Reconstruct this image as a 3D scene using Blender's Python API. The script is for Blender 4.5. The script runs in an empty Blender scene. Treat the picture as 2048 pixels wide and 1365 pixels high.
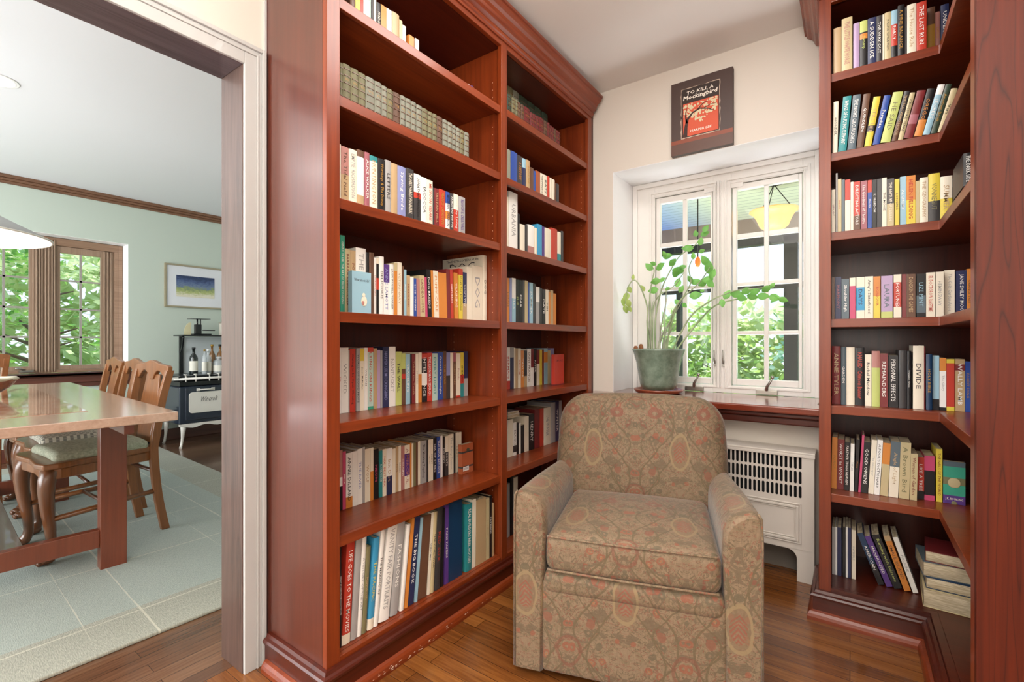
import bpy, bmesh, math, random
from mathutils import Vector, Matrix
random.seed(7)
SC = bpy.context.scene
COL = SC.collection
PI = math.pi
R = math.radians

# ---------------------------------------------------------------- materials
def s2l(c):
    return tuple(((v / 12.92) if v <= .04045 else ((v + .055) / 1.055) ** 2.4) for v in c)
def hx(h):
    h = h.lstrip('#')
    return s2l(tuple(int(h[i:i + 2], 16) / 255 for i in (0, 2, 4)))
MATS = {}
class NT:
    def __init__(s, name):
        s.m = bpy.data.materials.new(name); s.m.use_nodes = True
        s.t = s.m.node_tree; s.t.nodes.clear()
        s.out = s.n('ShaderNodeOutputMaterial'); s.b = s.n('ShaderNodeBsdfPrincipled')
        s.l(s.b.outputs[0], s.out.inputs[0])
    def n(s, t, **k):
        o = s.t.nodes.new(t)
        for a, v in k.items(): setattr(o, a, v)
        return o
    def l(s, a, b): s.t.links.new(a, b)
    def set(s, node, **k):
        for a, v in k.items():
            inp = node.inputs[a.replace('_', ' ')] if isinstance(a, str) else node.inputs[a]
            if hasattr(v, 'is_linked') or hasattr(v, 'links'): s.l(v, inp)
            else: inp.default_value = v
        return node
    def math(s, op, a, b=0., c=0.):
        o = s.n('ShaderNodeMath', operation=op)
        for i, v in enumerate((a, b, c)):
            if hasattr(v, 'links'): s.l(v, o.inputs[i])
            else: o.inputs[i].default_value = v
        return o.outputs[0]
    def mix(s, f, a, b):
        o = s.n('ShaderNodeMix', data_type='RGBA')
        for i, v in ((0, f), (6, a), (7, b)):
            if hasattr(v, 'links'): s.l(v, o.inputs[i])
            else: o.inputs[i].default_value = v if i == 0 else (*v, 1)
        return o.outputs[2]
    def ramp(s, f, stops):
        o = s.n('ShaderNodeValToRGB'); e = o.color_ramp.elements
        while len(e) < len(stops): e.new(.5)
        for k, (p, c) in enumerate(stops): e[k].position = p; e[k].color = (*c, 1)
        s.l(f, o.inputs[0]); return o.outputs[0]
    def coords(s, scale, kind='pos', rot=(0, 0, 0)):
        if kind == 'pos': src = s.n('ShaderNodeNewGeometry').outputs['Position']
        elif kind == 'uv': src = s.n('ShaderNodeTexCoord').outputs['UV']
        else: src = s.n('ShaderNodeTexCoord').outputs['Object']
        mp = s.n('ShaderNodeMapping'); s.l(src, mp.inputs[0]); mp.inputs['Scale'].default_value = scale
        mp.inputs['Rotation'].default_value = rot
        return mp.outputs[0]
    def noise(s, v, scale, detail=3, rough=.5, dist=0.):
        o = s.n('ShaderNodeTexNoise'); s.l(v, o.inputs['Vector']); o.inputs['Scale'].default_value = scale
        o.inputs['Detail'].default_value = detail; o.inputs['Roughness'].default_value = rough
        o.inputs['Distortion'].default_value = dist
        return o.outputs['Fac']
    def bump(s, h, strength=.2, dist=.002):
        o = s.n('ShaderNodeBump'); o.inputs['Strength'].default_value = strength
        o.inputs['Distance'].default_value = dist; s.l(h, o.inputs['Height'])
        s.l(o.outputs[0], s.b.inputs['Normal'])

def plain(name, col, rough=.5, metal=0., coat=0., emit=None, es=0., spec=.5):
    if name in MATS: return MATS[name]
    t = NT(name); c = hx(col) if isinstance(col, str) else col
    v = t.noise(t.coords((1, 1, 1)), 14, 2)
    t.l(t.mix(t.math('MULTIPLY', v, .22), c, tuple(x * .78 for x in c)), t.b.inputs['Base Color'])
    t.set(t.b, Roughness=rough, Metallic=metal); t.b.inputs['Coat Weight'].default_value = coat
    t.b.inputs['Specular IOR Level'].default_value = spec
    if emit:
        t.b.inputs['Emission Color'].default_value = (*hx(emit), 1); t.b.inputs['Emission Strength'].default_value = es
    MATS[name] = t.m; return t.m

def wood(name, c1, c2, axis='z', rough=.32, coat=.35, scale=1., kind='pos', spec=.5, ring=.5, lines=0.):
    if name in MATS: return MATS[name]
    t = NT(name)
    k = {'x': (.5, 9, 9), 'y': (9, .5, 9), 'z': (9, 9, .5)}[axis]
    v = t.coords(tuple(q * scale for q in k), kind)
    a = t.noise(v, 1.1, 5, .6, 1.2)
    k2 = {'x': (2, 60, 60), 'y': (60, 2, 60), 'z': (60, 60, 2)}[axis]
    b = t.noise(t.coords(tuple(q * scale for q in k2), kind), 1.5, 3, .6)
    rings = t.math('FRACT', t.math('MULTIPLY', a, 5.))
    rings = t.math('POWER', t.math('ABSOLUTE', t.math('SUBTRACT', rings, .5)), 3.)
    f = t.math('ADD', t.math('MULTIPLY', a, .55), t.math('MULTIPLY', b, .4))
    f = t.math('ADD', f, t.math('MULTIPLY', rings, ring))
    cc = t.ramp(f, [(.25, hx(c1)), (.75, hx(c2))])
    if lines:
        g = t.noise(t.coords(tuple(q * 1.3 * scale for q in k), kind), 1.1, 2, .5, .4)
        e = t.math('ABSOLUTE', t.math('SUBTRACT', t.math('FRACT', t.math('MULTIPLY', g, 13.)), .5))
        cc = t.mix(t.math('MULTIPLY', t.math('POWER', t.math('SUBTRACT', 1., t.math('MULTIPLY', e, 2.)), 9.), lines), cc, hx('#2E0E08'))
    t.l(cc, t.b.inputs['Base Color'])
    t.set(t.b, Roughness=rough); t.b.inputs['Coat Weight'].default_value = coat
    t.b.inputs['Coat Roughness'].default_value = .18
    t.b.inputs['Specular IOR Level'].default_value = spec
    t.bump(b, .06, .001)
    MATS[name] = t.m; return t.m

CH = {a: wood('cherry_' + a, '#96421A', '#541708', a, .34, .2, ring=.35) for a in 'xyz'}
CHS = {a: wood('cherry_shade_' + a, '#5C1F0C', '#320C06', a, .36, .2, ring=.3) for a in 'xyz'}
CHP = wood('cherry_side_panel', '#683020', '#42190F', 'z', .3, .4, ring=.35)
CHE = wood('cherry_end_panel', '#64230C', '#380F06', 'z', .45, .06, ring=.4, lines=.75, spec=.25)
OAKJ = wood('dark_oak_z', '#6A5148', '#33241F', 'z', .45, .2, 2.2)
OAKY = wood('dark_oak_y', '#6A5A60', '#37292C', 'y', .4, .2, 2.2)
OAKW = wood('window_oak_z', '#A88E78', '#7A604C', 'z', .5, .1, 1.6)
OAKWY = wood('window_oak_y', '#A5866E', '#73543F', 'y', .5, .1, 1.6)
CRO = wood('crown_oak', '#8A6248', '#523524', 'y', .45, .2, 1.5)
SILD = wood('dining_sill_wood', '#6B3A2C', '#3E1E18', 'y', .35, .4)
TABT = wood('table_top_wood', '#BFA08C', '#94705A', 'x', .16, 1., spec=.9, kind='obj', ring=.2)
TABL = wood('table_leg_wood', '#83432B', '#592817', 'z', .35, .3, kind='obj', ring=.3)
CHAIR = wood('chair_oak', '#9C6236', '#5E3619', 'z', .34, .4, kind='obj', ring=.4)
CHAIRM = wood('chair_oak_mid', '#7E4C2A', '#452614', 'z', .3, .5, kind='obj', ring=.4)
CHAIRD = wood('chair_oak_dark', '#5C3622', '#321B11', 'z', .32, .4, kind='obj', ring=.4)
SILLX = wood('sill_cherry', '#8E3E26', '#5E2015', 'x', .16, .7, ring=.2)

def wallpaint(name, c, rough=.7):
    t = NT(name); v = t.coords((1, 1, 1)); a = t.noise(v, 60, 3); b = t.noise(v, 1.3, 2)
    c = hx(c); t.l(t.mix(t.math('MULTIPLY', b, .25), c, tuple(x * .93 for x in c)), t.b.inputs['Base Color'])
    t.set(t.b, Roughness=rough); t.bump(a, .05, .001); MATS[name] = t.m; return t.m
WALL = wallpaint('wall_cream', '#DBD4CA')
CEIL = wallpaint('ceiling_cream', '#E8E5E0')
CEILD = wallpaint('ceiling_dining', '#E4E5E8')
GREEN = wallpaint('wall_green', '#BCC6BB')
WHITE = wallpaint('reveal_white', '#FAFAFB', .5)
TRIMW = plain('trim_white_gloss', '#F2F0EC', .3, coat=.3)
CASE = plain('casing_cream', '#C2C3C2', .38, coat=.2)
RADW = plain('radiator_white', '#DAD3CA', .38, coat=.15)
BLACK = plain('black_gap', '#0A0D10', .8)
DARKM = plain('black_metal', '#101114', .35, coat=.3)
STEEL = plain('brushed_steel', '#A8A49C', .3, .9)
GOLDF = plain('gilt_frame', '#B5A88E', .35, .6)

def floor_mat(name, c1, c2, c3, alongx):
    t = NT(name)
    rot = (0, 0, 0) if alongx else (0, 0, R(90))
    v = t.coords((1, 1, 1), 'pos', rot)
    br = t.n('ShaderNodeTexBrick'); t.l(v, br.inputs['Vector'])
    br.inputs['Scale'].default_value = 1.; br.inputs['Brick Width'].default_value = 1.1; br.inputs['Row Height'].default_value = .057
    br.inputs['Mortar Size'].default_value = .0008; br.inputs['Bias'].default_value = 0.
    br.inputs['Color1'].default_value = (0, 0, 0, 1); br.inputs['Color2'].default_value = (1, 1, 1, 1); br.inputs['Mortar'].default_value = (.5, .5, .5, 1)
    sc = (1.2, 22, 1) if alongx else (22, 1.2, 1)
    g = t.noise(t.coords(sc), 2.2, 6, .65, 1.5)
    f = t.math('ADD', t.math('MULTIPLY', br.outputs['Color'], .28), t.math('MULTIPLY', g, .75))
    col = t.ramp(f, [(.2, hx(c1)), (.52, hx(c2)), (.85, hx(c3))])
    t.l(t.mix(br.outputs['Fac'], col, hx('#2A140A')), t.b.inputs['Base Color'])
    t.set(t.b, Roughness=.24); t.b.inputs['Coat Weight'].default_value = .35; t.b.inputs['Coat Roughness'].default_value = .12
    t.bump(g, .05, .001); return t.m
FLX = floor_mat('oak_floor_study', '#49260F', '#7A4820', '#A06832', True)
FLY = floor_mat('oak_floor_dining', '#3E291E', '#664632', '#86644A', False)

def fabric():
    t = NT('damask_upholstery')
    uv = t.coords((1, 1, 1), 'uv')
    nz = t.n('ShaderNodeTexNoise'); t.l(uv, nz.inputs['Vector']); nz.inputs['Scale'].default_value = 16
    dv = t.n('ShaderNodeVectorMath', operation='MULTIPLY_ADD'); t.l(nz.outputs['Color'], dv.inputs[0])
    dv.inputs[1].default_value = (.022, .022, 0); t.l(uv, dv.inputs[2])
    sx = t.n('ShaderNodeSeparateXYZ'); t.l(dv.outputs[0], sx.inputs[0])
    u, v = sx.outputs[0], sx.outputs[1]
    P, Q = .165, .44
    p = t.math('PINGPONG', u, P)                       # 0..P mirrored
    q = t.math('MODULO', t.math('ADD', v, 8.8), Q)
    # vertical ogee stems
    sn = t.math('SINE', t.math('MULTIPLY', q, 2 * PI / Q))
    def line(center, w):
        d = t.math('ABSOLUTE', t.math('SUBTRACT', p, center))
        return t.math('LESS_THAN', d, w)
    o1 = line(t.math('MULTIPLY_ADD', sn, .062, .085), .0035)
    o2 = line(t.math('MULTIPLY_ADD', t.math('SINE', t.math('MULTIPLY_ADD', q, 4 * PI / Q, 1.)), .035, .11), .0028)
    o3 = line(t.math('MULTIPLY_ADD', t.math('SINE', t.math('MULTIPLY_ADD', q, -2 * PI / Q, 2.2)), .05, .06), .0028)
    def ell(cx, cy, rx, ry):
        a = t.math('DIVIDE', t.math('SUBTRACT', p, cx), rx); b = t.math('DIVIDE', t.math('SUBTRACT', q, cy), ry)
        return t.math('SQRT', t.math('ADD', t.math('MULTIPLY', a, a), t.math('MULTIPLY', b, b)))
    e = ell(0., .22, .036, .068); e2 = ell(P, .05, .045, .05); e3 = ell(.09, .36, .03, .022); e4 = ell(.1, .14, .026, .03)
    inside = t.math('LESS_THAN', e, .62)
    chev = t.math('LESS_THAN', t.math('FRACT', t.math('MULTIPLY', t.math('ADD', q, p), 75.)), .5)
    ringm = t.math('LESS_THAN', t.math('ABSOLUTE', t.math('SUBTRACT', e, .95)), .09)
    ring2 = t.math('LESS_THAN', t.math('ABSOLUTE', t.math('SUBTRACT', e2, .8)), .1)
    fl = t.math('LESS_THAN', t.math('ABSOLUTE', t.math('SUBTRACT', e3, .62)), .28)
    # small mirrored rosettes and leaves
    cb = t.n('ShaderNodeCombineXYZ'); t.l(p, cb.inputs[0]); t.l(q, cb.inputs[1])
    vo = t.n('ShaderNodeTexVoronoi'); t.l(cb.outputs[0], vo.inputs['Vector']); vo.inputs['Scale'].default_value = 30
    ros = t.math('LESS_THAN', t.math('ABSOLUTE', t.math('SUBTRACT', vo.outputs['Distance'], .26)), .09)
    rosin = t.math('LESS_THAN', vo.outputs['Distance'], .1)
    sep = t.n('ShaderNodeSeparateColor'); t.l(vo.outputs['Color'], sep.inputs[0])
    pick = t.math('GREATER_THAN', sep.outputs[0], .62)
    pick2 = t.math('LESS_THAN', sep.outputs[0], .3)
    leaf = t.noise(cb.outputs[0], 19, 2, .5, 1.6)
    leafm = t.math('GREATER_THAN', leaf, .56); redm = t.math('GREATER_THAN', t.noise(cb.outputs[0], 13, 2, .5, 2.5), .6)
    # weave and wear
    wx = t.noise(t.coords((30, 260, 1), 'uv'), 1., 2, .6); wy = t.noise(t.coords((260, 40, 1), 'uv'), 1., 2, .6)
    wear = t.noise(t.coords((45, 190, 1), 'uv'), 1., 4, .7)
    c = t.mix(wy, hx('#957C62'), hx('#604F3D'))
    def lay(c, m, col, amt, thr=None):
        f = t.math('MULTIPLY', m, amt)
        f = t.math('MULTIPLY', f, t.math('GREATER_THAN', wear, thr if thr else .36))
        return t.mix(f, c, hx(col))
    c = lay(c, t.math('GREATER_THAN', t.noise(cb.outputs[0], 42, 2, .5, 2.), .54), '#685A40', .6, .3)
    c = lay(c, t.math('LESS_THAN', t.math('ABSOLUTE', t.math('SUBTRACT', t.noise(cb.outputs[0], 26, 2, .5, 3.), .5)), .022), '#4A3F2B', .75, .4)
    c = lay(c, t.math('LESS_THAN', t.math('ABSOLUTE', t.math('SUBTRACT', t.noise(cb.outputs[0], 15, 1, .5, 4.), .52)), .02), '#74382A', .7, .42)
    c = lay(c, leafm, '#594B38', .8)
    c = lay(c, t.math('MULTIPLY', redm, leafm), '#6E3024', .85, .42)
    c = lay(c, t.math('MULTIPLY', ros, pick), '#84402B', .8)
    c = lay(c, t.math('MULTIPLY', rosin, pick), '#985A34', .8)
    c = lay(c, t.math('MULTIPLY', ros, pick2), '#4E4835', .8)
    for o in (o1, o2, o3): c = lay(c, o, '#54482F', .85, .3)
    c = lay(c, t.math('LESS_THAN', e, 1.0), '#786048', .6)
    c = lay(c, t.math('MULTIPLY', inside, chev), '#86382B', .75)
    c = lay(c, ringm, '#8C7856', .8); c = lay(c, ring2, '#6E3024', .6); c = lay(c, fl, '#742F24', .7)
    c = lay(c, t.math('LESS_THAN', e4, .5), '#84402F', .6)
    c = t.mix(t.math('MULTIPLY', wx, .5), c, hx('#7A6850'))
    t.l(c, t.b.inputs['Base Color']); t.set(t.b, Roughness=.75)
    t.b.inputs['Sheen Weight'].default_value = .22; t.b.inputs['Sheen Roughness'].default_value = .35
    t.bump(t.math('ADD', wx, wy), .35, .0015)
    return t.m
FAB = fabric()

def rugmat():
    t = NT('sage_rug'); v = t.coords((1, 1, 1), 'obj')
    sx = t.n('ShaderNodeSeparateXYZ'); t.l(v, sx.inputs[0])
    wob = t.noise(v, 5, 2)
    def grid(c, per, w, off):
        x = t.math('ADD', t.math('MODULO', t.math('ADD', c, 30 * per + off), per), t.math('MULTIPLY', wob, .012))
        return t.math('LESS_THAN', x, w)
    gx = grid(sx.outputs[0], .56, .012, .12); gy = grid(sx.outputs[1], .58, .012, .1)
    gy2 = grid(sx.outputs[1], .58, .008, .26)
    bx = t.math('GREATER_THAN', t.math('ABSOLUTE', sx.outputs[0]), 1.53)
    by = t.math('GREATER_THAN', t.math('ABSOLUTE', sx.outputs[1]), 1.2)
    bd = t.math('MAXIMUM', bx, by)
    w1 = t.noise(t.coords((60, 340, 1), 'obj'), 1, 3, .6); w2 = t.noise(t.coords((340, 60, 1), 'obj'), 1, 3, .6)
    w = t.mix(t.math('GREATER_THAN', t.noise(v, 2.2, 1), .5), (0, 0, 0), (1, 1, 1))
    sepw = t.math('ADD', t.math('MULTIPLY', w1, .55), t.math('MULTIPLY', w2, .45))
    base = t.ramp(sepw, [(.3, hx('#8A938D')), (.7, hx('#B0B8B1'))])
    bcol = t.ramp(w1, [(.3, hx('#86887E')), (.7, hx('#B0AFA2'))])
    c = t.mix(bd, base, bcol)
    c = t.mix(t.math('MULTIPLY', t.math('MAXIMUM', gx, t.math('MAXIMUM', gy, gy2)), .5), c, hx('#D9D4C2'))
    t.l(c, t.b.inputs['Base Color']); t.set(t.b, Roughness=.95); t.bump(sepw, .5, .004); return t.m
RUG = rugmat()

def glassmat():
    t = NT('window_glass'); t.t.nodes.remove(t.b)
    tr = t.n('ShaderNodeBsdfTransparent'); gl = t.n('ShaderNodeBsdfGlossy'); gl.inputs['Roughness'].default_value = .02
    fr = t.n('ShaderNodeLayerWeight'); fr.inputs['Blend'].default_value = .5
    ff = t.math('MULTIPLY_ADD', t.math('POWER', fr.outputs['Facing'], 5.), .5, .02)
    mx = t.n('ShaderNodeMixShader'); t.l(ff, mx.inputs[0]); t.l(tr.outputs[0], mx.inputs[1]); t.l(gl.outputs[0], mx.inputs[2])
    t.l(mx.outputs[0], t.out.inputs[0]); return t.m
GLASS = glassmat()

def leafmat(name, c1, c2, trans=.35, kind='pos', sc=9):
    t = NT(name); a = t.noise(t.coords((1, 1, 1), kind), sc, 2)
    t.l(t.ramp(a, [(.35, hx(c1)), (.65, hx(c2))]), t.b.inputs['Base Color']); t.set(t.b, Roughness=.45)
    tl = t.n('ShaderNodeBsdfTranslucent'); tl.inputs[0].default_value = (*hx(c2), 1)
    mx = t.n('ShaderNodeMixShader'); mx.inputs[0].default_value = trans
    t.l(t.b.outputs[0], mx.inputs[1]); t.l(tl.outputs[0], mx.inputs[2]); t.l(mx.outputs[0], t.out.inputs[0]); return t.m

PAL = dict(cream='#EFE6D2', white='#F5F3EE', tan='#BFA27A', rose='#B98078', mauve='#A2606A', black='#1C1B1D', charcoal='#3E3C3D',
    grey='#A9A7A6', lavender='#8E94C4', lilac='#B9A0C4', maroon='#7C2A2C', red='#C23E2E', orange='#D98A3C', navy='#2C3358',
    blue='#2F4FA0', lightblue='#9CC4D6', sky='#3E9CCB', darkblue='#16395C', teal='#2E8C90', mint='#BDD8CE', green='#3FA68A',
    darkgreen='#3A4A3A', lime='#C3CE78', yellow='#E2CC4A', khaki='#C9B98F', gold='#B88A3A', brown='#6A4A38', rust='#A85A38',
    olive='#7E7A58', sage='#8F9080', pink='#C84A72', purple='#5A3A86', slate='#5C6B74')
def bmat(n, kind='p'):
    k = 'book_' + n + ('_cloth' if kind == 'v' else '')
    if k in MATS: return MATS[k]
    if kind == 'v':
        t = NT(k); c = hx(PAL[n]); a = t.noise(t.coords((60, 60, 9)), 1., 3)
        t.l(t.mix(a, c, tuple(x * .45 for x in c)), t.b.inputs['Base Color']); t.set(t.b, Roughness=.6); MATS[k] = t.m; return t.m
    return plain(k, PAL[n], .42, coat=.1)
def pagesmat():
    t = NT('book_pages'); a = t.noise(t.coords((30, 30, 500)), 1, 1)
    t.l(t.ramp(a, [(.35, hx('#B8A888')), (.65, hx('#DCCFB2'))]), t.b.inputs['Base Color']); t.set(t.b, Roughness=.85); return t.m
PAGES = pagesmat()

# ---------------------------------------------------------------- mesh helpers
class MB:
    def __init__(s): s.v = []; s.f = []; s.mi = []; s.sm = []
    def add(s, vs, fs, mi=0, sm=False):
        b = len(s.v); s.v += [tuple(v) for v in vs]
        for f in fs: s.f.append(tuple(i + b for i in f)); s.mi.append(mi); s.sm.append(sm)
        return s
    def box(s, x0, x1, y0, y1, z0, z1, mi=0):
        if x0 > x1: x0, x1 = x1, x0
        if y0 > y1: y0, y1 = y1, y0
        if z0 > z1: z0, z1 = z1, z0
        v = [(x0, y0, z0), (x1, y0, z0), (x1, y1, z0), (x0, y1, z0), (x0, y0, z1), (x1, y0, z1), (x1, y1, z1), (x0, y1, z1)]
        return s.add(v, [(0, 3, 2, 1), (4, 5, 6, 7), (0, 1, 5, 4), (1, 2, 6, 5), (2, 3, 7, 6), (3, 0, 4, 7)], mi)
    def prism(s, poly, axis, a, b, mi=0, sm=False):
        n = len(poly)
        def P(p, t):
            if axis == 'x': return (t, p[0], p[1])
            if axis == 'y': return (p[0], t, p[1])
            return (p[0], p[1], t)
        v = [P(p, a) for p in poly] + [P(p, b) for p in poly]
        s.add(v, [tuple(range(n))[::-1], tuple(range(n, 2 * n))], mi)
        b0 = len(s.v) - 2 * n
        for i in range(n):
            j = (i + 1) % n
            s.f.append((b0 + i, b0 + j, b0 + n + j, b0 + n + i)); s.mi.append(mi); s.sm.append(sm)
        return s
    def loft(s, rings, closed=True, caps=True, mi=0, sm=True):
        n = len(rings[0]); b0 = len(s.v)
        for r in rings: s.v += [tuple(p) for p in r]
        for k in range(len(rings) - 1):
            for i in range(n if closed else n - 1):
                j = (i + 1) % n
                s.f.append((b0 + k * n + i, b0 + k * n + j, b0 + (k + 1) * n + j, b0 + (k + 1) * n + i)); s.mi.append(mi); s.sm.append(sm)
        if caps:
            s.f.append(tuple(b0 + i for i in range(n))[::-1]); s.mi.append(mi); s.sm.append(False)
            e = b0 + (len(rings) - 1) * n
            s.f.append(tuple(e + i for i in range(n))); s.mi.append(mi); s.sm.append(False)
        return s
    def lathe(s, prof, c=(0, 0, 0), n=32, mi=0, caps=True):
        return s.loft([[(c[0] + r * math.cos(2 * PI * i / n), c[1] + r * math.sin(2 * PI * i / n), c[2] + z) for i in range(n)] for r, z in prof], True, caps, mi)
    def tube(s, pts, r, n=8, mi=0):
        pts = [Vector(p) for p in pts]; rings = []
        up = None
        for k, p in enumerate(pts):
            d = (pts[min(k + 1, len(pts) - 1)] - pts[max(k - 1, 0)])
            if d.length < 1e-9: d = Vector((0, 0, 1))
            d.normalize()
            if up is None: up = Vector((0, 0, 1)) if abs(d.z) < .9 else Vector((1, 0, 0))
            a = d.cross(up).normalized(); b = a.cross(d).normalized(); up = b
            rr = r[k] if isinstance(r, (list, tuple)) else r
            rings.append([p + a * rr * math.cos(2 * PI * i / n) + b * rr * math.sin(2 * PI * i / n) for i in range(n)])
        return s.loft(rings, True, True, mi)
    def ball(s, c, r, n=16, m=10, mi=0):
        r = r if isinstance(r, (tuple, list)) else (r, r, r)
        rings = [[(c[0] + r[0] * math.sin(PI * k / m) * math.cos(2 * PI * i / n), c[1] + r[1] * math.sin(PI * k / m) * math.sin(2 * PI * i / n), c[2] - r[2] * math.cos(PI * k / m)) for i in range(n)] for k in range(1, m)]
        return s.loft(rings, True, True, mi)
    def build(s, name, mats, parent=None, world=True, bevel=0., seg=2, uv=None):
        """world: coordinates are world coordinates (the parent's place is taken off)."""
        me = bpy.data.meshes.new(name)
        vs = s.v
        if world and parent is not None:
            w = Vector((0, 0, 0)); p = parent
            while p is not None: w += p.location; p = p.parent
            vs = [(a - w.x, b - w.y, c - w.z) for a, b, c in vs]
        me.from_pydata(vs, [], s.f)
        for m in (mats if isinstance(mats, (list, tuple)) else [mats]): me.materials.append(m)
        for p, mi, sm in zip(me.polygons, s.mi, s.sm): p.material_index = mi; p.use_smooth = sm
        bm = bmesh.new(); bm.from_mesh(me); bmesh.ops.recalc_face_normals(bm, faces=bm.faces); bm.to_mesh(me); bm.free()
        if uv: boxuv(me, uv)
        o = bpy.data.objects.new(name, me); COL.objects.link(o)
        if parent is not None: o.parent = parent
        if bevel:
            b = o.modifiers.new('b', 'BEVEL'); b.width = bevel; b.segments = seg; b.limit_method = 'ANGLE'; b.angle_limit = R(40)
        return o
def boxuv(me, off=(0, 0)):
    l = me.uv_layers.new(name='uv'); me.update()
    for p in me.polygons:
        n = p.normal; a = (abs(n.x), abs(n.y), abs(n.z))
        for li in p.loop_indices:
            v = me.vertices[me.loops[li].vertex_index].co
            if a[1] >= a[0] and a[1] >= a[2] * .8: uv = (v.x, v.z)
            elif a[2] >= a[0]: uv = (v.x, v.y * .9 + v.z)
            else: uv = (v.y, v.z)
            l.data[li].uv = (uv[0] + off[0], uv[1] + off[1])
def tag(o, label=None, cat=None, group=None, kind=None):
    if label: o['label'] = label
    if cat: o['category'] = cat
    if group: o['group'] = group
    if kind: o['kind'] = kind
    return o
def empty(name, loc=(0, 0, 0), rz=0., parent=None):
    o = bpy.data.objects.new(name, None); COL.objects.link(o); o.location = loc; o.rotation_euler = (0, 0, rz)
    o.empty_display_size = .05
    if parent is not None: o.parent = parent
    return o
def thing(name, label, cat, loc=(0, 0, 0), rz=0., group=None, kind=None):
    return tag(empty(name, loc, rz), label, cat, group, kind)
def struct(o): o['kind'] = 'structure'; return o
def rbox(sx, sy, sz, r, n=5, m=5, deform=None, mi=0):
    """rounded box centred on the origin, half sizes sx sy sz"""
    def knots(s_):
        q = min(r, s_ * .98)
        a = [-s_ + q * (1 - math.cos(k / n * PI / 2)) for k in range(n)] + [-s_ + q + (2 * s_ - 2 * q) * k / m for k in range(m + 1)]
        return a + [-x for x in a[:n][::-1]]
    K = [knots(sx), knots(sy), knots(sz)]
    S = (sx, sy, sz); mb = MB(); idx = {}
    def vert(p):
        k = tuple(round(c, 6) for c in p)
        if k not in idx:
            inner = [max(-(S[i] - min(r, S[i] * .98)), min(S[i] - min(r, S[i] * .98), p[i])) for i in range(3)]
            d = Vector([p[i] - inner[i] for i in range(3)])
            if d.length > 1e-9: d = d.normalized() * r
            q = [inner[i] + min(max(d[i], -S[i]), S[i]) for i in range(3)]
            if deform: q = deform(*q)
            idx[k] = len(mb.v); mb.v.append(tuple(q))
        return idx[k]
    for ax in range(3):
        o1, o2 = [i for i in range(3) if i != ax]
        for sg in (-1, 1):
            for i in range(len(K[o1]) - 1):
                for j in range(len(K[o2]) - 1):
                    q = []
                    for di, dj in ((0, 0), (1, 0), (1, 1), (0, 1)):
                        p = [0, 0, 0]; p[ax] = sg * S[ax]; p[o1] = K[o1][i + di]; p[o2] = K[o2][j + dj]; q.append(vert(p))
                    mb.f.append(tuple(q)); mb.mi.append(mi); mb.sm.append(True)
    return mb
def text_mesh(txt, font_w=0.):
    cu = bpy.data.curves.new('t', 'FONT'); cu.body = txt; cu.resolution_u = 1; cu.align_x = 'CENTER'; cu.align_y = 'CENTER'; cu.offset = font_w
    o = bpy.data.objects.new('t', cu); COL.objects.link(o)
    bpy.context.view_layer.update()
    me = bpy.data.meshes.new_from_object(o.evaluated_get(bpy.context.evaluated_depsgraph_get()))
    bpy.data.objects.remove(o); bpy.data.curves.remove(cu)
    xs = [v.co.x for v in me.vertices] or [0]; ys = [v.co.y for v in me.vertices] or [0]
    cx, cy = (min(xs) + max(xs)) / 2, (min(ys) + max(ys)) / 2
    for v in me.vertices: v.co.x -= cx; v.co.y -= cy
    return me, max(xs) - min(xs), max(ys) - min(ys)

# text is gathered first and turned into meshes in one pass (fast)
TEXTQ = []
def add_text(name, txt, mat, parent, fn, L, Hh, font_w=0.):
    """fn maps the (x, y) of the lettering, scaled to fit L by Hh, to the parent's coordinates"""
    TEXTQ.append((name, txt, mat, parent, fn, L, Hh, font_w))
def flush_text():
    cs = []
    for q in TEXTQ:
        cu = bpy.data.curves.new('t', 'FONT'); cu.body = q[1]; cu.resolution_u = 1; cu.align_x = 'CENTER'; cu.align_y = 'CENTER'; cu.offset = q[7]
        o = bpy.data.objects.new('t', cu); COL.objects.link(o); cs.append(o)
    bpy.context.view_layer.update(); dg = bpy.context.evaluated_depsgraph_get()
    mes = [bpy.data.meshes.new_from_object(o.evaluated_get(dg)) for o in cs]
    for o in cs:
        cu = o.data; bpy.data.objects.remove(o); bpy.data.curves.remove(cu)
    for (name, txt, mat, parent, fn, L, Hh, fw), me in zip(TEXTQ, mes):
        if not len(me.vertices): continue
        xs = [v.co.x for v in me.vertices]; ys = [v.co.y for v in me.vertices]
        cx, cy = (min(xs) + max(xs)) / 2, (min(ys) + max(ys)) / 2
        w, h = max(xs) - min(xs), max(ys) - min(ys)
        sx = L / w; sy = Hh / max(h, 1e-6)
        sy = min(sy, sx * 2.2); sx = min(sx, sy * 1.5)
        for v in me.vertices: v.co = fn((v.co.x - cx) * sx, (v.co.y - cy) * sy)
        me.materials.clear(); me.materials.append(mat)
        o = bpy.data.objects.new(name, me); me.name = name; COL.objects.link(o); o.parent = parent

# ---------------------------------------------------------------- dimensions
CZ = 2.46          # ceiling
WX = -1.535        # study west wall (room side)
WY = 2.50          # study window wall
FX = -1.20         # face of the tall bookcase
DX = -5.85         # green wall of the dining room

# ---------------------------------------------------------------- room shell
struct(MB().box(WX - .06, 1.25, -2.6, 2.9, -.06, 0).build('floor', FLX))
struct(MB().box(-6.3, WX - .06, -3.0, 3.3, -.06, 0).build('floor_dining', FLY))
struct(MB().box(WX, 1.25, -2.6, 2.5, CZ, CZ + .06).build('ceiling', CEIL))
struct(MB().box(-5.9, -1.67, -3.0, 3.3, CZ, CZ + .06).build('ceiling_dining', CEILD))
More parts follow.
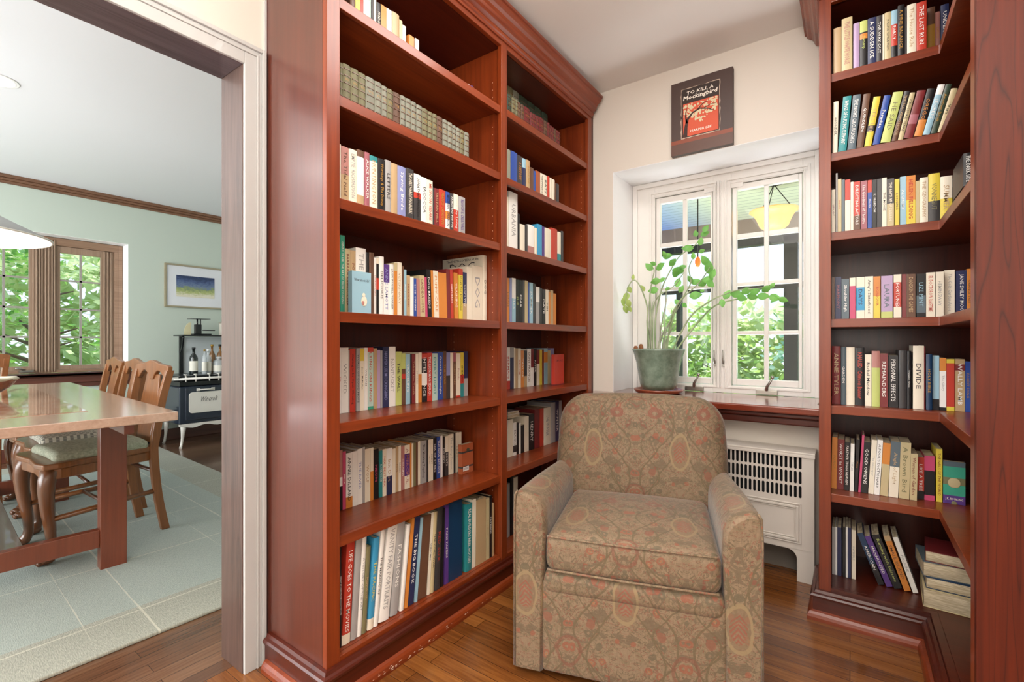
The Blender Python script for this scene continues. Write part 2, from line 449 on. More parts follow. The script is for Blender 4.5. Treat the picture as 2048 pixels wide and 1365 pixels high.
# window wall with its deep recess
RX0, RX1, RZ1 = -1.088, -.11, 1.99
m = MB()
m.box(WX - .135, RX0, WY, 2.86, 0, CZ + .06); m.box(RX1, .75, WY, 2.86, 0, CZ + .06)
m.box(RX0, RX1, WY, 2.86, RZ1, CZ + .06); m.box(RX0, RX1, WY, 2.86, 0, .735)
struct(m.build('wall_north', WALL))
m = MB(); e = .002
m.box(RX0, RX0 + e, WY + .001, 2.80, .753, RZ1); m.box(RX1 - e, RX1, WY + .001, 2.80, .753, RZ1); m.box(RX0, RX1, WY + .001, 2.80, RZ1 - e, RZ1)
struct(m.build('trim_window_reveal', WHITE))
# west wall of the study with the wide opening to the dining room
OY, OZ = .705, 1.893
m = MB()
m.box(-1.67, WX, OY + .012, WY + .01, 0, CZ); m.box(-1.67, WX, -1.5, OY + .012, OZ + .012, CZ); m.box(-1.67, WX, -2.6, -1.5, 0, CZ)
struct(m.build('wall_west', WALL))
m = MB(); m.box(-1.675, WX + .002, OY, OY + .012, 0, OZ + .012)
struct(m.build('trim_opening_jamb', OAKJ, bevel=.002))
struct(MB().box(-1.675, WX + .002, -1.5, OY, OZ, OZ + .012).build('trim_opening_header', OAKY, bevel=.002))
# cream casing: flat board, inner bead, outer backband
def casing(mb, y0, y1, z1, w, t):
    pass
m = MB()
for d0, d1, t in ((0., .036, .012), (.036, .042, .016), (.042, .052, .013), (.052, .064, .02)):
    m.box(WX, WX + t, OY + .003 + d0, OY + .003 + d1, 0, OZ + .003 + d1)
    m.box(WX, WX + t, -1.56, OY + .003 + d0, OZ + .003 + d0, OZ + .003 + d1)
struct(m.build('trim_opening_casing', CASE, bevel=.0015))
struct(MB().box(WX, WX + .008, OY + .067, .778, 0, CZ).build('trim_scribe', CASE))
# rest of the study
struct(MB().box(1.2, 1.25, -2.6, 1.42, 0, CZ).build('wall_east', WALL))
struct(MB().box(.6, 1.25, 1.42, 1.47, 0, CZ).build('wall_east_return', WALL))
struct(MB().box(.6, .65, 1.47, 2.5, 0, CZ).build('wall_east_far', WALL))
struct(MB().box(-1.67, 1.25, -2.65, -2.6, 0, CZ).build('wall_south', WALL))
# dining room
WY0, WY1, WZ0, WZ1 = .46, 1.605, .75, 2.01
m = MB()
m.box(-6.2, DX, -3.0, WY0, 0, CZ); m.box(-6.2, DX, WY1, 3.3, 0, CZ); m.box(-6.2, DX, WY0, WY1, 0, WZ0 - .03); m.box(-6.2, DX, WY0, WY1, WZ1, CZ)
struct(m.build('wall_dining_west', GREEN))
e = .002
m = MB(); m.box(-6.0, DX - .001, WY1 - e, WY1, WZ0, WZ1); m.box(-6.0, DX - .001, WY0, WY1, WZ1 - e, WZ1); m.box(-6.0, DX - .001, WY0, WY0 + e, WZ0, WZ1)
struct(m.build('trim_dining_reveal', WHITE))
struct(MB().box(-5.9, -1.67, 3.2, 3.3, 0, CZ).build('wall_dining_north', GREEN))
struct(MB().box(-5.9, -1.67, -3.0, -2.9, 0, CZ).build('wall_dining_south', GREEN))
struct(MB().box(-1.675, -1.67, OY + .09, 3.2, 0, CZ).box(-1.675, -1.67, -2.9, OY + .09, OZ + .09, CZ).build('wall_dining_east', GREEN))
m = MB()
for z0, z1, t in ((CZ - .028, CZ, .045), (CZ - .05, CZ - .028, .03), (CZ - .075, CZ - .05, .014)):
    m.box(DX, DX + t, -2.9, 3.2, z0, z1)
struct(m.build('trim_dining_crown', CRO, bevel=.004))
struct(MB().box(DX, DX + .016, -2.9, 3.2, 0, .12).build('baseboard_dining', SILD, bevel=.004))

# ---------------------------------------------------------------- study window
win = empty('window_1', (-.61, 2.8, .753)); struct(win)
Y0 = 2.80
def frame_rect(mb, x0, x1, z0, z1, t, y0, y1):
    mb.box(x0, x0 + t, y0, y1, z0, z1); mb.box(x1 - t, x1, y0, y1, z0, z1)
    mb.box(x0 + t, x1 - t, y0, y1, z0, z0 + t); mb.box(x0 + t, x1 - t, y0, y1, z1 - t, z1)
m = MB()
FXa, FXb = RX0 + .004, RX1 - .004
OL = (-.950, -.622); ORr = (-.528, -.193); zb, zt = .795, 1.895
m.box(FXa, OL[0], Y0, Y0 + .05, .753, RZ1 - .003); m.box(OL[1], ORr[0], Y0, Y0 + .05, .753, RZ1 - .003); m.box(ORr[1], FXb, Y0, Y0 + .05, .753, RZ1 - .003)
m.box(OL[0], OL[1], Y0, Y0 + .05, .753, zb); m.box(OL[0], OL[1], Y0, Y0 + .05, zt, RZ1 - .003)
m.box(ORr[0], ORr[1], Y0, Y0 + .05, .753, zb); m.box(ORr[0], ORr[1], Y0, Y0 + .05, zt, RZ1 - .003)
for a, b in (OL, ORr):      # stepped bead round each casement opening
    frame_rect(m, a - .034, b + .034, zb - .016, zt + .034, .012, Y0 - .006, Y0)
    frame_rect(m, a - .012, b + .012, zb - .008, zt + .012, .008, Y0 - .004, Y0)
for x in (FXa, FXb - .028): m.box(x, x + .028, Y0 - .014, Y0, .753, RZ1 - .003)
for x in (-.608, -.586, -.562): m.box(x, x + .006, Y0 - .01, Y0, .78, zt + .03)
m.box(FXa + .028, FXb - .028, Y0 - .014, Y0, RZ1 - .03, RZ1 - .003)
m.build('frame', TRIMW, win, bevel=.003)
MZ = [(1.595, 1.621), (1.336, 1.357), (1.072, 1.092)]
def sash(o, x0, x1, gl, gr, c0, c1, g0, g1):
    m = MB(); ya, yb = Y0 + .008, Y0 + .042
    m.box(x0, gl, ya, yb, zb + .003, zt - .003); m.box(gr, x1, ya, yb, zb + .003, zt - .003)
    m.box(gl, gr, ya, yb, zb + .003, g0); m.box(gl, gr, ya, yb, g1, zt - .003)
    m.box(c0, c1, ya + .006, yb - .006, g0, g1)
    zz = g0
    for a, b in MZ[::-1]:
        m.box(gl, c0, ya + .006, yb - .006, a, b); m.box(c1, gr, ya + .006, yb - .006, a, b)
    s_ = m.build('sash', TRIMW, o, bevel=.003)
    MB().box(gl, gr, Y0 + .024, Y0 + .026, g0, g1).build('pane', GLASS, s_)
sash(win, OL[0] + .004, OL[1] - .004, -.922, -.637, -.792, -.768, .832, 1.858)
sash(win, ORr[0] + .004, ORr[1] - .004, -.503, -.213, -.371, -.349, .832, 1.862)
def crank(x):
    m = MB(); m.box(x - .05, x + .05, Y0 - .022, Y0 - .004, .757, .78)
    m.tube([(x, Y0 - .02, .78), (x + .004, Y0 - .035, .8), (x + .02, Y0 - .045, .825), (x + .03, Y0 - .04, .845)], [.009, .008, .006, .005])
    m.ball((x + .03, Y0 - .04, .85), .009)
    m.build('crank_handle', STEEL, win, bevel=.003)
crank(-.355); crank(-.72)
for x in (-.566, -.61):
    m = MB(); m.box(x - .005, x + .005, Y0 - .018, Y0 - .010, .9, .93); m.tube([(x, Y0 - .018, .915), (x, Y0 - .03, .93), (x, Y0 - .032, .99)], [.005, .004, .003])
    m.build('latch', STEEL, win)
for x in (-.64, -.5): MB().box(x - .03, x + .03, Y0 - .002, Y0 + .007, zt - .02, zt + .012).build('closer_block', TRIMW, win, bevel=.002)

# sill
sil = thing('window_sill', 'wide polished cherry window sill running along wall above radiator cover', 'window sill', (-.65, 2.4, .7), kind='structure')
poly = [(-1.197, 2.335), (-.098, 2.335), (-.098, WY - .003), (RX1 - .003, WY - .003), (RX1 - .003, 2.785), (RX0 + .003, 2.785), (RX0 + .003, WY - .003), (-1.197, WY - .003)]
MB().prism(poly, 'z', .722, .753).build('sill_board', SILLX, sil, bevel=.006, seg=3)
m = MB(); m.box(-1.197, -.098, 2.36, WY - .003, .7, .7215); m.box(-1.197, -.098, 2.375, WY - .003, .668, .7)
m.build('apron', CHS['x'], sil, bevel=.006)

# ---------------------------------------------------------------- radiator cover
rad = thing('radiator_cover', 'white metal radiator cover with slotted grille and arched foot below window', 'radiator cover', (-.6, 2.43, 0))
ra0, ra1, ry = -1.12, -.123, 2.372
bm = bmesh.new()
def capsule(cx, z0, z1, w, n=6):
    r_ = w / 2; P_ = []
    for i in range(n + 1): a = PI * i / n; P_.append((cx + r_ * math.cos(a), z1 - r_ + r_ * math.sin(a)))
    for i in range(n + 1): a = PI + PI * i / n; P_.append((cx + r_ * math.cos(a), z0 + r_ + r_ * math.sin(a)))
    return P_
pitch = .01767; NS = 50; g1 = -.1655; g0 = g1 - NS * pitch
rows = [(.484, .538), (.421, .475), (.36, .412)]; zed = [.3555, .4165, .4795, .5425]
for c in range(NS):
    cx = g1 - (c + .5) * pitch
    for k, (za, zb_) in enumerate(rows):
        lo, hi = zed[2 - k], zed[3 - k]
        ev = [bm.verts.new((x, ry, z)) for x, z in ((cx - pitch / 2, lo), (cx + pitch / 2, lo), (cx + pitch / 2, hi), (cx - pitch / 2, hi))]
        iv = [bm.verts.new((x, ry, z)) for x, z in capsule(cx, za, zb_, .0108)]
        es = [bm.edges.new((ev[i], ev[(i + 1) % 4])) for i in range(4)] + [bm.edges.new((iv[i], iv[(i + 1) % len(iv)])) for i in range(len(iv))]
        bmesh.ops.triangle_fill(bm, use_beauty=True, edges=es)
me = bpy.data.meshes.new('grille'); bmesh.ops.remove_doubles(bm, verts=bm.verts, dist=1e-5); bm.to_mesh(me); bm.free(); me.materials.append(RADW)
for v in me.vertices: v.co -= rad.location
go = bpy.data.objects.new('grille', me); COL.objects.link(go); go.parent = rad
sd = go.modifiers.new('s', 'SOLIDIFY'); sd.thickness = .003
m = MB(); yb = ry + .003
m.box(g1, ra1, ry, yb, .136, .549); m.box(ra0, g0, ry, yb, .136, .549); m.box(g0, g1, ry, yb, .5425, .549); m.box(g0, g1, ry, yb, .136, .3555)
arch = [(ra1, 0), (ra1, .137), (ra0, .137), (ra0, 0), (ra0 + .063, 0)]
for i in range(7): a = PI - PI / 2 * i / 6; arch.append((ra0 + .063 + .04 + .04 * math.cos(a), .095 + .04 * math.sin(a)))
for i in range(7): a = PI / 2 - PI / 2 * i / 6; arch.append((ra1 - .063 - .04 + .04 * math.cos(a), .095 + .04 * math.sin(a)))
arch.append((ra1 - .063, 0))
m.prism(arch, 'y', ry, yb)
m.box(ra1 - .003, ra1, yb, WY - .002, .0, .549); m.box(ra0, ra0 + .003, yb, WY - .002, .0, .549)
m.build('body', RADW, rad)
MB().box(ra0 - .004, ra1 + .004, ry - .006, WY - .002, .549, .558).box(ra0 - .004, ra1 + .004, ry - .006, ry - .001, .535, .5489).build('lid', RADW, rad, bevel=.002)
m = MB(); frame_rect(m, ra0 + .046, ra1 - .046, .163, .336, .006, ry - .005, ry - .0002); frame_rect(m, ra0 + .056, ra1 - .056, .173, .326, .01, ry - .008, ry - .0002); frame_rect(m, ra0 + .07, ra1 - .07, .187, .312, .004, ry - .004, ry - .0002)
m.build('panel_moulding', RADW, rad, bevel=.002)
MB().box(ra0 + .01, ra1 - .01, ry + .03, ry + .035, .14, .545).build('radiator_core', BLACK, rad)  # black sheet behind the slots, standing in for the shade inside the cover
MB().box(ra0 + .02, ra1 - .02, WY - .012, WY - .002, .0, .15).build('back_plate', plain('rad_back', '#6E675E', .8), rad)

# ---------------------------------------------------------------- tall bookcase on the west wall
bk = thing('bookcase', 'tall built-in cherry bookcase with crown moulding and two open bays', 'bookcase', (-1.36, 1.62, 0))
YA, YB = .779, 2.457
LZ = [2.035, 1.75, 1.451, 1.12, .795, .465]; LZF = [2.04, 1.745, 1.448, 1.12, .796, .472]
TT = .031
bx = WX + .004
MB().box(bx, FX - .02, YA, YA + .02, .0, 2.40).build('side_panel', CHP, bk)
MB().box(bx, FX - .02, YB - .02, YB, .0, 2.40).build('side_panel', CH['z'], bk)
MB().box(bx + .006, FX - .02, 1.6115, 1.6305, .12, 2.335).build('divider', CH['z'], bk)
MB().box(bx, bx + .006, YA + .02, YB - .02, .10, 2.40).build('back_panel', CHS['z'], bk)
for a, b in ((YA, .822), (1.601, 1.641), (2.415, YB)):
    MB().box(FX - .02, FX, a, b, .085, 2.34).build('stile', CH['z'], bk, bevel=.0015)
for a, b in ((.822, 1.601), (1.641, 2.415)):
    MB().box(FX - .02, FX, a, b, 2.29, 2.34).build('top_rail', CH['y'], bk, bevel=.0015)
    MB().box(FX - .02, FX - .001, a, b, .085, .12).build('bottom_rail', CH['y'], bk, bevel=.0015)
    ya, yb = a - .019 if a < 1 else a - .0095, b + .0095 if b < 2 else b + .0195
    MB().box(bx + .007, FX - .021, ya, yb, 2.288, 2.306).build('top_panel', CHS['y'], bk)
    MB().box(bx + .007, FX - .0205, ya, yb, .102, .12).build('bottom_board', CH['y'], bk)
    for z in (LZ if a < 1 else LZF):
        MB().box(bx + .007, FX - .021, ya + .0005, yb - .0005, z - .019, z).box(FX - .0209, FX - .006, a + .001, b - .001, z - TT, z).build('shelf', CH['y'], bk, bevel=.0012)
def pins(parent, pts, d, mat):
    m = MB()
    for p in pts:
        x, y, z = p; s_ = .0022
        m.add([(x + s_ * math.cos(2 * PI * k / 6) * (d == 'y'), y + (s_ * math.cos(2 * PI * k / 6) if d == 'x' else 0), z + s_ * math.sin(2 * PI * k / 6)) for k in range(6)], [tuple(range(6))])
    o = m.build('shelf_pin_holes', mat, parent); o['kind'] = 'stuff'
PIN = plain('pin_holes', '#D8A78A', .5)
zs = [.2 + .032 * i for i in range(62)]
zs = [z for z in zs if all(not (q - .045 < z < q + .012) for q in LZ)]
pins(bk, [(x, 1.6105, z) for x in (-1.255, -1.48) for z in zs], 'y', PIN)
pins(bk, [(x, 2.4365, z) for x in (-1.255, -1.48) for z in zs], 'y', PIN)
CROWN = [(0, 2.312), (.006, 2.312), (.006, 2.322), (.012, 2.325), (.015, 2.332), (.012, 2.338), (.018, 2.341), (.026, 2.346), (.032, 2.356), (.035, 2.368), (.042, 2.378), (.053, 2.385), (.061, 2.393), (.063, 2.402), (.07, 2.404), (.07, 2.416), (.03, 2.418), (.03, CZ - .003), (0, CZ - .003)]
def moulding(mb, prof, path, closed=False):
    """sweep a profile (outward, up) along a level path; outward is to the right of travel; mitred corners"""
    n = len(path); rings = []
    for i, p in enumerate(path):
        p = Vector(p)
        d0 = (p - Vector(path[i - 1])).normalized() if i > 0 else None
        d1 = (Vector(path[i + 1]) - p).normalized() if i < n - 1 else None
        if d0 is None: d0 = d1
        if d1 is None: d1 = d0
        n0 = Vector((d0.y, -d0.x)); n1 = Vector((d1.y, -d1.x)); nn = (n0 + n1); nn = nn / nn.dot(n0) if nn.length > 1e-6 else n0
        rings.append([(p.x + nn.x * a, p.y + nn.y * a, b) for a, b in prof])
    mb.loft(rings, True, True, 0, False)
# outward must be +x: travel in +y has right-hand side +x
m = MB(); moulding(m, CROWN, [(WX + .004, YA - .0), (FX, YA - .0), (FX, YB)] if False else [(FX, YA), (FX, YB)])
m.build('crown_moulding', CH['y'], bk)
CAP = [(.001, .0), (.018, .0), (.018, .078), (.024, .08), (.026, .088), (.022, .094), (.014, .097), (.010, .106), (.001, .107)]
SHOE = [(.0185, .0), (.036, .0), (.036, .012), (.033, .022), (.027, .03), (.0185, .034)]
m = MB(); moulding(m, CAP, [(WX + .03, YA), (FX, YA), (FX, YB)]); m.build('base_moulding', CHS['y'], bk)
m = MB(); moulding(m, SHOE, [(WX + .04, YA), (FX, YA), (FX, YB)]); m.build('shoe_moulding', CH['y'], bk)
m = MB(); rc = random.Random(11)
for k in range(46):
    y_ = rc.choice((rc.uniform(.85, 1.5), rc.gauss(1.0, .08))); z_ = rc.uniform(.006, .022); s_ = rc.uniform(.0012, .004)
    m.add([(FX + .0364, y_ - s_ * 1.6, z_), (FX + .0364, y_, z_ - s_ * .5), (FX + .0364, y_ + s_ * 1.8, z_), (FX + .0364, y_, z_ + s_ * .6)], [(0, 1, 2, 3)])
o = m.build('paint_chips', plain('chip_white', '#E2C8B4', .7), bk); o['kind'] = 'stuff'
struct(MB().box(WX + .002, FX - .01, YB + .001, WY - .001, 0, 2.40).build('trim_filler', CHS['z']))

# ---------------------------------------------------------------- corner bookcase
ck = thing('corner_bookcase', 'cherry corner bookcase with L shaped shelves beside window', 'bookcase', (.2, 2.1, 0))
CX0, CY, CXI, CYE, CXR = -.095, 2.11, .22, 1.40, .59
RZ = [2.03, 1.735, 1.44, 1.117, .795, .467]
MB().box(CX0, CX0 + .02, CY + .02, WY - .003, 0, 2.40).build('side_panel', CH['z'], ck)
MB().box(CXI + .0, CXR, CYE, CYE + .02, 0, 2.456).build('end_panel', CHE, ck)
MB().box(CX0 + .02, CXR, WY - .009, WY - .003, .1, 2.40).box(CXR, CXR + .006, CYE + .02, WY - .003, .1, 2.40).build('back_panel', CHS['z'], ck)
MB().box(CX0, CX0 + .038, CY, CY + .02, .085, 2.34).build('stile', CH['z'], ck, bevel=.0015)
MB().box(CXI, CXI + .02, CYE + .0205, CYE + .061, .085, 2.34).build('stile', CH['z'], ck, bevel=.0015)
MB().box(CX0 + .038, CXI + .02, CY, CY + .02, 2.29, 2.34).box(CXI, CXI + .02, CYE + .061, CY, 2.29, 2.34).build('top_rail', CH['x'], ck, bevel=.0015)
def lsh(z0, z1, ins=.012, name='shelf', mat=None):
    ix = CXI + ins + (.012 if ins < .02 else -.0005)
    p = [(CX0 + .0205, CY + ins), (ix, CY + ins), (ix, CYE + .0215), (CXR - .0005, CYE + .0215), (CXR - .0005, WY - .0095), (CX0 + .0205, WY - .0095)]
    return MB().prism(p, 'z', z0, z1).build(name, mat or CH['x'], ck, bevel=.0015)
for z in RZ: lsh(z - TT, z)
lsh(2.3, 2.32, .021, 'top_panel', CHS['x']); lsh(.1, .12, .021, 'bottom_board', CHS['x'])
MB().box(CX0 + .038, CXI + .02, CY, CY + .02, .085, .12).box(CXI, CXI + .02, CYE + .061, CY, .085, .12).build('bottom_rail', CHS['x'], ck)
pth = [(CX0, WY - .01), (CX0, CY), (CXI, CY), (CXI, CYE)]
def moul2(prof, path, name, mat, zmax=None):
    m = MB(); moulding(m, prof, path); return m.build(name, mat, ck)
moul2(CROWN, pth, 'crown_moulding', CH['x'])
moul2(CAP, [(CX0, 2.36)] + pth[1:], 'base_moulding', CHS['x']); moul2(SHOE, [(CX0, 2.34)] + pth[1:], 'shoe_moulding', CH['x'])
m = MB(); m.tube([(.36, 2.18, 1.02), (.36, 1.62, 1.02)], .017, 16); m.tube([(.36, 2.182, 1.02), (.36, 2.15, 1.02)], .021, 16)
rb = m.build('light_tube', plain('bronze_tube', '#4A2A20', .25, .7), ck)

# ---------------------------------------------------------------- books
SHELVES=[
('L',-1.25,2.035,"books on the top shelf of left bookcase's near bay",[
(0.8920,0.0184,0.0918,0.140,0,'brown','h','','black',"brown hardback on top shelf of left bookcase's near bay"),
(0.9110,0.0174,0.0947,0.130,0,'yellow','p','','black',"yellow paperback on top shelf of left bookcase's near bay"),
(0.9290,0.0114,0.0996,0.130,0,'red','p','','black',"red paperback on top shelf of left bookcase's near bay"),
(0.9410,0.0284,0.0991,0.140,0,'mint','h','','black',"mint hardback on top shelf of left bookcase's near bay"),
(0.9700,0.0094,0.0999,0.140,0,'charcoal','h','','black',"charcoal hardback on top shelf of left bookcase's near bay"),
(0.9800,0.0100,0.1080,0.130,0,'cream','p','','black',"cream paperback, right of charcoal one, top shelf of left bookcase's near bay"),
(0.9910,0.0180,0.1016,0.140,0,'black','h','KIDS','cream',"black hardback on top shelf of left bookcase's near bay"),
(1.0100,0.0220,0.1050,0.130,0,'orange^tan','p','','black',"orange paperback, right of black one, top shelf of left bookcase's near bay"),
(1.0330,0.0210,0.1060,0.130,0,'white','p','','black',"white paperback on top shelf of left bookcase's near bay"),
(1.0570,0.0290,0.1084,0.140,0,'tan','h','','black',"tan hardback on top shelf of left bookcase's near bay"),
(1.0870,0.0130,0.0979,0.130,0,'khaki','p','','black',"khaki paperback on top shelf of left bookcase's near bay"),
(1.1010,0.0150,0.0877,0.130,0,'cream','p','','black',"cream paperback, right of khaki one, top shelf of left bookcase's near bay"),
(1.1310,0.0220,0.0702,0.130,0,'orange','p','','black',"orange paperback, right of cream one, top shelf of left bookcase's near bay"),
(1.1600,0.0170,0.0727,0.130,0,'cream','p','','black',"cream paperback, right of orange one, top shelf of left bookcase's near bay")]),
('L',-1.23,1.75,"books on the second shelf of left bookcase's near bay",[
(0.8400,0.0114,0.1092,0.150,0,'olive','v','','black',"olive volume, first from left, on second shelf of left bookcase's near bay"),
(0.8520,0.0270,0.1133,0.150,0,'olive','v','','black',"olive volume, second from left, on second shelf of left bookcase's near bay"),
(0.8800,0.0270,0.1131,0.150,0,'olive','v','','black',"olive volume, third from left, on second shelf of left bookcase's near bay"),
(0.9080,0.0250,0.1121,0.150,0,'olive','v','','black',"olive volume, fourth from left, on second shelf of left bookcase's near bay"),
(0.9340,0.0340,0.1127,0.150,0,'sage','v','','black',"sage volume, fifth from left, on second shelf of left bookcase's near bay"),
(0.9690,0.0264,0.1128,0.150,0,'sage','v','','black',"sage volume, sixth from left, on second shelf of left bookcase's near bay"),
(0.9960,0.0210,0.1104,0.150,0,'sage','v','','black',"sage volume, seventh from left, on second shelf of left bookcase's near bay"),
(1.0180,0.0240,0.1102,0.150,0,'olive','v','','black',"olive volume, eighth from left, on second shelf of left bookcase's near bay"),
(1.0430,0.0290,0.1105,0.150,0,'brown','v','','black',"brown volume, ninth from left, on second shelf of left bookcase's near bay"),
(1.0730,0.0230,0.1121,0.150,0,'sage','v','','black',"sage volume, tenth from left, on second shelf of left bookcase's near bay"),
(1.0970,0.0244,0.1126,0.150,0,'sage','v','','black',"sage volume, eleventh from left, on second shelf of left bookcase's near bay"),
(1.1220,0.0230,0.1119,0.150,0,'sage','v','','black',"sage volume, twelfth from left, on second shelf of left bookcase's near bay"),
(1.1460,0.0260,0.1106,0.150,0,'sage','v','','black',"sage volume, thirteenth from left, on second shelf of left bookcase's near bay"),
(1.1730,0.0270,0.1099,0.150,0,'olive','v','','black',"olive volume, fourteenth from left, on second shelf of left bookcase's near bay"),
(1.2010,0.0220,0.1090,0.150,0,'olive','v','','black',"olive volume, fifteenth from left, on second shelf of left bookcase's near bay"),
(1.2240,0.0224,0.1100,0.150,0,'olive','v','','black',"olive volume, sixteenth from left, on second shelf of left bookcase's near bay"),
(1.2470,0.0280,0.1101,0.150,0,'brown','v','','black',"brown volume, seventeenth from left, on second shelf of left bookcase's near bay"),
(1.2760,0.0274,0.1099,0.150,0,'sage','v','','black',"sage volume, eighteenth from left, on second shelf of left bookcase's near bay"),
(1.3040,0.0240,0.1097,0.150,0,'sage','v','','black',"sage volume, nineteenth from left, on second shelf of left bookcase's near bay"),
(1.3290,0.0200,0.1071,0.150,0,'sage','v','','black',"sage volume, twentieth from left, on second shelf of left bookcase's near bay"),
(1.3500,0.0220,0.1059,0.150,0,'sage','v','','black',"sage volume, twenty-first from left, on second shelf of left bookcase's near bay"),
(1.3730,0.0230,0.1062,0.150,0,'olive','v','','black',"olive volume, twenty-second from left, on second shelf of left bookcase's near bay"),
(1.3980,0.0270,0.1065,0.150,0,'sage','v','','black',"sage volume, twenty-third from left, on second shelf of left bookcase's near bay")]),
('L',-1.235,1.451,"books on the third shelf of left bookcase's near bay",[
(0.8430,0.0060,0.1690,0.160,0,'cream','h','','black',"cream hardback, first from left on third shelf of left bookcase's near bay"),
(0.8500,0.0264,0.1663,0.160,0,'rose>tan@.5','h','The Tidal Field','brown',"rose and tan hardback on third shelf of left bookcase's near bay"),
(0.8770,0.0280,0.1674,0.160,0,'cream','h','EMPTIE  RICHARDSON','grey',"cream hardback, right of rose one, third shelf of left bookcase's near bay"),
(0.9060,0.0250,0.1745,0.160,0,'white^brown@.12>tan@.2','h','','black',"white and tan hardback on third shelf of left bookcase's near bay"),
(0.9340,0.0180,0.1760,0.160,0,'mauve','h','ALICE WALKER','white',"mauve hardback on third shelf of left bookcase's near bay"),
(0.9530,0.0304,0.1719,0.160,0,'cream^teal@.1','h','HUNTINGTON','tan',"cream hardback, right of mauve one, third shelf of left bookcase's near bay"),
(0.9840,0.0300,0.1728,0.160,0,'black','h','Worthings & The Disney','gold',"black hardback on third shelf of left bookcase's near bay"),
(1.0150,0.0230,0.1769,0.160,0,'grey','h','LETTERS','black',"grey hardback, right of black one, third shelf of left bookcase's near bay"),
(1.0390,0.0264,0.1745,0.160,0,'tan','h','','black',"tan hardback on third shelf of left bookcase's near bay"),
(1.0660,0.0350,0.1742,0.160,0,'lavender','h','Spring Bride','white',"lavender hardback on third shelf of left bookcase's near bay"),
(1.1050,0.0330,0.1771,0.160,0,'charcoal','h','THOMAS HARRIS HANNIBAL','cream',"charcoal hardback, right of lavender one, third shelf of left bookcase's near bay"),
(1.1400,0.0320,0.1685,0.160,0,'white>charcoal@.5=red@.5-.62','h','JONATHAN FRANZEN','white',"white and charcoal hardback on third shelf of left bookcase's near bay"),
(1.1740,0.0280,0.1659,0.160,0,'white','h','IACOCCA','black',"white hardback on third shelf of left bookcase's near bay"),
(1.2030,0.0270,0.1643,0.160,0,'cream','h','ME SPOON  SEDARIS','red',"cream hardback, right of white one, third shelf of left bookcase's near bay"),
(1.2310,0.0070,0.1427,0.130,0,'charcoal','p','','black',"charcoal paperback on third shelf of left bookcase's near bay"),
(1.2390,0.0230,0.1433,0.160,0,'maroon','h','TRISTAN HILL','tan',"maroon hardback on third shelf of left bookcase's near bay"),
(1.2630,0.0330,0.1470,0.160,0,'red','h','FRANCE  LAFAYETTE','gold',"red hardback on third shelf of left bookcase's near bay"),
(1.2980,0.0220,0.1463,0.160,0,'white^blue@.3=orange@.3-.5','h','MICHAEL CHABON','navy',"white and blue hardback on third shelf of left bookcase's near bay"),
(1.3220,0.0190,0.1464,0.160,0,'charcoal','h','ARMISTEAD MAUPIN','white',"charcoal hardback, right of white one, third shelf of left bookcase's near bay"),
(1.3420,0.0270,0.1493,0.160,0,'cream>red@.6','h','Country Living','white',"cream and red hardback on third shelf of left bookcase's near bay"),
(1.3710,0.0370,0.1476,0.160,0,'grey','h','BEAUTIFUL CREATURES','purple',"grey hardback lettered BEAUTIFUL CREATURES on third shelf of left bookcase's near bay")]),
('L',-1.285,1.12,"books on the fourth shelf of left bookcase's near bay",[
(0.8770,0.0030,0.2398,0.130,0,'white','p','','black',"white paperback, first from left on fourth shelf of left bookcase's near bay"),
(0.8820,0.0154,0.2432,0.130,0,'green','p','GENIUS OF LEE  THE ART OF FRESH COOKING','white',"green paperback on fourth shelf of left bookcase's near bay"),
(0.8980,0.0180,0.2040,0.160,0,'khaki','h','BARBARA KINGSOLVER','maroon',"khaki hardback on fourth shelf of left bookcase's near bay"),
(0.9170,0.0204,0.2020,0.160,0,'tan','h','FOODLANDS','maroon',"tan hardback lettered FOODLANDS on fourth shelf of left bookcase's near bay"),
(0.9380,0.0380,0.2140,0.160,0,'white','h','THE CUISINE','grey',"white hardback, right of tan one, fourth shelf of left bookcase's near bay"),
(0.9770,0.0120,0.2046,0.160,0,'black','h','','black',"black hardback on fourth shelf of left bookcase's near bay"),
(0.9900,0.0184,0.2063,0.160,0,'brown','h','','black',"brown hardback on fourth shelf of left bookcase's near bay"),
(1.0090,0.0090,0.1913,0.130,0,'white','p','COOKING LIGHT','red',"white paperback, right of brown one, fourth shelf of left bookcase's near bay"),
(1.0190,0.0100,0.1923,0.130,0,'black^cream@.1=red@.45-.65','p','','black',"black and red paperback on fourth shelf of left bookcase's near bay"),
(1.0300,0.0194,0.1994,0.160,0,'white','h','DELICIOUS','black',"white hardback, right of black one, fourth shelf of left bookcase's near bay"),
(1.0500,0.0234,0.1758,0.130,0,'white^purple@.35','p','ANNE LAMOTT','lavender',"white and purple paperback on fourth shelf of left bookcase's near bay"),
(1.0740,0.0180,0.1792,0.160,0,'white','h','JACK RUSSELL TERRIER','black',"white hardback, right of white one, fourth shelf of left bookcase's near bay"),
(1.0930,0.0150,0.1861,0.130,0,'khaki>orange@.85','p','','black',"khaki and orange paperback on fourth shelf of left bookcase's near bay"),
(1.1090,0.0190,0.1906,0.130,0,'cream','p','VETERINARY','tan',"cream paperback lettered VETERINARY on fourth shelf of left bookcase's near bay"),
(1.1290,0.0090,0.1810,0.130,0,'brown','p','','black',"brown paperback on fourth shelf of left bookcase's near bay"),
(1.1390,0.0110,0.1685,0.130,0,'lightblue','p','IRISH DOGS','white',"light-blue paperback on fourth shelf of left bookcase's near bay"),
(1.1510,0.0160,0.1496,0.130,0,'tan','p','HEARTLAND','maroon',"tan paperback on fourth shelf of left bookcase's near bay"),
(1.1680,0.0160,0.1462,0.130,0,'white','p','','black',"white paperback, right of tan one, fourth shelf of left bookcase's near bay"),
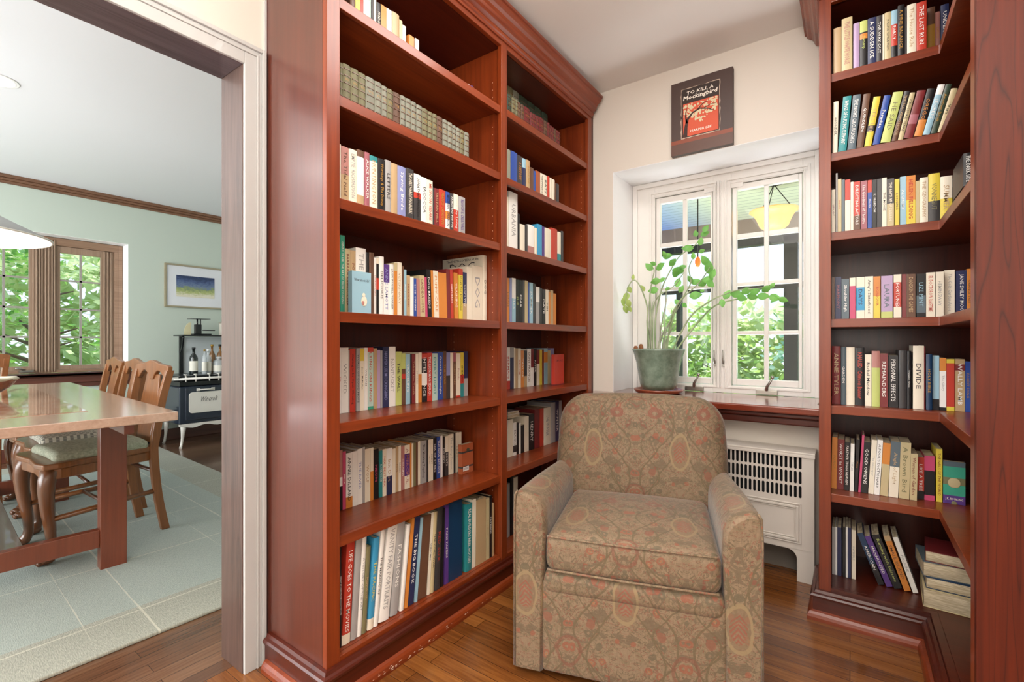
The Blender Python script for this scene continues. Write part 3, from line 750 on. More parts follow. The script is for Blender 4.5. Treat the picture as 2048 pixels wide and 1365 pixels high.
(1.1860,0.0130,0.1424,0.130,-0.7,'blue','p','GOOD OWNERS','white',"blue paperback on fourth shelf of left bookcase's near bay"),
(1.2010,0.0160,0.1439,0.130,-1.41,'rose','p','','black',"rose paperback on fourth shelf of left bookcase's near bay"),
(1.2180,0.0240,0.1567,0.130,-1.71,'khaki','p','CANDIDA HOUSE','maroon',"khaki paperback on fourth shelf of left bookcase's near bay"),
(1.2430,0.0110,0.1532,0.130,-1.99,'pink','p','','black',"pink paperback on fourth shelf of left bookcase's near bay"),
(1.2560,0.0200,0.1832,0.236,-2.64,'black','p','DOG BREEDS','white',"black paperback lettered DOG BREEDS on fourth shelf of left bookcase's near bay"),
(1.2770,0.0110,0.1819,0.130,-2,'orange','p','','black',"orange paperback, right of black one, fourth shelf of left bookcase's near bay"),
(1.2890,0.0250,0.1826,0.130,-2,'cream','p','PUPPY CARE','orange',"cream paperback, right of orange one, fourth shelf of left bookcase's near bay"),
(1.3140,0.0460,0.1790,0.130,-2,'orange','p','','black',"orange paperback, right of cream one, fourth shelf of left bookcase's near bay"),
(1.3610,0.0190,0.1980,0.220,-2,'maroon','p','','black',"maroon paperback on fourth shelf of left bookcase's near bay"),
(1.3820,0.0150,0.1991,0.130,-2,'red','p','SHEPHERDS','white',"red paperback on fourth shelf of left bookcase's near bay"),
(1.4050,0.0210,0.1890,0.130,-2,'orange','p','TRAINING','white',"orange paperback, right of red one, fourth shelf of left bookcase's near bay"),
(1.4280,0.0230,0.2089,0.130,0,'yellow^red@.12','p','Dogs For Dummies','black',"yellow paperback on fourth shelf of left bookcase's near bay"),
(1.4520,0.0240,0.1970,0.130,0,'navy>tan@.35','p',"Cesar's Way",'white',"navy and tan paperback on fourth shelf of left bookcase's near bay"),
(1.4770,0.0320,0.2226,0.200,0,'cream','p','','black',"cream paperback, right of navy one, fourth shelf of left bookcase's near bay"),
(1.5110,0.0670,0.2334,0.130,0,'cream','p','DOG','grey',"cream paperback lettered DOG on fourth shelf of left bookcase's near bay"),
(1.5800,0.0270,0.2865,0.236,0,'cream','h','DOG','black',"cream hardback lettered DOG on fourth shelf of left bookcase's near bay")]),
('L',-1.25,1.12,"books on the fourth shelf of left bookcase's near bay",[
(0.8990,0.0710,0.1323,0.020,0,'lightblue','c','What about Ida?','slate',"light-blue book turned cover out on fourth shelf of left bookcase's near bay")]),
('L',-1.365,0.795,"books on the fifth shelf of left bookcase's near bay",[
(0.9310,0.0094,0.2178,0.130,0,'white','p','TEA','red',"white paperback, first from left on fifth shelf of left bookcase's near bay"),
(0.9410,0.0264,0.2177,0.130,0,'white','p','WICKED','grey',"white paperback lettered WICKED on fifth shelf of left bookcase's near bay"),
(0.9680,0.0040,0.2095,0.130,0,'grey','p','','black',"grey paperback, right of white one, fifth shelf of left bookcase's near bay"),
(0.9730,0.0220,0.2135,0.130,0,'red','p','Waiting to be Open  Housing','black',"red paperback, right of grey one, fifth shelf of left bookcase's near bay"),
(0.9990,0.0144,0.2146,0.130,0,'grey','p','WORLD OF GOOD HOPE','black',"grey paperback, right of red one, fifth shelf of left bookcase's near bay"),
(1.0140,0.0160,0.2136,0.130,0,'cream^yellow@.2','p','Jesse McMullan','black',"cream and yellow paperback on fifth shelf of left bookcase's near bay"),
(1.0310,0.0144,0.2163,0.130,0,'white','p','WILLIAM','grey',"white paperback, right of cream one, fifth shelf of left bookcase's near bay"),
(1.0460,0.0230,0.2170,0.130,0,'mint^red@.07>green@.05','p','LYING ON KINGS','red',"mint paperback, right of white one, fifth shelf of left bookcase's near bay"),
(1.0710,0.0144,0.2139,0.130,0,'tan','p','','black',"tan paperback on fifth shelf of left bookcase's near bay"),
(1.0860,0.0130,0.2081,0.130,0,'lilac','p','','black',"lilac paperback on fifth shelf of left bookcase's near bay"),
(1.1000,0.0090,0.2056,0.130,0,'grey','p','','black',"grey paperback, right of lilac one, fifth shelf of left bookcase's near bay"),
(1.1100,0.0280,0.2194,0.130,0,'navy','p','HARPER LEE MOCKINGBIRD','lavender',"navy paperback on fifth shelf of left bookcase's near bay"),
(1.1390,0.0300,0.2192,0.130,0,'white','p','NANTUCKET','grey',"white paperback, right of navy one, fifth shelf of left bookcase's near bay"),
(1.1700,0.0280,0.2005,0.130,0,'lime','p','THE WALL','black',"lime paperback lettered THE WALL on fifth shelf of left bookcase's near bay"),
(1.1990,0.0180,0.1938,0.130,0,'brown^lime@.3=red@.5-.6','p','','black',"brown and lime paperback on fifth shelf of left bookcase's near bay"),
(1.2180,0.0220,0.1912,0.130,0,'lightblue','p','TRAVELING','white',"light-blue paperback on fifth shelf of left bookcase's near bay"),
(1.2410,0.0070,0.1903,0.130,0,'black','p','','black',"black paperback on fifth shelf of left bookcase's near bay"),
(1.2490,0.0184,0.1907,0.130,0,'maroon','p','Tobias the Tooth','tan',"maroon paperback on fifth shelf of left bookcase's near bay"),
(1.2680,0.0140,0.1910,0.130,0,'cream','p','STONES','grey',"cream paperback, right of maroon one, fifth shelf of left bookcase's near bay"),
(1.2830,0.0170,0.1952,0.130,0,'orange^cream@.43','p','','black',"orange and cream paperback on fifth shelf of left bookcase's near bay"),
(1.3010,0.0280,0.1902,0.130,0,'black=white@.35-.6^red@.1','p','INTELLIGENCE','white',"black and white paperback on fifth shelf of left bookcase's near bay"),
(1.3300,0.0270,0.1936,0.130,0,'red','p','THE LION MAN SEARCH','white',"red paperback, right of black one, fifth shelf of left bookcase's near bay"),
(1.3580,0.0290,0.1904,0.130,0,'mint','p','EVERY LIGHT','teal',"mint paperback, right of red one, fifth shelf of left bookcase's near bay"),
(1.3890,0.0300,0.1946,0.130,0,'blue','p','Crossed in Moonlight','white',"blue paperback on fifth shelf of left bookcase's near bay"),
(1.4200,0.0190,0.1983,0.130,0,'brown','p','THE WAR','gold',"brown paperback on fifth shelf of left bookcase's near bay"),
(1.4400,0.0220,0.1924,0.130,0,'charcoal^lavender@.5','p','','black',"charcoal and lavender paperback on fifth shelf of left bookcase's near bay"),
(1.4630,0.0170,0.1913,0.130,0,'cream','p','','black',"cream paperback, right of charcoal one, fifth shelf of left bookcase's near bay"),
(1.4810,0.0170,0.1921,0.130,0,'brown^mauve@.2','p','CREATURES','tan',"brown and mauve paperback on fifth shelf of left bookcase's near bay"),
(1.4990,0.0270,0.1881,0.130,0,'cream>red@.04','p','Family','rose',"cream paperback, right of brown one, fifth shelf of left bookcase's near bay"),
(1.5270,0.0210,0.1909,0.130,0,'teal^yellow@.5=red@.3-.5','p','SHERRY','black',"teal and yellow paperback on fifth shelf of left bookcase's near bay"),
(1.5500,0.0250,0.1959,0.130,0,'navy>grey@.4','p','','black',"navy and grey paperback on fifth shelf of left bookcase's near bay")]),
('L',-1.39,0.465,"books on the sixth shelf of left bookcase's near bay",[
(0.9490,0.0130,0.2027,0.130,0,'black^rose@.45=white@.4-.55','p','','black',"black and rose paperback on sixth shelf of left bookcase's near bay"),
(0.9630,0.0120,0.1959,0.130,0,'pink','p','BRICK','white',"pink paperback on sixth shelf of left bookcase's near bay"),
(0.9760,0.0254,0.1874,0.130,0,'white>orange@.2','p','ANNIE DILLARD','black',"white and orange paperback on sixth shelf of left bookcase's near bay"),
(1.0020,0.0194,0.1887,0.130,0,'white','p','','black',"white paperback, fourth from left on sixth shelf of left bookcase's near bay"),
(1.0220,0.0200,0.1936,0.130,0,'white','p','THE RIVER','lavender',"white paperback, fifth from left on sixth shelf of left bookcase's near bay"),
(1.0430,0.0094,0.1966,0.130,0,'grey','p','','black',"grey paperback, right of white one, sixth shelf of left bookcase's near bay"),
(1.0530,0.0220,0.1878,0.130,0,'cream','p','WOLF','tan',"cream paperback, right of grey one, sixth shelf of left bookcase's near bay"),
(1.0760,0.0130,0.1880,0.130,0,'cream>orange@.55','p','','black',"cream and orange paperback on sixth shelf of left bookcase's near bay"),
(1.0900,0.0220,0.1795,0.130,0,'black','p','NEON','pink',"black paperback, ninth from left on sixth shelf of left bookcase's near bay"),
(1.1160,0.0134,0.1697,0.130,0,'teal','p','ROMANCE','white',"teal paperback on sixth shelf of left bookcase's near bay"),
(1.1300,0.0174,0.1728,0.130,0,'cream','p','NIX  BEST NIX','red',"cream paperback, right of teal one, sixth shelf of left bookcase's near bay"),
(1.1480,0.0260,0.1719,0.130,0,'white>navy@.4','p','Ink Dot','tan',"white and navy paperback on sixth shelf of left bookcase's near bay"),
(1.1750,0.0160,0.1660,0.130,0,'cream','p','','black',"cream paperback, right of white one, sixth shelf of left bookcase's near bay"),
(1.1920,0.0120,0.1714,0.130,0,'tan','p','FOOL','brown',"tan paperback on sixth shelf of left bookcase's near bay"),
(1.2050,0.0120,0.1725,0.130,0,'cream','p','BLANK','black',"cream paperback, right of tan one, sixth shelf of left bookcase's near bay"),
(1.2180,0.0164,0.1675,0.130,0,'rose','p','COUSINS','white',"rose paperback on sixth shelf of left bookcase's near bay"),
(1.2350,0.0264,0.1690,0.130,0,'cream=purple@.3-.8','p','A MERCIFUL','rose',"cream and purple paperback on sixth shelf of left bookcase's near bay"),
(1.2620,0.0084,0.1733,0.130,0,'orange','p','','black',"orange paperback on sixth shelf of left bookcase's near bay"),
(1.2710,0.0084,0.1701,0.130,0,'cream','p','','black',"cream paperback, right of orange one, sixth shelf of left bookcase's near bay"),
(1.2800,0.0124,0.1705,0.130,0,'olive','p','','black',"olive paperback on sixth shelf of left bookcase's near bay"),
(1.2930,0.0104,0.1710,0.130,0,'brown','p','','black',"brown paperback on sixth shelf of left bookcase's near bay"),
(1.3040,0.0120,0.1713,0.130,0,'cream','p','','black',"cream paperback, right of brown one, sixth shelf of left bookcase's near bay"),
(1.3170,0.0330,0.1703,0.130,0,'grey','p','The Moving Toyshop','charcoal',"grey paperback, right of cream one, sixth shelf of left bookcase's near bay"),
(1.3510,0.0090,0.1699,0.130,0,'charcoal','p','','black',"charcoal paperback on sixth shelf of left bookcase's near bay"),
(1.3610,0.0110,0.1701,0.130,0,'cream','p','SMOKE','tan',"cream paperback, twenty-fifth from left on sixth shelf of left bookcase's near bay"),
(1.3730,0.0140,0.1692,0.130,0,'cream','p','SILENT','black',"cream paperback, twenty-sixth from left on sixth shelf of left bookcase's near bay"),
(1.3880,0.0190,0.1711,0.130,0,'black','p','SEA OF STARS','white',"black paperback, twenty-seventh from left on sixth shelf of left bookcase's near bay"),
(1.4080,0.0210,0.1725,0.130,0,'blue','p','THE NEW BEDSIDE','white',"blue paperback on sixth shelf of left bookcase's near bay"),
(1.4300,0.0130,0.1740,0.130,0,'white','p','','black',"white paperback, right of blue one, sixth shelf of left bookcase's near bay"),
(1.4440,0.0130,0.1673,0.130,0,'black','p','FIVE HINTS','white',"black paperback, right of white one, sixth shelf of left bookcase's near bay"),
(1.4580,0.0200,0.1672,0.130,0,'charcoal^cream@.4','p','ALL SORTS','white',"charcoal and cream paperback on sixth shelf of left bookcase's near bay"),
(1.4790,0.0310,0.1715,0.130,0,'cream','p','The Rainy Season','grey',"cream paperback, thirty-second from left on sixth shelf of left bookcase's near bay"),
(1.5110,0.0114,0.1729,0.130,0,'black','p','','black',"black paperback, thirty-third from left on sixth shelf of left bookcase's near bay"),
(1.5230,0.0180,0.1728,0.130,0,'cream','p','DRIFT','tan',"cream paperback, right of black one, sixth shelf of left bookcase's near bay"),
(1.5420,0.0190,0.1712,0.130,0,'cream','p','HOME','black',"cream paperback, thirty-fifth from left on sixth shelf of left bookcase's near bay")]),
('L',-1.345,0.465,"books on the sixth shelf of left bookcase's near bay",[
(1.5130,0.0740,0.1269,0.020,0,'rust=charcoal@.7-.76=charcoal@.2-.26','c','','black',"rust book turned cover out on sixth shelf of left bookcase's near bay")]),
('L',-1.235,0.12,"books on the bottom shelf of left bookcase's near bay",[
(0.8440,0.0070,0.2987,0.240,0,'black','h','GREAT STORIES FROM HOLLYWOOD','white',"black hardback on bottom shelf of left bookcase's near bay"),
(0.8520,0.0280,0.3006,0.240,3.4,'red>cream@.1','h','LIFE GOES TO THE MOVIES','white',"red hardback on bottom shelf of left bookcase's near bay"),
(0.8820,0.0219,0.3010,0.240,4,'grey','h','','black',"grey hardback, right of red one, bottom shelf of left bookcase's near bay"),
(0.9060,0.0150,0.3030,0.240,4,'white','h','A HISTORY OF THE ART','grey',"white hardback, fourth from left on bottom shelf of left bookcase's near bay"),
(0.9230,0.0160,0.2664,0.240,4,'olive','h','Marrakech','tan',"olive hardback on bottom shelf of left bookcase's near bay"),
(0.9440,0.0219,0.2839,0.240,5.2,'sky>cream@.12','h','THE PACIFIC','yellow',"sky hardback on bottom shelf of left bookcase's near bay"),
(0.9680,0.0159,0.3005,0.240,6,'white','h','THE MAKING OF','charcoal',"white hardback, right of sky one, bottom shelf of left bookcase's near bay"),
(0.9880,0.0397,0.3181,0.240,7.5,'white','h','VANITY FAIR PORTRAITS','grey',"white hardback, right of white one, bottom shelf of left bookcase's near bay"),
(1.0340,0.0308,0.3057,0.240,6.5,'grey','h','FASHIONS','white',"grey hardback, right of white one, bottom shelf of left bookcase's near bay"),
(1.0760,0.0159,0.2851,0.240,6.5,'white','h','','black',"white hardback, tenth from left on bottom shelf of left bookcase's near bay"),
(1.0970,0.0129,0.2993,0.240,6.5,'orange','p','','black',"orange paperback on bottom shelf of left bookcase's near bay"),
(1.1120,0.0248,0.2972,0.240,6.5,'navy','p','THE BIG BOOK','white',"navy paperback on bottom shelf of left bookcase's near bay"),
(1.1430,0.0119,0.2883,0.240,5.77,'lightblue','p','','black',"light-blue paperback on bottom shelf of left bookcase's near bay"),
(1.1570,0.0398,0.2891,0.240,5.43,'brown','p','','black',"brown paperback on bottom shelf of left bookcase's near bay"),
(1.2030,0.0120,0.2908,0.240,4.3,'cream','p','CHRISTMAS','charcoal',"cream paperback, right of brown one, bottom shelf of left bookcase's near bay"),
(1.2170,0.0179,0.2885,0.240,3.95,'khaki','h','THE CIVIL WAR','charcoal',"khaki hardback lettered THE CIVIL WAR on bottom shelf of left bookcase's near bay"),
(1.2390,0.0269,0.3003,0.240,3.21,'charcoal','h','RED SOX','red',"charcoal hardback lettered RED SOX on bottom shelf of left bookcase's near bay"),
(1.2710,0.0130,0.2891,0.240,2.27,'black','p','','black',"black paperback, right of charcoal one, bottom shelf of left bookcase's near bay"),
(1.2940,0.0189,0.2965,0.240,0.34,'purple','p','PARIS PAPERS','white',"purple paperback on bottom shelf of left bookcase's near bay"),
(1.3150,0.0750,0.3001,0.020,0,'darkblue','c','','black',"dark-blue book turned cover out on bottom shelf of left bookcase's near bay"),
(1.4110,0.0360,0.2658,0.240,1,'teal','h','REAL BUILDERS REAL HOUSES','white',"teal hardback on bottom shelf of left bookcase's near bay"),
(1.4500,0.0220,0.2756,0.240,0.81,'cream','p','','black',"cream paperback, right of teal one, bottom shelf of left bookcase's near bay"),
(1.4760,0.0630,0.2661,0.020,0,'tan','c','','black',"tan book turned cover out on bottom shelf of left bookcase's near bay"),
(1.5420,0.0210,0.2560,0.240,0,'khaki','p','LIVING','tan',"khaki paperback on bottom shelf of left bookcase's near bay"),
(1.5650,0.0150,0.2612,0.240,0,'black','p','PATTERNS','white',"black paperback, right of khaki one, bottom shelf of left bookcase's near bay"),
(1.5820,0.0130,0.2252,0.240,0,'tan','p','','black',"tan paperback on bottom shelf of left bookcase's near bay")]),
('L',-1.24,2.04,"books on the top shelf of left bookcase's far bay",[
(1.6960,0.0330,0.0968,0.100,0,'darkgreen','v','','black',"dark-green volume, first from left front row, top shelf of left bookcase's far bay"),
(1.7310,0.0280,0.0954,0.100,0,'olive','v','','black',"olive volume, second from left front row, top shelf of left bookcase's far bay"),
(1.7610,0.0190,0.0980,0.100,0,'olive','v','','black',"olive volume, third from left front row, top shelf of left bookcase's far bay"),
(1.7820,0.0200,0.0948,0.100,0,'brown','v','','black',"brown volume, fourth from left front row, top shelf of left bookcase's far bay"),
(1.8050,0.0250,0.0958,0.100,0,'brown','v','','black',"brown volume, fifth from left front row, top shelf of left bookcase's far bay"),
(1.8320,0.0480,0.0963,0.100,0,'maroon','v','','black',"maroon volume, sixth from left front row, top shelf of left bookcase's far bay"),
(1.8830,0.0200,0.0888,0.100,0,'maroon','v','','black',"maroon volume, seventh from left front row, top shelf of left bookcase's far bay"),
(1.9040,0.0300,0.0905,0.100,0,'maroon','v','','black',"maroon volume, eighth from left front row, top shelf of left bookcase's far bay"),
(1.9370,0.0210,0.0931,0.100,0,'maroon','v','','black',"maroon volume, ninth from left front row, top shelf of left bookcase's far bay"),
(1.9610,0.0440,0.0968,0.100,0,'maroon','v','','black',"maroon volume, tenth from left front row, top shelf of left bookcase's far bay"),
(2.0070,0.0270,0.0966,0.100,0,'brown','v','','black',"brown volume, eleventh from left front row, top shelf of left bookcase's far bay"),
(2.0370,0.0240,0.0986,0.100,0,'maroon','v','','black',"maroon volume, twelfth from left front row, top shelf of left bookcase's far bay"),
(2.0640,0.0200,0.0930,0.100,0,'maroon','v','','black',"maroon volume, thirteenth from left front row, top shelf of left bookcase's far bay"),
(2.0860,0.0160,0.0915,0.100,0,'maroon','v','','black',"maroon volume, fourteenth from left front row, top shelf of left bookcase's far bay"),
(2.1030,0.0200,0.0924,0.100,0,'brown','v','','black',"brown volume, fifteenth from left front row, top shelf of left bookcase's far bay"),
(2.1240,0.0200,0.0925,0.100,0,'maroon','v','','black',"maroon volume, sixteenth from left front row, top shelf of left bookcase's far bay"),
(2.1450,0.0190,0.0908,0.100,0,'maroon','v','','black',"maroon volume, seventeenth from left front row, top shelf of left bookcase's far bay")]),
('L',-1.36,2.04,"books on the top shelf of left bookcase's far bay",[
(1.8620,0.0470,0.2450,0.130,0,'olive','v','','black',"olive volume, first from left back row, top shelf of left bookcase's far bay"),
(1.9110,0.0490,0.2450,0.130,0,'sage','v','','black',"sage volume, second from left back row, top shelf of left bookcase's far bay"),
(1.9630,0.0770,0.2450,0.130,0,'darkgreen','v','','black',"dark-green volume, third from left back row, top shelf of left bookcase's far bay"),
(2.0430,0.0670,0.2450,0.130,0,'darkgreen','v','','black',"dark-green volume, fourth from left back row, top shelf of left bookcase's far bay"),
(2.1130,0.0630,0.2450,0.130,0,'darkgreen','v','','black',"dark-green volume, fifth from left back row, top shelf of left bookcase's far bay"),
(2.1790,0.0610,0.2450,0.130,0,'darkgreen','v','','black',"dark-green volume, sixth from left back row, top shelf of left bookcase's far bay")]),
('L',-1.24,1.745,"books on the second shelf of left bookcase's far bay",[
(1.6960,0.0260,0.1459,0.150,0,'sage','h','','black',"sage hardback on second shelf of left bookcase's far bay"),
(1.7250,0.0490,0.1487,0.150,0,'blue','h','','black',"blue hardback on second shelf of left bookcase's far bay"),
(1.7760,0.0380,0.1460,0.150,0,'charcoal','h','A HISTORY','orange',"charcoal hardback, right of blue one, second shelf of left bookcase's far bay"),
(1.8170,0.0290,0.1440,0.150,0,'navy^lightblue@.3','h','','black',"navy and light-blue hardback on second shelf of left bookcase's far bay"),
(1.8490,0.0310,0.1475,0.150,0,'tan','h','HOUSE','gold',"tan hardback on second shelf of left bookcase's far bay"),
(1.8830,0.0280,0.1211,0.150,0,'brown','h','','black',"brown hardback, right of tan one, second shelf of left bookcase's far bay"),
(1.9120,0.0200,0.1145,0.130,0,'blue','p','','black',"blue paperback on second shelf of left bookcase's far bay"),
(1.9340,0.0380,0.1208,0.150,0,'rust','h','','black',"rust hardback on second shelf of left bookcase's far bay"),
(1.9740,0.0240,0.1203,0.150,0,'cream','h','THE PINNACLE','black',"cream hardback, right of rust one, second shelf of left bookcase's far bay"),
(2.0000,0.0370,0.1210,0.150,0,'cream','h','RATS','black',"cream hardback, tenth from left on second shelf of left bookcase's far bay"),
(2.0400,0.0210,0.1242,0.150,0,'red','h','','black',"red hardback on second shelf of left bookcase's far bay"),
(2.0640,0.0200,0.1220,0.150,0,'cream','h','','black',"cream hardback, right of red one, second shelf of left bookcase's far bay"),
(2.0870,0.0250,0.1217,0.150,0,'cream','h','','black',"cream hardback, thirteenth from left on second shelf of left bookcase's far bay"),
(2.1140,0.0120,0.1099,0.150,0,'brown','h','','black',"brown hardback, right of cream one, second shelf of left bookcase's far bay"),
(2.1290,0.0270,0.1108,0.150,0,'charcoal','h','','black',"charcoal hardback, right of brown one, second shelf of left bookcase's far bay")]),
('L',-1.25,1.448,"books on the third shelf of left bookcase's far bay",[
(1.7070,0.0130,0.2349,0.170,0,'cream','h','','black',"cream hardback, first from left on third shelf of left bookcase's far bay"),
(1.7230,0.0680,0.2658,0.170,0,'white','h','URBANIA','grey',"white hardback on third shelf of left bookcase's far bay"),
(1.7930,0.0160,0.1785,0.170,0,'black','h','','black',"black hardback on third shelf of left bookcase's far bay"),
(1.8110,0.0400,0.1350,0.170,0,'cream','h','','black',"cream hardback, right of black one, third shelf of left bookcase's far bay"),
(1.8540,0.0220,0.1405,0.170,0,'charcoal','h','','black',"charcoal hardback, fifth from left on third shelf of left bookcase's far bay"),
(1.8790,0.0540,0.1467,0.170,0,'white>rose@.3','h','','black',"white and rose hardback on third shelf of left bookcase's far bay"),
(1.9380,0.0210,0.1416,0.170,0,'cream','h','','black',"cream hardback, right of white one, third shelf of left bookcase's far bay"),
(1.9620,0.0420,0.1658,0.170,0,'sky','h','','black',"sky hardback on third shelf of left bookcase's far bay"),
(2.0070,0.0210,0.1625,0.130,0,'purple','p','','black',"purple paperback on third shelf of left bookcase's far bay"),
(2.0320,0.0600,0.1610,0.170,0,'cream','h','','black',"cream hardback, right of purple one, third shelf of left bookcase's far bay"),
(2.0950,0.0600,0.1733,0.170,0,'red','h','','black',"red hardback on third shelf of left bookcase's far bay"),
(2.1600,0.0340,0.1649,0.170,0,'cream>teal@.3','h','','black',"cream and teal hardback on third shelf of left bookcase's far bay"),
(2.1970,0.0240,0.1756,0.170,0,'charcoal','h','','black',"charcoal hardback, thirteenth from left on third shelf of left bookcase's far bay")]),
('L',-1.3,1.12,"books on the fourth shelf of left bookcase's far bay",[
(1.7740,0.0220,0.2116,0.130,0,'orange','p','LOUISE','brown',"orange paperback, first from left on fourth shelf of left bookcase's far bay"),
(1.7990,0.0170,0.2127,0.130,0,'lavender','p','','black',"lavender paperback on fourth shelf of left bookcase's far bay"),
(1.8190,0.0290,0.2156,0.130,0,'lightblue^white@.45','p','WELLS','white',"light-blue and white paperback on fourth shelf of left bookcase's far bay"),
(1.8500,0.0250,0.2118,0.130,0,'black','p','SUE','lime',"black paperback, right of light-blue one, fourth shelf of left bookcase's far bay"),
(1.8770,0.0280,0.2120,0.130,0,'black','p','FEAR','white',"black paperback, right of black one, fourth shelf of left bookcase's far bay"),
(1.9070,0.0170,0.2146,0.130,0,'charcoal','p','','black',"charcoal paperback, right of black one, fourth shelf of left bookcase's far bay"),
(1.9270,0.0260,0.2151,0.130,0,'khaki','p','','black',"khaki paperback on fourth shelf of left bookcase's far bay"),
(1.9550,0.0110,0.2092,0.130,0,'blue','p','','black',"blue paperback on fourth shelf of left bookcase's far bay"),
(1.9680,0.0310,0.2094,0.130,0,'lightblue','p','SUMMER','white',"light-blue paperback on fourth shelf of left bookcase's far bay"),
(2.0020,0.0230,0.2073,0.130,0,'charcoal','p','','black',"charcoal paperback, right of light-blue one, fourth shelf of left bookcase's far bay"),
(2.0280,0.0330,0.1939,0.130,0,'grey^white@.4','p','','black',"grey and white paperback on fourth shelf of left bookcase's far bay"),
(2.0640,0.0200,0.1906,0.130,0,'charcoal','p','','black',"charcoal paperback, right of grey one, fourth shelf of left bookcase's far bay"),
(2.0870,0.0310,0.1872,0.130,0,'black','p','DATE','white',"black paperback, right of charcoal one, fourth shelf of left bookcase's far bay"),
(2.1210,0.0290,0.1887,0.130,0,'cream','p','TIM','olive',"cream paperback on fourth shelf of left bookcase's far bay"),
(2.1530,0.0170,0.1801,0.130,0,'orange','p','','black',"orange paperback, right of cream one, fourth shelf of left bookcase's far bay"),
(2.1730,0.0260,0.1893,0.130,0,'tan','p','','black',"tan paperback on fourth shelf of left bookcase's far bay"),
(2.2020,0.0280,0.1745,0.130,0,'orange','p','','black',"orange paperback, right of tan one, fourth shelf of left bookcase's far bay")]),
('L',-1.385,0.796,"books on the fifth shelf of left bookcase's far bay",[
(1.8910,0.0280,0.2093,0.120,0,'white>red@.2','p','BERMAN','red',"white and red paperback on fifth shelf of left bookcase's far bay"),
(1.9210,0.0310,0.2105,0.120,0,'navy^grey@.25','p','','black',"navy and grey paperback on fifth shelf of left bookcase's far bay"),
(1.9530,0.0120,0.2073,0.120,0,'cream','p','','black',"cream paperback, right of navy one, fifth shelf of left bookcase's far bay"),
(1.9670,0.0210,0.2027,0.120,0,'tan','p','','black',"tan paperback on fifth shelf of left bookcase's far bay"),
(1.9910,0.0240,0.2039,0.120,0,'cream','p','ARCHIE','red',"cream paperback, right of tan one, fifth shelf of left bookcase's far bay"),
(2.0170,0.0270,0.1914,0.120,0,'orange','p','TAYLOR','cream',"orange paperback on fifth shelf of left bookcase's far bay"),
(2.0470,0.0250,0.1910,0.120,0,'black>tan@.3','p','','black',"black and tan paperback on fifth shelf of left bookcase's far bay"),
(2.0750,0.0350,0.1991,0.120,0,'white','p','SAINT FRANCIS','brown',"white paperback on fifth shelf of left bookcase's far bay"),
(2.1130,0.0230,0.1987,0.120,0,'maroon>white@.5','p','','black',"maroon and white paperback on fifth shelf of left bookcase's far bay"),
(2.1390,0.0260,0.2008,0.120,0,'black','p','RIVER','white',"black paperback on fifth shelf of left bookcase's far bay"),
(2.1680,0.0280,0.1949,0.120,0,'cream^maroon@.4','p','','black',"cream and maroon paperback on fifth shelf of left bookcase's far bay"),
(2.1990,0.0230,0.1945,0.120,0,'yellow','p','','black',"yellow paperback on fifth shelf of left bookcase's far bay"),
(2.2250,0.0160,0.1943,0.120,0,'maroon','p','','black',"maroon paperback on fifth shelf of left bookcase's far bay"),
(2.2440,0.0370,0.2013,0.120,0,'lightblue=orange@.6-.9','p','','black',"light-blue and orange paperback on fifth shelf of left bookcase's far bay"),
(2.2840,0.0280,0.1893,0.120,0,'khaki','p','','black',"khaki paperback on fifth shelf of left bookcase's far bay"),
(2.3150,0.0390,0.2006,0.120,0,'lavender','p','','black',"lavender paperback on fifth shelf of left bookcase's far bay")]),
('L',-1.3,0.796,"books on the fifth shelf of left bookcase's far bay",[
(2.2130,0.1030,0.1680,0.020,0,'red>maroon@.04','c','SMOKE','maroon',"red book turned cover out on fifth shelf of left bookcase's far bay")]),
('L',-1.345,0.472,"books on the sixth shelf of left bookcase's far bay",[
(1.8320,0.0110,0.1878,0.130,0,'grey','p','','black',"grey paperback, first from left on sixth shelf of left bookcase's far bay"),
(1.8450,0.0440,0.1825,0.130,0,'cream','p','','black',"cream paperback, right of grey one, sixth shelf of left bookcase's far bay"),
(1.8920,0.0260,0.1630,0.130,0,'white=charcoal@.1-.3','p','MAGIC','charcoal',"white and charcoal paperback on sixth shelf of left bookcase's far bay"),
(1.9200,0.0170,0.1576,0.130,0,'black','p','','black',"black paperback, fourth from left on sixth shelf of left bookcase's far bay"),
(1.9400,0.0160,0.1549,0.130,0,'white','p','','black',"white paperback on sixth shelf of left bookcase's far bay"),
(1.9600,0.0270,0.1402,0.130,0,'black','p','','black',"black paperback, sixth from left on sixth shelf of left bookcase's far bay"),
(1.9890,0.0390,0.1802,0.130,0,'cream','p','','black',"cream paperback, right of black one, sixth shelf of left bookcase's far bay"),
(2.0320,0.0490,0.1848,0.130,0,'black','p','HENRY','white',"black paperback, right of cream one, sixth shelf of left bookcase's far bay"),
(2.0850,0.0490,0.2046,0.130,0,'maroon','p','','black',"maroon paperback on sixth shelf of left bookcase's far bay"),
(2.1390,0.0340,0.2040,0.130,0,'red','p','','black',"red paperback on sixth shelf of left bookcase's far bay"),
(2.1760,0.0690,0.2026,0.160,0,'cream','h','THE WATER','grey',"cream hardback on sixth shelf of left bookcase's far bay"),
(2.2500,0.0480,0.2224,0.160,0,'grey','h','','black',"grey hardback on sixth shelf of left bookcase's far bay"),
(2.3020,0.0350,0.2268,0.130,0,'navy','p','WINTER','white',"navy paperback on sixth shelf of left bookcase's far bay"),
(2.3400,0.0310,0.2257,0.130,0,'grey','p','','black',"grey paperback, right of navy one, sixth shelf of left bookcase's far bay")]),
('L',-1.3,0.12,"books on the bottom shelf of left bookcase's far bay",[
(1.7680,0.0310,0.2495,0.200,0,'grey','h','','black',"grey hardback on bottom shelf of left bookcase's far bay"),
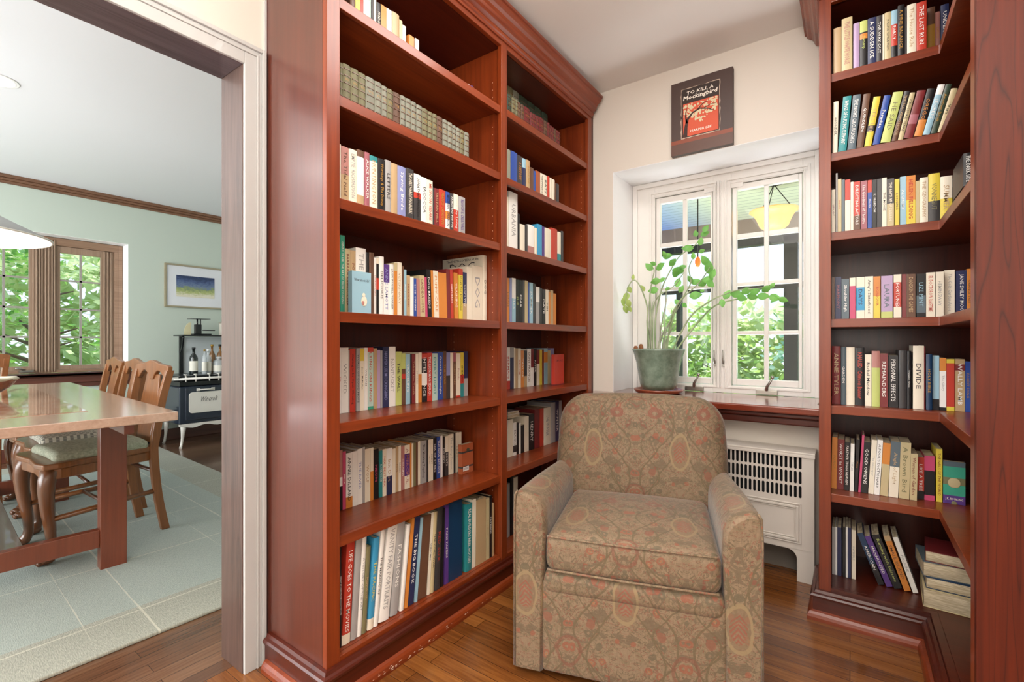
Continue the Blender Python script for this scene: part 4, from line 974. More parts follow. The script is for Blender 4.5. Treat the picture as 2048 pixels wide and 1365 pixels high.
(1.8030,0.0250,0.2836,0.200,0,'black','h','','black',"black hardback on bottom shelf of left bookcase's far bay"),
(1.8320,0.0330,0.2655,0.200,0,'cream','h','','black',"cream hardback on bottom shelf of left bookcase's far bay")]),
('R',2.13,2.03,'books on the top shelf of corner bookcase',[
(-0.0500,0.0240,0.1683,0.150,0,'tan','h','','black','tan hardback on top shelf of corner bookcase'),
(-0.0250,0.0320,0.1937,0.150,0,'khaki','h','THE LITTLE WHITE HORSE','rose','khaki hardback, right of tan one, top shelf of corner bookcase'),
(0.0100,0.0180,0.1633,0.150,0,'lilac','h','','black','lilac hardback on top shelf of corner bookcase'),
(0.0290,0.0220,0.1635,0.150,0,'black^lime@.25=orange@.6-.72','h','Swamp','lime','black and lime hardback on top shelf of corner bookcase'),
(0.0520,0.0240,0.1645,0.150,0,'navy','h','A SUDDEN ICE','white','navy hardback, right of black one, top shelf of corner bookcase'),
(0.0770,0.0164,0.1638,0.150,0,'charcoal','h','THE WAY OUT','white','charcoal hardback on top shelf of corner bookcase'),
(0.0940,0.0040,0.1642,0.130,0,'cream','p','','black','cream paperback on top shelf of corner bookcase'),
(0.0990,0.0184,0.1662,0.150,0,'khaki','h',"JULIA'S CHILDREN",'charcoal','khaki hardback, right of cream one, top shelf of corner bookcase'),
(0.1180,0.0170,0.1662,0.150,0,'red^lightblue@.3>black@.25','h','EARLY','white','red and light-blue hardback on top shelf of corner bookcase'),
(0.1360,0.0180,0.1771,0.150,0,'black','h','A FINE BALANCE','gold','black hardback on top shelf of corner bookcase'),
(0.1550,0.0050,0.1658,0.130,0,'charcoal','p','','black','charcoal paperback on top shelf of corner bookcase'),
(0.1610,0.0240,0.1683,0.150,0,'cream','h','The House Rule','tan','cream hardback on top shelf of corner bookcase'),
(0.1860,0.0260,0.1655,0.150,0,'red','h','THE LAST RUN','white','red hardback on top shelf of corner bookcase')]),
('R',2.2,2.03,'books on the top shelf of corner bookcase',[
(0.2210,0.0204,0.1736,0.150,0,'gold^brown@.35','h','','black','gold and brown hardback on top shelf of corner bookcase'),
(0.2420,0.0120,0.1505,0.150,0,'rose','h','EMPIRE','gold','rose hardback on top shelf of corner bookcase'),
(0.2560,0.0210,0.1693,0.150,0,'navy','h','UNDER FIRE','white','navy hardback, right of rose one, top shelf of corner bookcase')]),
('R',2.13,1.735,'books on the second shelf of corner bookcase',[
(-0.0530,0.0150,0.1902,0.150,1,'cream','h','WONDER','black','cream hardback on second shelf of corner bookcase'),
(-0.0360,0.0249,0.1996,0.150,4.5,'teal','h','WINGS OF A FLYING ELEPHANT','white','teal hardback on second shelf of corner bookcase'),
(-0.0080,0.0239,0.1964,0.150,5,'slate','h','THE NIGHT CIRCUS LIGHTS','white','slate hardback on second shelf of corner bookcase'),
(0.0190,0.0199,0.1914,0.150,6.3,'brown','h','QUINDLEN','white','brown hardback on second shelf of corner bookcase'),
(0.0420,0.0198,0.1730,0.150,9,'yellow=charcoal@.3-.42','h','STILL LIFE','tan','yellow hardback on second shelf of corner bookcase'),
(0.0660,0.0187,0.1698,0.150,11,'blue','h','Paradise','white','leaning blue hardback on second shelf of corner bookcase'),
(0.0880,0.0274,0.1722,0.150,12,'lime','h','HE SAID','olive','leaning lime hardback on second shelf of corner bookcase'),
(0.1190,0.0147,0.1686,0.150,12,'charcoal>brown@.4','h','THE BLACKBIRD HOUSE','tan','leaning charcoal and brown hardback on second shelf of corner bookcase'),
(0.1360,0.0137,0.1588,0.150,12,'khaki','h','CROSSFIRE TEARS','black','khaki hardback, right of charcoal one, second shelf of corner bookcase'),
(0.1520,0.0234,0.1589,0.150,13,'maroon=mauve@.3-.5','h','','black','leaning maroon and mauve hardback on second shelf of corner bookcase'),
(0.1790,0.0214,0.1570,0.150,13,'black>orange@.35','h','OREGON','orange','leaning black and orange hardback on second shelf of corner bookcase'),
(0.2020,0.0175,0.1641,0.150,14,'lightblue^white@.2','h','SECRETS','white','leaning light-blue and white hardback on second shelf of corner bookcase'),
(0.2220,0.0155,0.1595,0.150,14,'darkgreen','h','Another Book','gold','leaning dark-green hardback on second shelf of corner bookcase'),
(0.2400,0.0165,0.1403,0.150,14,'khaki','h','Vera','black','khaki hardback, right of dark-green one, second shelf of corner bookcase')]),
('R',2.14,1.44,'books on the third shelf of corner bookcase',[
(-0.0560,0.0110,0.1623,0.130,0,'cream','p','LIBRARY','maroon','cream paperback, first from left on third shelf of corner bookcase'),
(-0.0430,0.0054,0.2219,0.130,0,'grey','p','','black','grey paperback on third shelf of corner bookcase'),
(-0.0370,0.0110,0.1985,0.130,0,'khaki','p','SHOTS','red','khaki paperback, right of grey one, third shelf of corner bookcase'),
(-0.0250,0.0090,0.1943,0.130,0,'slate','p','','black','slate paperback on third shelf of corner bookcase'),
(-0.0150,0.0160,0.1916,0.130,0,'cream^red@.4','p','','black','cream and red paperback on third shelf of corner bookcase'),
(0.0020,0.0080,0.1803,0.130,0,'cream','p','','black','cream paperback, right of cream one, third shelf of corner bookcase'),
(0.0110,0.0190,0.1788,0.130,0,'red>brown@.3','p','DIRECTING ACTORS','white','red and brown paperback lettered DIRECTING ACTORS on third shelf of corner bookcase'),
(0.0320,0.0180,0.1772,0.130,0,'mauve','p','The Goodness of Theatre','white','mauve paperback on third shelf of corner bookcase'),
(0.0520,0.0120,0.1766,0.130,0,'blue^red@.25','p','Blue Sky','white','blue and red paperback on third shelf of corner bookcase'),
(0.0660,0.0120,0.1757,0.130,0,'black','p','K  FREEDOM','white','black paperback on third shelf of corner bookcase'),
(0.0790,0.0134,0.1758,0.130,0,'charcoal','p','','black','charcoal paperback on third shelf of corner bookcase'),
(0.0930,0.0130,0.1763,0.130,0,'cream','p','THE MOVIE','black','cream paperback, right of charcoal one, third shelf of corner bookcase'),
(0.1070,0.0190,0.1701,0.130,0,'khaki^charcoal@.52','p','THE RAPTURE OF CANAAN','cream','khaki and charcoal paperback on third shelf of corner bookcase'),
(0.1280,0.0130,0.1646,0.130,0,'yellow','p','LONGING','brown','yellow paperback on third shelf of corner bookcase'),
(0.1430,0.0160,0.1705,0.130,0,'lightblue','p','ALCHEMY','white','light-blue paperback on third shelf of corner bookcase'),
(0.1600,0.0240,0.1694,0.130,0,'yellow^orange@.5','p','HELEN FIELDING','red','yellow and orange paperback on third shelf of corner bookcase'),
(0.1850,0.0100,0.1475,0.130,0,'khaki','p','','black','khaki paperback, right of yellow one, third shelf of corner bookcase'),
(0.1960,0.0210,0.1555,0.140,0,'cream','h','THE GEOGRAPHY','tan','cream hardback on third shelf of corner bookcase'),
(0.2180,0.0290,0.1637,0.140,0,'charcoal^yellow@.57','h','VONNEGUT','olive','charcoal and yellow hardback on third shelf of corner bookcase'),
(0.2480,0.0300,0.1485,0.140,0,'yellow^cream@.5','h','SUMMER','tan','yellow and cream hardback on third shelf of corner bookcase'),
(0.2800,0.0150,0.1391,0.140,0,'black^grey@.2','h','','black','black and grey hardback on third shelf of corner bookcase')]),
('R',1.7,1.44,'books on the third shelf of corner bookcase',[
(0.2420,0.0190,0.0857,0.150,0,'black','h','THE DARK SIDE','white','black hardback on third shelf of corner bookcase')]),
('R',2.15,1.117,'books on the fourth shelf of corner bookcase',[
(-0.0560,0.0090,0.1588,0.130,0,'brown','p','','black','brown paperback, first from left on fourth shelf of corner bookcase'),
(-0.0450,0.0180,0.1586,0.130,0,'navy','p','HARMONY','mauve','navy paperback, right of brown one, fourth shelf of corner bookcase'),
(-0.0260,0.0230,0.1485,0.130,0,'slate','p','Shoulder High','white','slate paperback on fourth shelf of corner bookcase'),
(-0.0010,0.0170,0.1517,0.130,0,'pink^cream@.2','p','','black','pink and cream paperback on fourth shelf of corner bookcase'),
(0.0190,0.0240,0.1522,0.130,0,'cream=sky@.2-.75','p','DAYS','navy','cream and sky paperback on fourth shelf of corner bookcase'),
(0.0440,0.0240,0.1526,0.130,0,'cream','p',"Amy's Sisterhood",'black','cream paperback, sixth from left on fourth shelf of corner bookcase'),
(0.0690,0.0200,0.1507,0.130,0,'yellow^orange@.47','p','BONJOUR','red','yellow and orange paperback on fourth shelf of corner bookcase'),
(0.0910,0.0320,0.1508,0.130,0,'lilac>lime@.15','p','LAURA','slate','lilac and lime paperback on fourth shelf of corner bookcase'),
(0.1260,0.0210,0.1530,0.130,0,'cream=red@.25-.82','p','FORTUNES','white','cream and red paperback on fourth shelf of corner bookcase'),
(0.1490,0.0110,0.1525,0.130,0,'maroon','p','','black','maroon paperback on fourth shelf of corner bookcase'),
(0.1610,0.0240,0.1518,0.130,0,'brown','p','DANSKIN THE GAMES','tan','brown paperback, right of maroon one, fourth shelf of corner bookcase'),
(0.1880,0.0240,0.1505,0.130,0,'black=slate@.1-.5','p','LIZE MINT','lightblue','black and slate paperback on fourth shelf of corner bookcase'),
(0.2130,0.0230,0.1525,0.130,0,'cream','p','EL DOCTOROW RAGTIME','red','cream paperback, right of black one, fourth shelf of corner bookcase'),
(0.2380,0.0200,0.1527,0.130,0,'cream','p','HEMINGWAY','grey','cream paperback, fourteenth from left on fourth shelf of corner bookcase')]),
('R',2.17,1.117,'books on the fourth shelf of corner bookcase',[
(0.2620,0.0260,0.1586,0.130,0,'cream','p','The Cold Garden Apple','grey','cream paperback, fifteenth from left on fourth shelf of corner bookcase'),
(0.2910,0.0260,0.1547,0.130,0,'navy','p','JANE SMILEY MOO','white','navy paperback, right of cream one, fourth shelf of corner bookcase'),
(0.3180,0.0120,0.1586,0.130,0,'orange','p','ORANGE TREE','brown','orange paperback on fourth shelf of corner bookcase')]),
('R',2.18,0.795,'books on the fifth shelf of corner bookcase',[
(-0.0560,0.0270,0.2209,0.140,0,'maroon','h','ANNE TYLER','tan','maroon hardback, first from left on fifth shelf of corner bookcase'),
(-0.0280,0.0160,0.2178,0.140,0,'slate','h','GARDEN','white','slate hardback on fifth shelf of corner bookcase'),
(-0.0110,0.0250,0.2169,0.140,0,'cream','h','','black','cream hardback, right of slate one, fifth shelf of corner bookcase'),
(0.0160,0.0280,0.2145,0.140,0,'black','h','KHALED  Crimson Banner','red','black hardback, right of cream one, fifth shelf of corner bookcase'),
(0.0450,0.0190,0.1905,0.130,0,'cream','p','Rachel Maddow','black','cream paperback on fifth shelf of corner bookcase'),
(0.0650,0.0234,0.2031,0.140,0,'lime^rose@.3','h','','black','lime and rose hardback on fifth shelf of corner bookcase'),
(0.0890,0.0220,0.1947,0.130,0,'maroon','p','REMAINDERS','white','maroon paperback on fifth shelf of corner bookcase'),
(0.1130,0.0270,0.1886,0.130,0,'black','p','PERSONAL EFFECTS','white','black paperback lettered PERSONAL EFFECTS on fifth shelf of corner bookcase'),
(0.1420,0.0210,0.2059,0.140,0,'charcoal','h','','black','charcoal hardback on fifth shelf of corner bookcase'),
(0.1640,0.0120,0.2041,0.140,0,'black','h','Traveling  Grace','white','black hardback, right of charcoal one, fifth shelf of corner bookcase'),
(0.1810,0.0290,0.2234,0.140,0,'cream','h','DIVIDE','charcoal','cream hardback lettered DIVIDE on fifth shelf of corner bookcase'),
(0.2110,0.0030,0.2211,0.140,0,'maroon','h','','black','maroon hardback, right of cream one, fifth shelf of corner bookcase'),
(0.2160,0.0160,0.1940,0.140,0,'darkblue','h','HOLY BIBLE','gold','dark-blue hardback lettered HOLY BIBLE on fifth shelf of corner bookcase')]),
('R',2.19,0.795,'books on the fifth shelf of corner bookcase',[
(0.2340,0.0170,0.1892,0.130,0,'lightblue>black@.2','p','','black','light-blue and black paperback on fifth shelf of corner bookcase'),
(0.2520,0.0170,0.1814,0.130,0,'white^orange@.25>black@.06','p','The Glory','grey','white and orange paperback on fifth shelf of corner bookcase'),
(0.2700,0.0200,0.1774,0.130,0,'red^yellow@.08>yellow@.08','p','','black','red paperback on fifth shelf of corner bookcase'),
(0.2920,0.0240,0.1779,0.130,0,'tan=maroon@.78-.9','p','WALLY LAMB','white','tan paperback on fifth shelf of corner bookcase'),
(0.3170,0.0130,0.1704,0.130,0,'blue','p','FOREST SONG','gold','blue paperback on fifth shelf of corner bookcase')]),
('R',2.2,0.467,'books on the sixth shelf of corner bookcase',[
(-0.0590,0.0170,0.1975,0.130,1,'orange','p','FORCE','gold','orange paperback on sixth shelf of corner bookcase'),
(-0.0410,0.0210,0.1919,0.130,1,'maroon','p','WORST to WORST','white','maroon paperback on sixth shelf of corner bookcase'),
(-0.0190,0.0160,0.1842,0.130,1,'black','p','FARTHER THAN HEAVEN','white','black paperback, right of maroon one, sixth shelf of corner bookcase'),
(-0.0010,0.0120,0.1798,0.130,1,'white','p','TITLES','grey','white paperback, right of black one, sixth shelf of corner bookcase'),
(0.0130,0.0100,0.1977,0.130,2,'black','p','Waiting','orange','black paperback, right of white one, sixth shelf of corner bookcase'),
(0.0250,0.0070,0.2159,0.130,3.25,'pink','p','','black','pink paperback on sixth shelf of corner bookcase'),
(0.0330,0.0200,0.1920,0.130,3,'black','p','GOOD OMENS','white','black paperback lettered GOOD OMENS on sixth shelf of corner bookcase'),
(0.0550,0.0160,0.2017,0.130,3,'cream','p','The Innkeeper','grey','cream paperback on sixth shelf of corner bookcase'),
(0.0720,0.0160,0.2037,0.130,3,'white','p',"A FOOL'S DICTIONARY",'black','white paperback, right of cream one, sixth shelf of corner bookcase'),
(0.0900,0.0220,0.1944,0.130,2.7,'khaki^orange@.4','p','','black','khaki and orange paperback on sixth shelf of corner bookcase'),
(0.1140,0.0270,0.2024,0.130,2.16,'cream^slate@.45','p','Angle of Light','tan','cream and slate paperback on sixth shelf of corner bookcase'),
(0.1430,0.0290,0.2028,0.130,1.64,'khaki','p','A Brown Bird','olive','khaki paperback, right of cream one, sixth shelf of corner bookcase'),
(0.1740,0.0190,0.1655,0.130,1,'khaki','p','Women of Garden','maroon','khaki paperback, right of khaki one, sixth shelf of corner bookcase')]),
('R',2.23,0.467,'books on the sixth shelf of corner bookcase',[
(0.1970,0.0180,0.1505,0.130,0.33,'red>black@.2','p','LIKE A TREE','white','red and black paperback on sixth shelf of corner bookcase'),
(0.2160,0.0280,0.1586,0.130,0,'black^pink@.33>pink@.12','p','','black','black and pink paperback on sixth shelf of corner bookcase'),
(0.2480,0.0160,0.1868,0.130,0,'yellow','p','THE NAILS OF THE WORLD','maroon','yellow paperback on sixth shelf of corner bookcase'),
(0.2660,0.0570,0.1473,0.020,0,'green>purple@.2=olive@.45-.62^slate@.12','c','J.K. ROWLING','cream','green and purple book turned cover out on sixth shelf of corner bookcase')]),
('R',2.24,0.12,'books on the bottom shelf of corner bookcase',[
(-0.0570,0.0090,0.1860,0.130,0,'grey','p','','black','grey paperback on bottom shelf of corner bookcase'),
(-0.0470,0.0060,0.1880,0.130,0,'white','p','','black','white paperback, right of grey one, bottom shelf of corner bookcase'),
(-0.0400,0.0130,0.1878,0.130,0,'navy','p','','black','navy paperback, third from left on bottom shelf of corner bookcase'),
(-0.0230,0.0090,0.1938,0.130,0,'black','p','','black','black paperback, right of navy one, bottom shelf of corner bookcase'),
(-0.0130,0.0060,0.1957,0.130,0,'white','p','','black','white paperback, right of black one, bottom shelf of corner bookcase'),
(-0.0060,0.0090,0.1940,0.130,0,'navy','p','','black','navy paperback, sixth from left on bottom shelf of corner bookcase'),
(0.0050,0.0130,0.1888,0.130,0,'cream','p','INVISIBLE','grey','cream paperback on bottom shelf of corner bookcase'),
(0.0860,0.0185,0.1892,0.130,-19.71,'darkblue>black@.4','p','AMERICAN','white','leaning dark-blue and black paperback on bottom shelf of corner bookcase'),
(0.1110,0.0185,0.1845,0.130,-21.06,'purple','p','MANHUNTED','white','leaning purple paperback on bottom shelf of corner bookcase'),
(0.1330,0.0235,0.1943,0.130,-20,'black','p','Running with Scissors','lime','black paperback lettered Running with Scissors on bottom shelf of corner bookcase'),
(0.1620,0.0190,0.1970,0.130,-18,'orange^tan@.1','p','SMALL ISLAND','brown','orange paperback lettered SMALL ISLAND on bottom shelf of corner bookcase'),
(0.1860,0.0153,0.1973,0.130,-17,'white','p','PAULINE','grey','leaning white paperback on bottom shelf of corner bookcase')])]

import re
def parse(col):
    main = re.match('[a-z]+', col).group(0); bands = []
    for op, c, rg in re.findall(r'([>^=])([a-z]+)@([\d.\-]+)', col):
        v = [float(q) for q in rg.split('-')]
        if op == '>': bands.append((0, v[0], c))
        elif op == '^': bands.append((1 - v[0], 1, c))
        else: bands.append((v[0], v[1], c))
    return main, bands
def make_book(face, plane, z, group, row):
    pos, w, h, d, lean, col, kind, txt, tc, label = row
    main, bands = parse(col)
    ln = R(lean)
    x, y = (plane, pos) if face == 'L' else (pos, plane)
    name = {'h': 'hardback_book', 'p': 'paperback_book', 'v': 'old_volume', 'c': 'picture_book'}[kind]
    rz = R(90) if face == 'L' else 0
    lift = w * math.sin(abs(ln)) + .0006 if ln > 0 else .0006
    root = thing(name, label, 'book', (x, y, z + lift), 0, group)
    root.rotation_euler = (0, 0, 0)
    root.matrix_world = Matrix.Translation((x, y, z + lift)) @ Matrix.Rotation(rz, 4, 'Z') @ Matrix.Rotation(ln, 4, 'Y')
    b = {'h': .0022, 'v': .004, 'p': 0., 'c': 0.}[kind]
    b = min(b, w * .3); t = min(.0022 if kind != 'p' else .0009, w * .18)
    N = 6 if b else 1
    out = [(w * i / N, -4 * b * (i / N) * (1 - i / N)) for i in range(N + 1)] + [(w, d), (w - t, d)]
    inn = [(t + (w - 2 * t) * i / N, t - 4 * b * (i / N) * (1 - i / N) * .9) for i in range(N + 1)]
    prof = out + [(w - t, inn[-1][1])] + inn[::-1][1:-1] + [(t, inn[0][1]), (t, d), (0, d)]
    lv = sorted({0., 1.} | {q for b_ in bands for q in b_[:2]})
    cols = [main] + [b_[2] for b_ in bands]; cols = list(dict.fromkeys(cols))
    m = MB(); n = len(prof)
    for k in range(len(lv) - 1):
        c = main; mid = (lv[k] + lv[k + 1]) / 2
        for a0, a1, cc in bands:
            if a0 < mid < a1: c = cc
        mi = cols.index(c); b0 = len(m.v)
        m.v += [(p[0], p[1], lv[k] * h) for p in prof] + [(p[0], p[1], lv[k + 1] * h) for p in prof]
        for i in range(n):
            j = (i + 1) % n; m.f.append((b0 + i, b0 + j, b0 + n + j, b0 + n + i)); m.mi.append(mi); m.sm.append(False)
        if k == 0: m.f.append(tuple(range(b0, b0 + n))[::-1]); m.mi.append(mi); m.sm.append(False)
        if k == len(lv) - 2: m.f.append(tuple(range(b0 + n, b0 + 2 * n))); m.mi.append(mi); m.sm.append(False)
    if kind == 'v':
        for q in (.12, .3, .5, .7, .88):
            m.box(w * .12, w * .88, -b * 1.12 - .0003, 0, q * h - .0012, q * h + .0012, len(cols))
    m.build('cover', [bmat(c, 'v' if kind == 'v' else 'p') for c in cols] + ([bmat('brown')] if kind == 'v' else []), root, world=False)
    g = .003 if kind in 'hv' else .0006
    MB().box(t + .0002, w - t - .0002, t + .0004, d - (g if kind in 'hv' else .0004), g, h - g).build('page_block', PAGES, root, world=False)
    if kind == 'v' and w > .012: txt, tc = 'VOL', 'gold'
    if not txt: return root
    mt = bmat(tc if tc != main else 'black')
    yy = -b - .0005
    if kind == 'c':
        add_text('lettering', txt, mt, root, lambda a, c_: (w / 2 + a, yy, h * (.11 if 'J.K' in txt else .8) + c_), w * .8, h * .07, .01)
    elif kind == 'v':
        add_text('lettering', txt, mt, root, lambda a, c_: (w / 2 + a, yy, h * .6 + c_), w * .6, h * .07)
    else:
        Lh = .8 if len(txt) > 9 else .55
        add_text('lettering', txt, mt, root, lambda a, c_: (w / 2 + c_, yy, h * .52 - a), h * Lh, w * .47, .004)
    return root
BOOKS = []
for face, plane, z, group, rows in SHELVES:
    for row in rows: BOOKS.append((make_book(face, plane, z, group, row), row))
# pictures on the books that face out
for o, row in BOOKS:
    if row[6] == 'c' and 'Ida' in row[7]:
        w, h = row[1], row[2]; m = MB()
        m.ball((w * .62, -.001, h * .3), (w * .16, .0006, h * .12), mi=0); m.ball((w * .6, -.0012, h * .45), (w * .08, .0006, h * .05), mi=0)
        m.ball((w * .56, -.0014, h * .26), (w * .07, .0006, h * .05), mi=1)
        m.build('cover_picture', [bmat('cream'), bmat('rose')], o, world=False)
    if row[6] == 'c' and row[5].startswith('rust'):
        w, h = row[1], row[2]; m = MB(); m.add([(w * .35, -.0008, h * .8), (w * .52, -.0008, h * .87), (w * .35 + w * .34, -.0008, h * .8), (w * .52, -.0008, h * .73)], [(0, 1, 2, 3)], 0)
        m.add([(w * .1, -.0008, h * .1), (w * .6, -.0008, h * .1), (w * .6, -.0008, h * .24), (w * .1, -.0008, h * .24)], [(0, 1, 2, 3)], 1)
        for k in range(9): m.add([(w * (.14 + k * .05), -.0012, h * .13), (w * (.16 + k * .05), -.0012, h * .13), (w * (.16 + k * .05), -.0012, h * .22), (w * (.14 + k * .05), -.0012, h * .22)], [(0, 1, 2, 3)], 2)
        m.build('cover_picture', [bmat('darkgreen'), bmat('white'), bmat('charcoal')], o, world=False)
    if 'DOG' == row[7] and row[6] == 'h':
        w, h, d = row[1], row[2], row[3]
        add_text('cover_lettering', 'The ENCYCLOPEDIA of the', bmat('black'), o, lambda a, c_, w=w, h=h, d=d: (-.0006, d * .5 - a, h * .955 + c_), d * .8, h * .035, .01)
        add_text('cover_title', 'DOG', bmat('black'), o, lambda a, c_, w=w, h=h, d=d: (-.0006, d * .5 - a, h * .86 + c_), d * .8, h * .11)
    if row[6] == 'c' and row[5].startswith('green'):
        w, h = row[1], row[2]; m = MB()
        m.ball((w * .5, -.001, h * .5), (w * .3, .0008, h * .12), mi=0); m.ball((w * .5, -.0006, h * .02), (w * .14, .001, h * .05), mi=1)
        m.build('cover_picture', [bmat('khaki'), bmat('olive')], o, world=False)
# books lying flat
def flat_book(loc, rz, w, d, t, col, label, group, bow=0.):
    root = thing('flat_book', label, 'book', loc, rz, group)
    m = MB(); m.box(0, w, 0, d, 0, .002); m.box(0, w, 0, d, t - .002, t); m.box(0, w, d - .002, d, .002, t - .002)
    m.build('cover', bmat(col), root, world=False, bevel=.0006)
    m = MB(); n = 8
    prof = [(.002 + .5 * bow * (1 - (2 * i / n - 1) ** 2) * -1, .0022 + (t - .0044) * i / n) for i in range(n + 1)]
    prof += [(d - .0025, t - .0022), (d - .0025, .0022)]
    m.prism(prof, 'x', .002, w - .003); m.build('page_block', PAGES, root, world=False)
z = .1208
SG = 'thick books stacked flat at the corner of the bottom shelf'
for t, w, d, dx, dy, rz, col, lb in ((.062, .23, .17, .205, 2.15, -.05, 'khaki', 'thick yellowed book, lowest of the flat stack on corner bookcase bottom shelf'),
        (.038, .215, .16, .213, 2.158, -.03, 'darkblue', 'blue-covered book, second from bottom of the flat stack in corner bookcase'),
        (.05, .22, .165, .206, 2.16, .04, 'slate', 'cream-paged book with grey cover, second from top of flat stack'),
        (.036, .2, .155, .212, 2.168, -.09, 'maroon', 'red-covered book with yellowed pages on top of the flat stack')):
    flat_book((dx, dy, z), rz, w, d, t, col, lb, SG, .006); z += t + .0006
# two books lying on the paperbacks of the far bay's sixth shelf
zt_ = .47 + max(r_[2] for o, r_ in BOOKS if r_[9] and abs(o.location.z - .47) < .01 and o.location.x < -1 and 1.83 < o.location.y < 1.965) + .002
flat_book((-1.347, 1.852, zt_), R(90), .1, .12, .016, 'cream', 'cream book lying flat on top of the row, lower of two', 'books lying on the row of the far bay')
flat_book((-1.349, 1.854, zt_ + .0166), R(90), .096, .12, .014, 'white', 'white book lying flat on top of the row, upper of two', 'books lying on the row of the far bay')
# little things at the end of the top shelf
m = MB(); m.ball((-1.24, 1.45, 2.05), (.012, .012, .014), mi=0); m.ball((-1.243, 1.435, 2.058), .007, mi=1)
tag(m.build('figurine', [plain('fig_blue', '#3A3A7A', .3), plain('fig_white', '#D8D8E6', .3)]), 'tiny blue and white figurine at right end of the top shelf', 'figurine')
tag(MB().box(-1.245, -1.232, 1.472, 1.495, 2.0355, 2.046).build('toy_block', plain('toy_yellow', '#E0B040', .4), bevel=.001), 'tiny yellow block beside the blue figurine on top shelf', 'toy block')

# ---------------------------------------------------------------- armchair
arm = thing('armchair', 'taupe and red floral damask swivel armchair with rolled cushions', 'armchair', (-.847, 1.191, 0), R(17.8))
W = .696
def arm_mesh(left):
    rings = []
    NV = 14
    for k in range(NV + 1):
        v = .74 * k / NV; t = v / .62
        zt_ = .578 - .035 * min(1, t) ** 1.4 - (.12 * max(0, (v - .6) / .14))
        uo = .022 * min(1, t) ** 1.5; ui = .1 - .004 * min(1, t)
        if v < .012: q = .008
        else: q = 0
        pr = [(uo + q, .03), (uo + q, .2), (uo + q - .001, .4), (uo + q, zt_ - .06), (uo + .002 + q, zt_ - .03), (uo + .008 + q, zt_ - .012 - q)]
        for i in range(1, 9):
            a = PI * .5 * i / 8
            pr.append((uo + .012 + (ui - .012 - uo - q) * math.sin(a) * .98, zt_ - .008 - .075 * (1 - math.cos(a)) - q))
        pr += [(ui - q, zt_ - .14), (ui - .006 - q, .3), (ui - .008 - q, .2), (ui - .008 - q, .03)]
        if not left: pr = [(W - a, b) for a, b in pr]
        rings.append([(a, v if k else .0, b) for a, b in pr])
    r0 = [(a, .004 if i else .004, b) for i, (a, _, b) in enumerate(rings[1])]
    rings.insert(1, [(a, .008, b) for a, _, b in rings[1]])
    m = MB().loft(rings, True, True, 0, True)
    return m
for L_ in (True, False):
    o = arm_mesh(L_).build('arm', FAB, arm, world=False, uv=(-.05 if L_ else -.646 + .33 * 2, -.05))
# piping on the front panels
def pipe(parent, pts, r=.0032): return MB().tube(pts, r, 8).build('piping', FAB, parent, world=False, uv=(.1, .3))
pipe(arm, [(.004, -.001, .035), (.004, -.001, .5), (.006, -.001, .56), (.014, 0, .574)])
pipe(arm, [(W - .004, -.001, .035), (W - .004, -.001, .5), (W - .006, -.001, .56), (W - .014, 0, .574)])
# base below the cushion: front rail and lower skirt panel
rbox((W - .19) / 2 + .006, .30, .14, .012, 3, 6, lambda x, y, z: (x + W / 2, y + .304, z + .17)).build('skirt', FAB, arm, world=False, uv=(-.348, -.07))
rbox((W - .19) / 2 + .003, .30, .034, .026, 4, 8, lambda x, y, z: (x + W / 2, y + .297, z + .302)).build('front_rail', FAB, arm, world=False, uv=(-.348, -.07))
cu = rbox(.248, .245, .056, .03, 5, 10, lambda x, y, z: (x + W / 2 - .001, y + .243 - .008 * (1 - (x / .25) ** 2), z + .392 + (.030 if z > 0 else .004) * (1 - (x / .25) ** 2) * (1 - (y / .26) ** 2)))
cushion = cu.build('seat_cushion', FAB, arm, world=False, uv=(-.348 + .165, .05))
for zz in (.443, .343): MB().tube([(.108, .004, zz), (.12, -.003, zz + .002), (W / 2, -.0105, zz + .003), (W - .122, -.003, zz + .002), (W - .11, .004, zz)], .0035, 8).build('piping', FAB, cushion, world=False, uv=(.1, .3))
def backf(x, y, z):
    # z 0..1 height, narrowing rounded top, leaning back
    hh = (z + .25) / .5
    top = .80 + .018 * (1 - (x / .33) ** 2)
    zz = .30 + (top - .30) * hh
    sq = 1 - .04 * max(0, hh - .5)
    ax = x * (1 + .03 * math.sin(hh * PI)) * sq
    lean = .10 * hh
    belly = -.022 * (1 - (x / .34) ** 2) * math.sin(max(0, min(1, hh)) * PI) if y < 0 else 0
    return (ax + W / 2 - .003, y + .555 + lean + belly, zz)
def back_round(x, y, z):
    return backf(x, y, z)
bmesh_back = rbox(.326, .1, .25, .1, 8, 10, lambda x, y, z: backf(x, y * .75, z))
bmesh_back.build('backrest', FAB, arm, world=False, uv=(-.183, .04))
MB().lathe([(.17, .0), (.18, .006), (.18, .018), (.12, .028), (.1, .031)], (W / 2, .35, 0), 32).build('swivel_base', DARKM, arm, world=False)

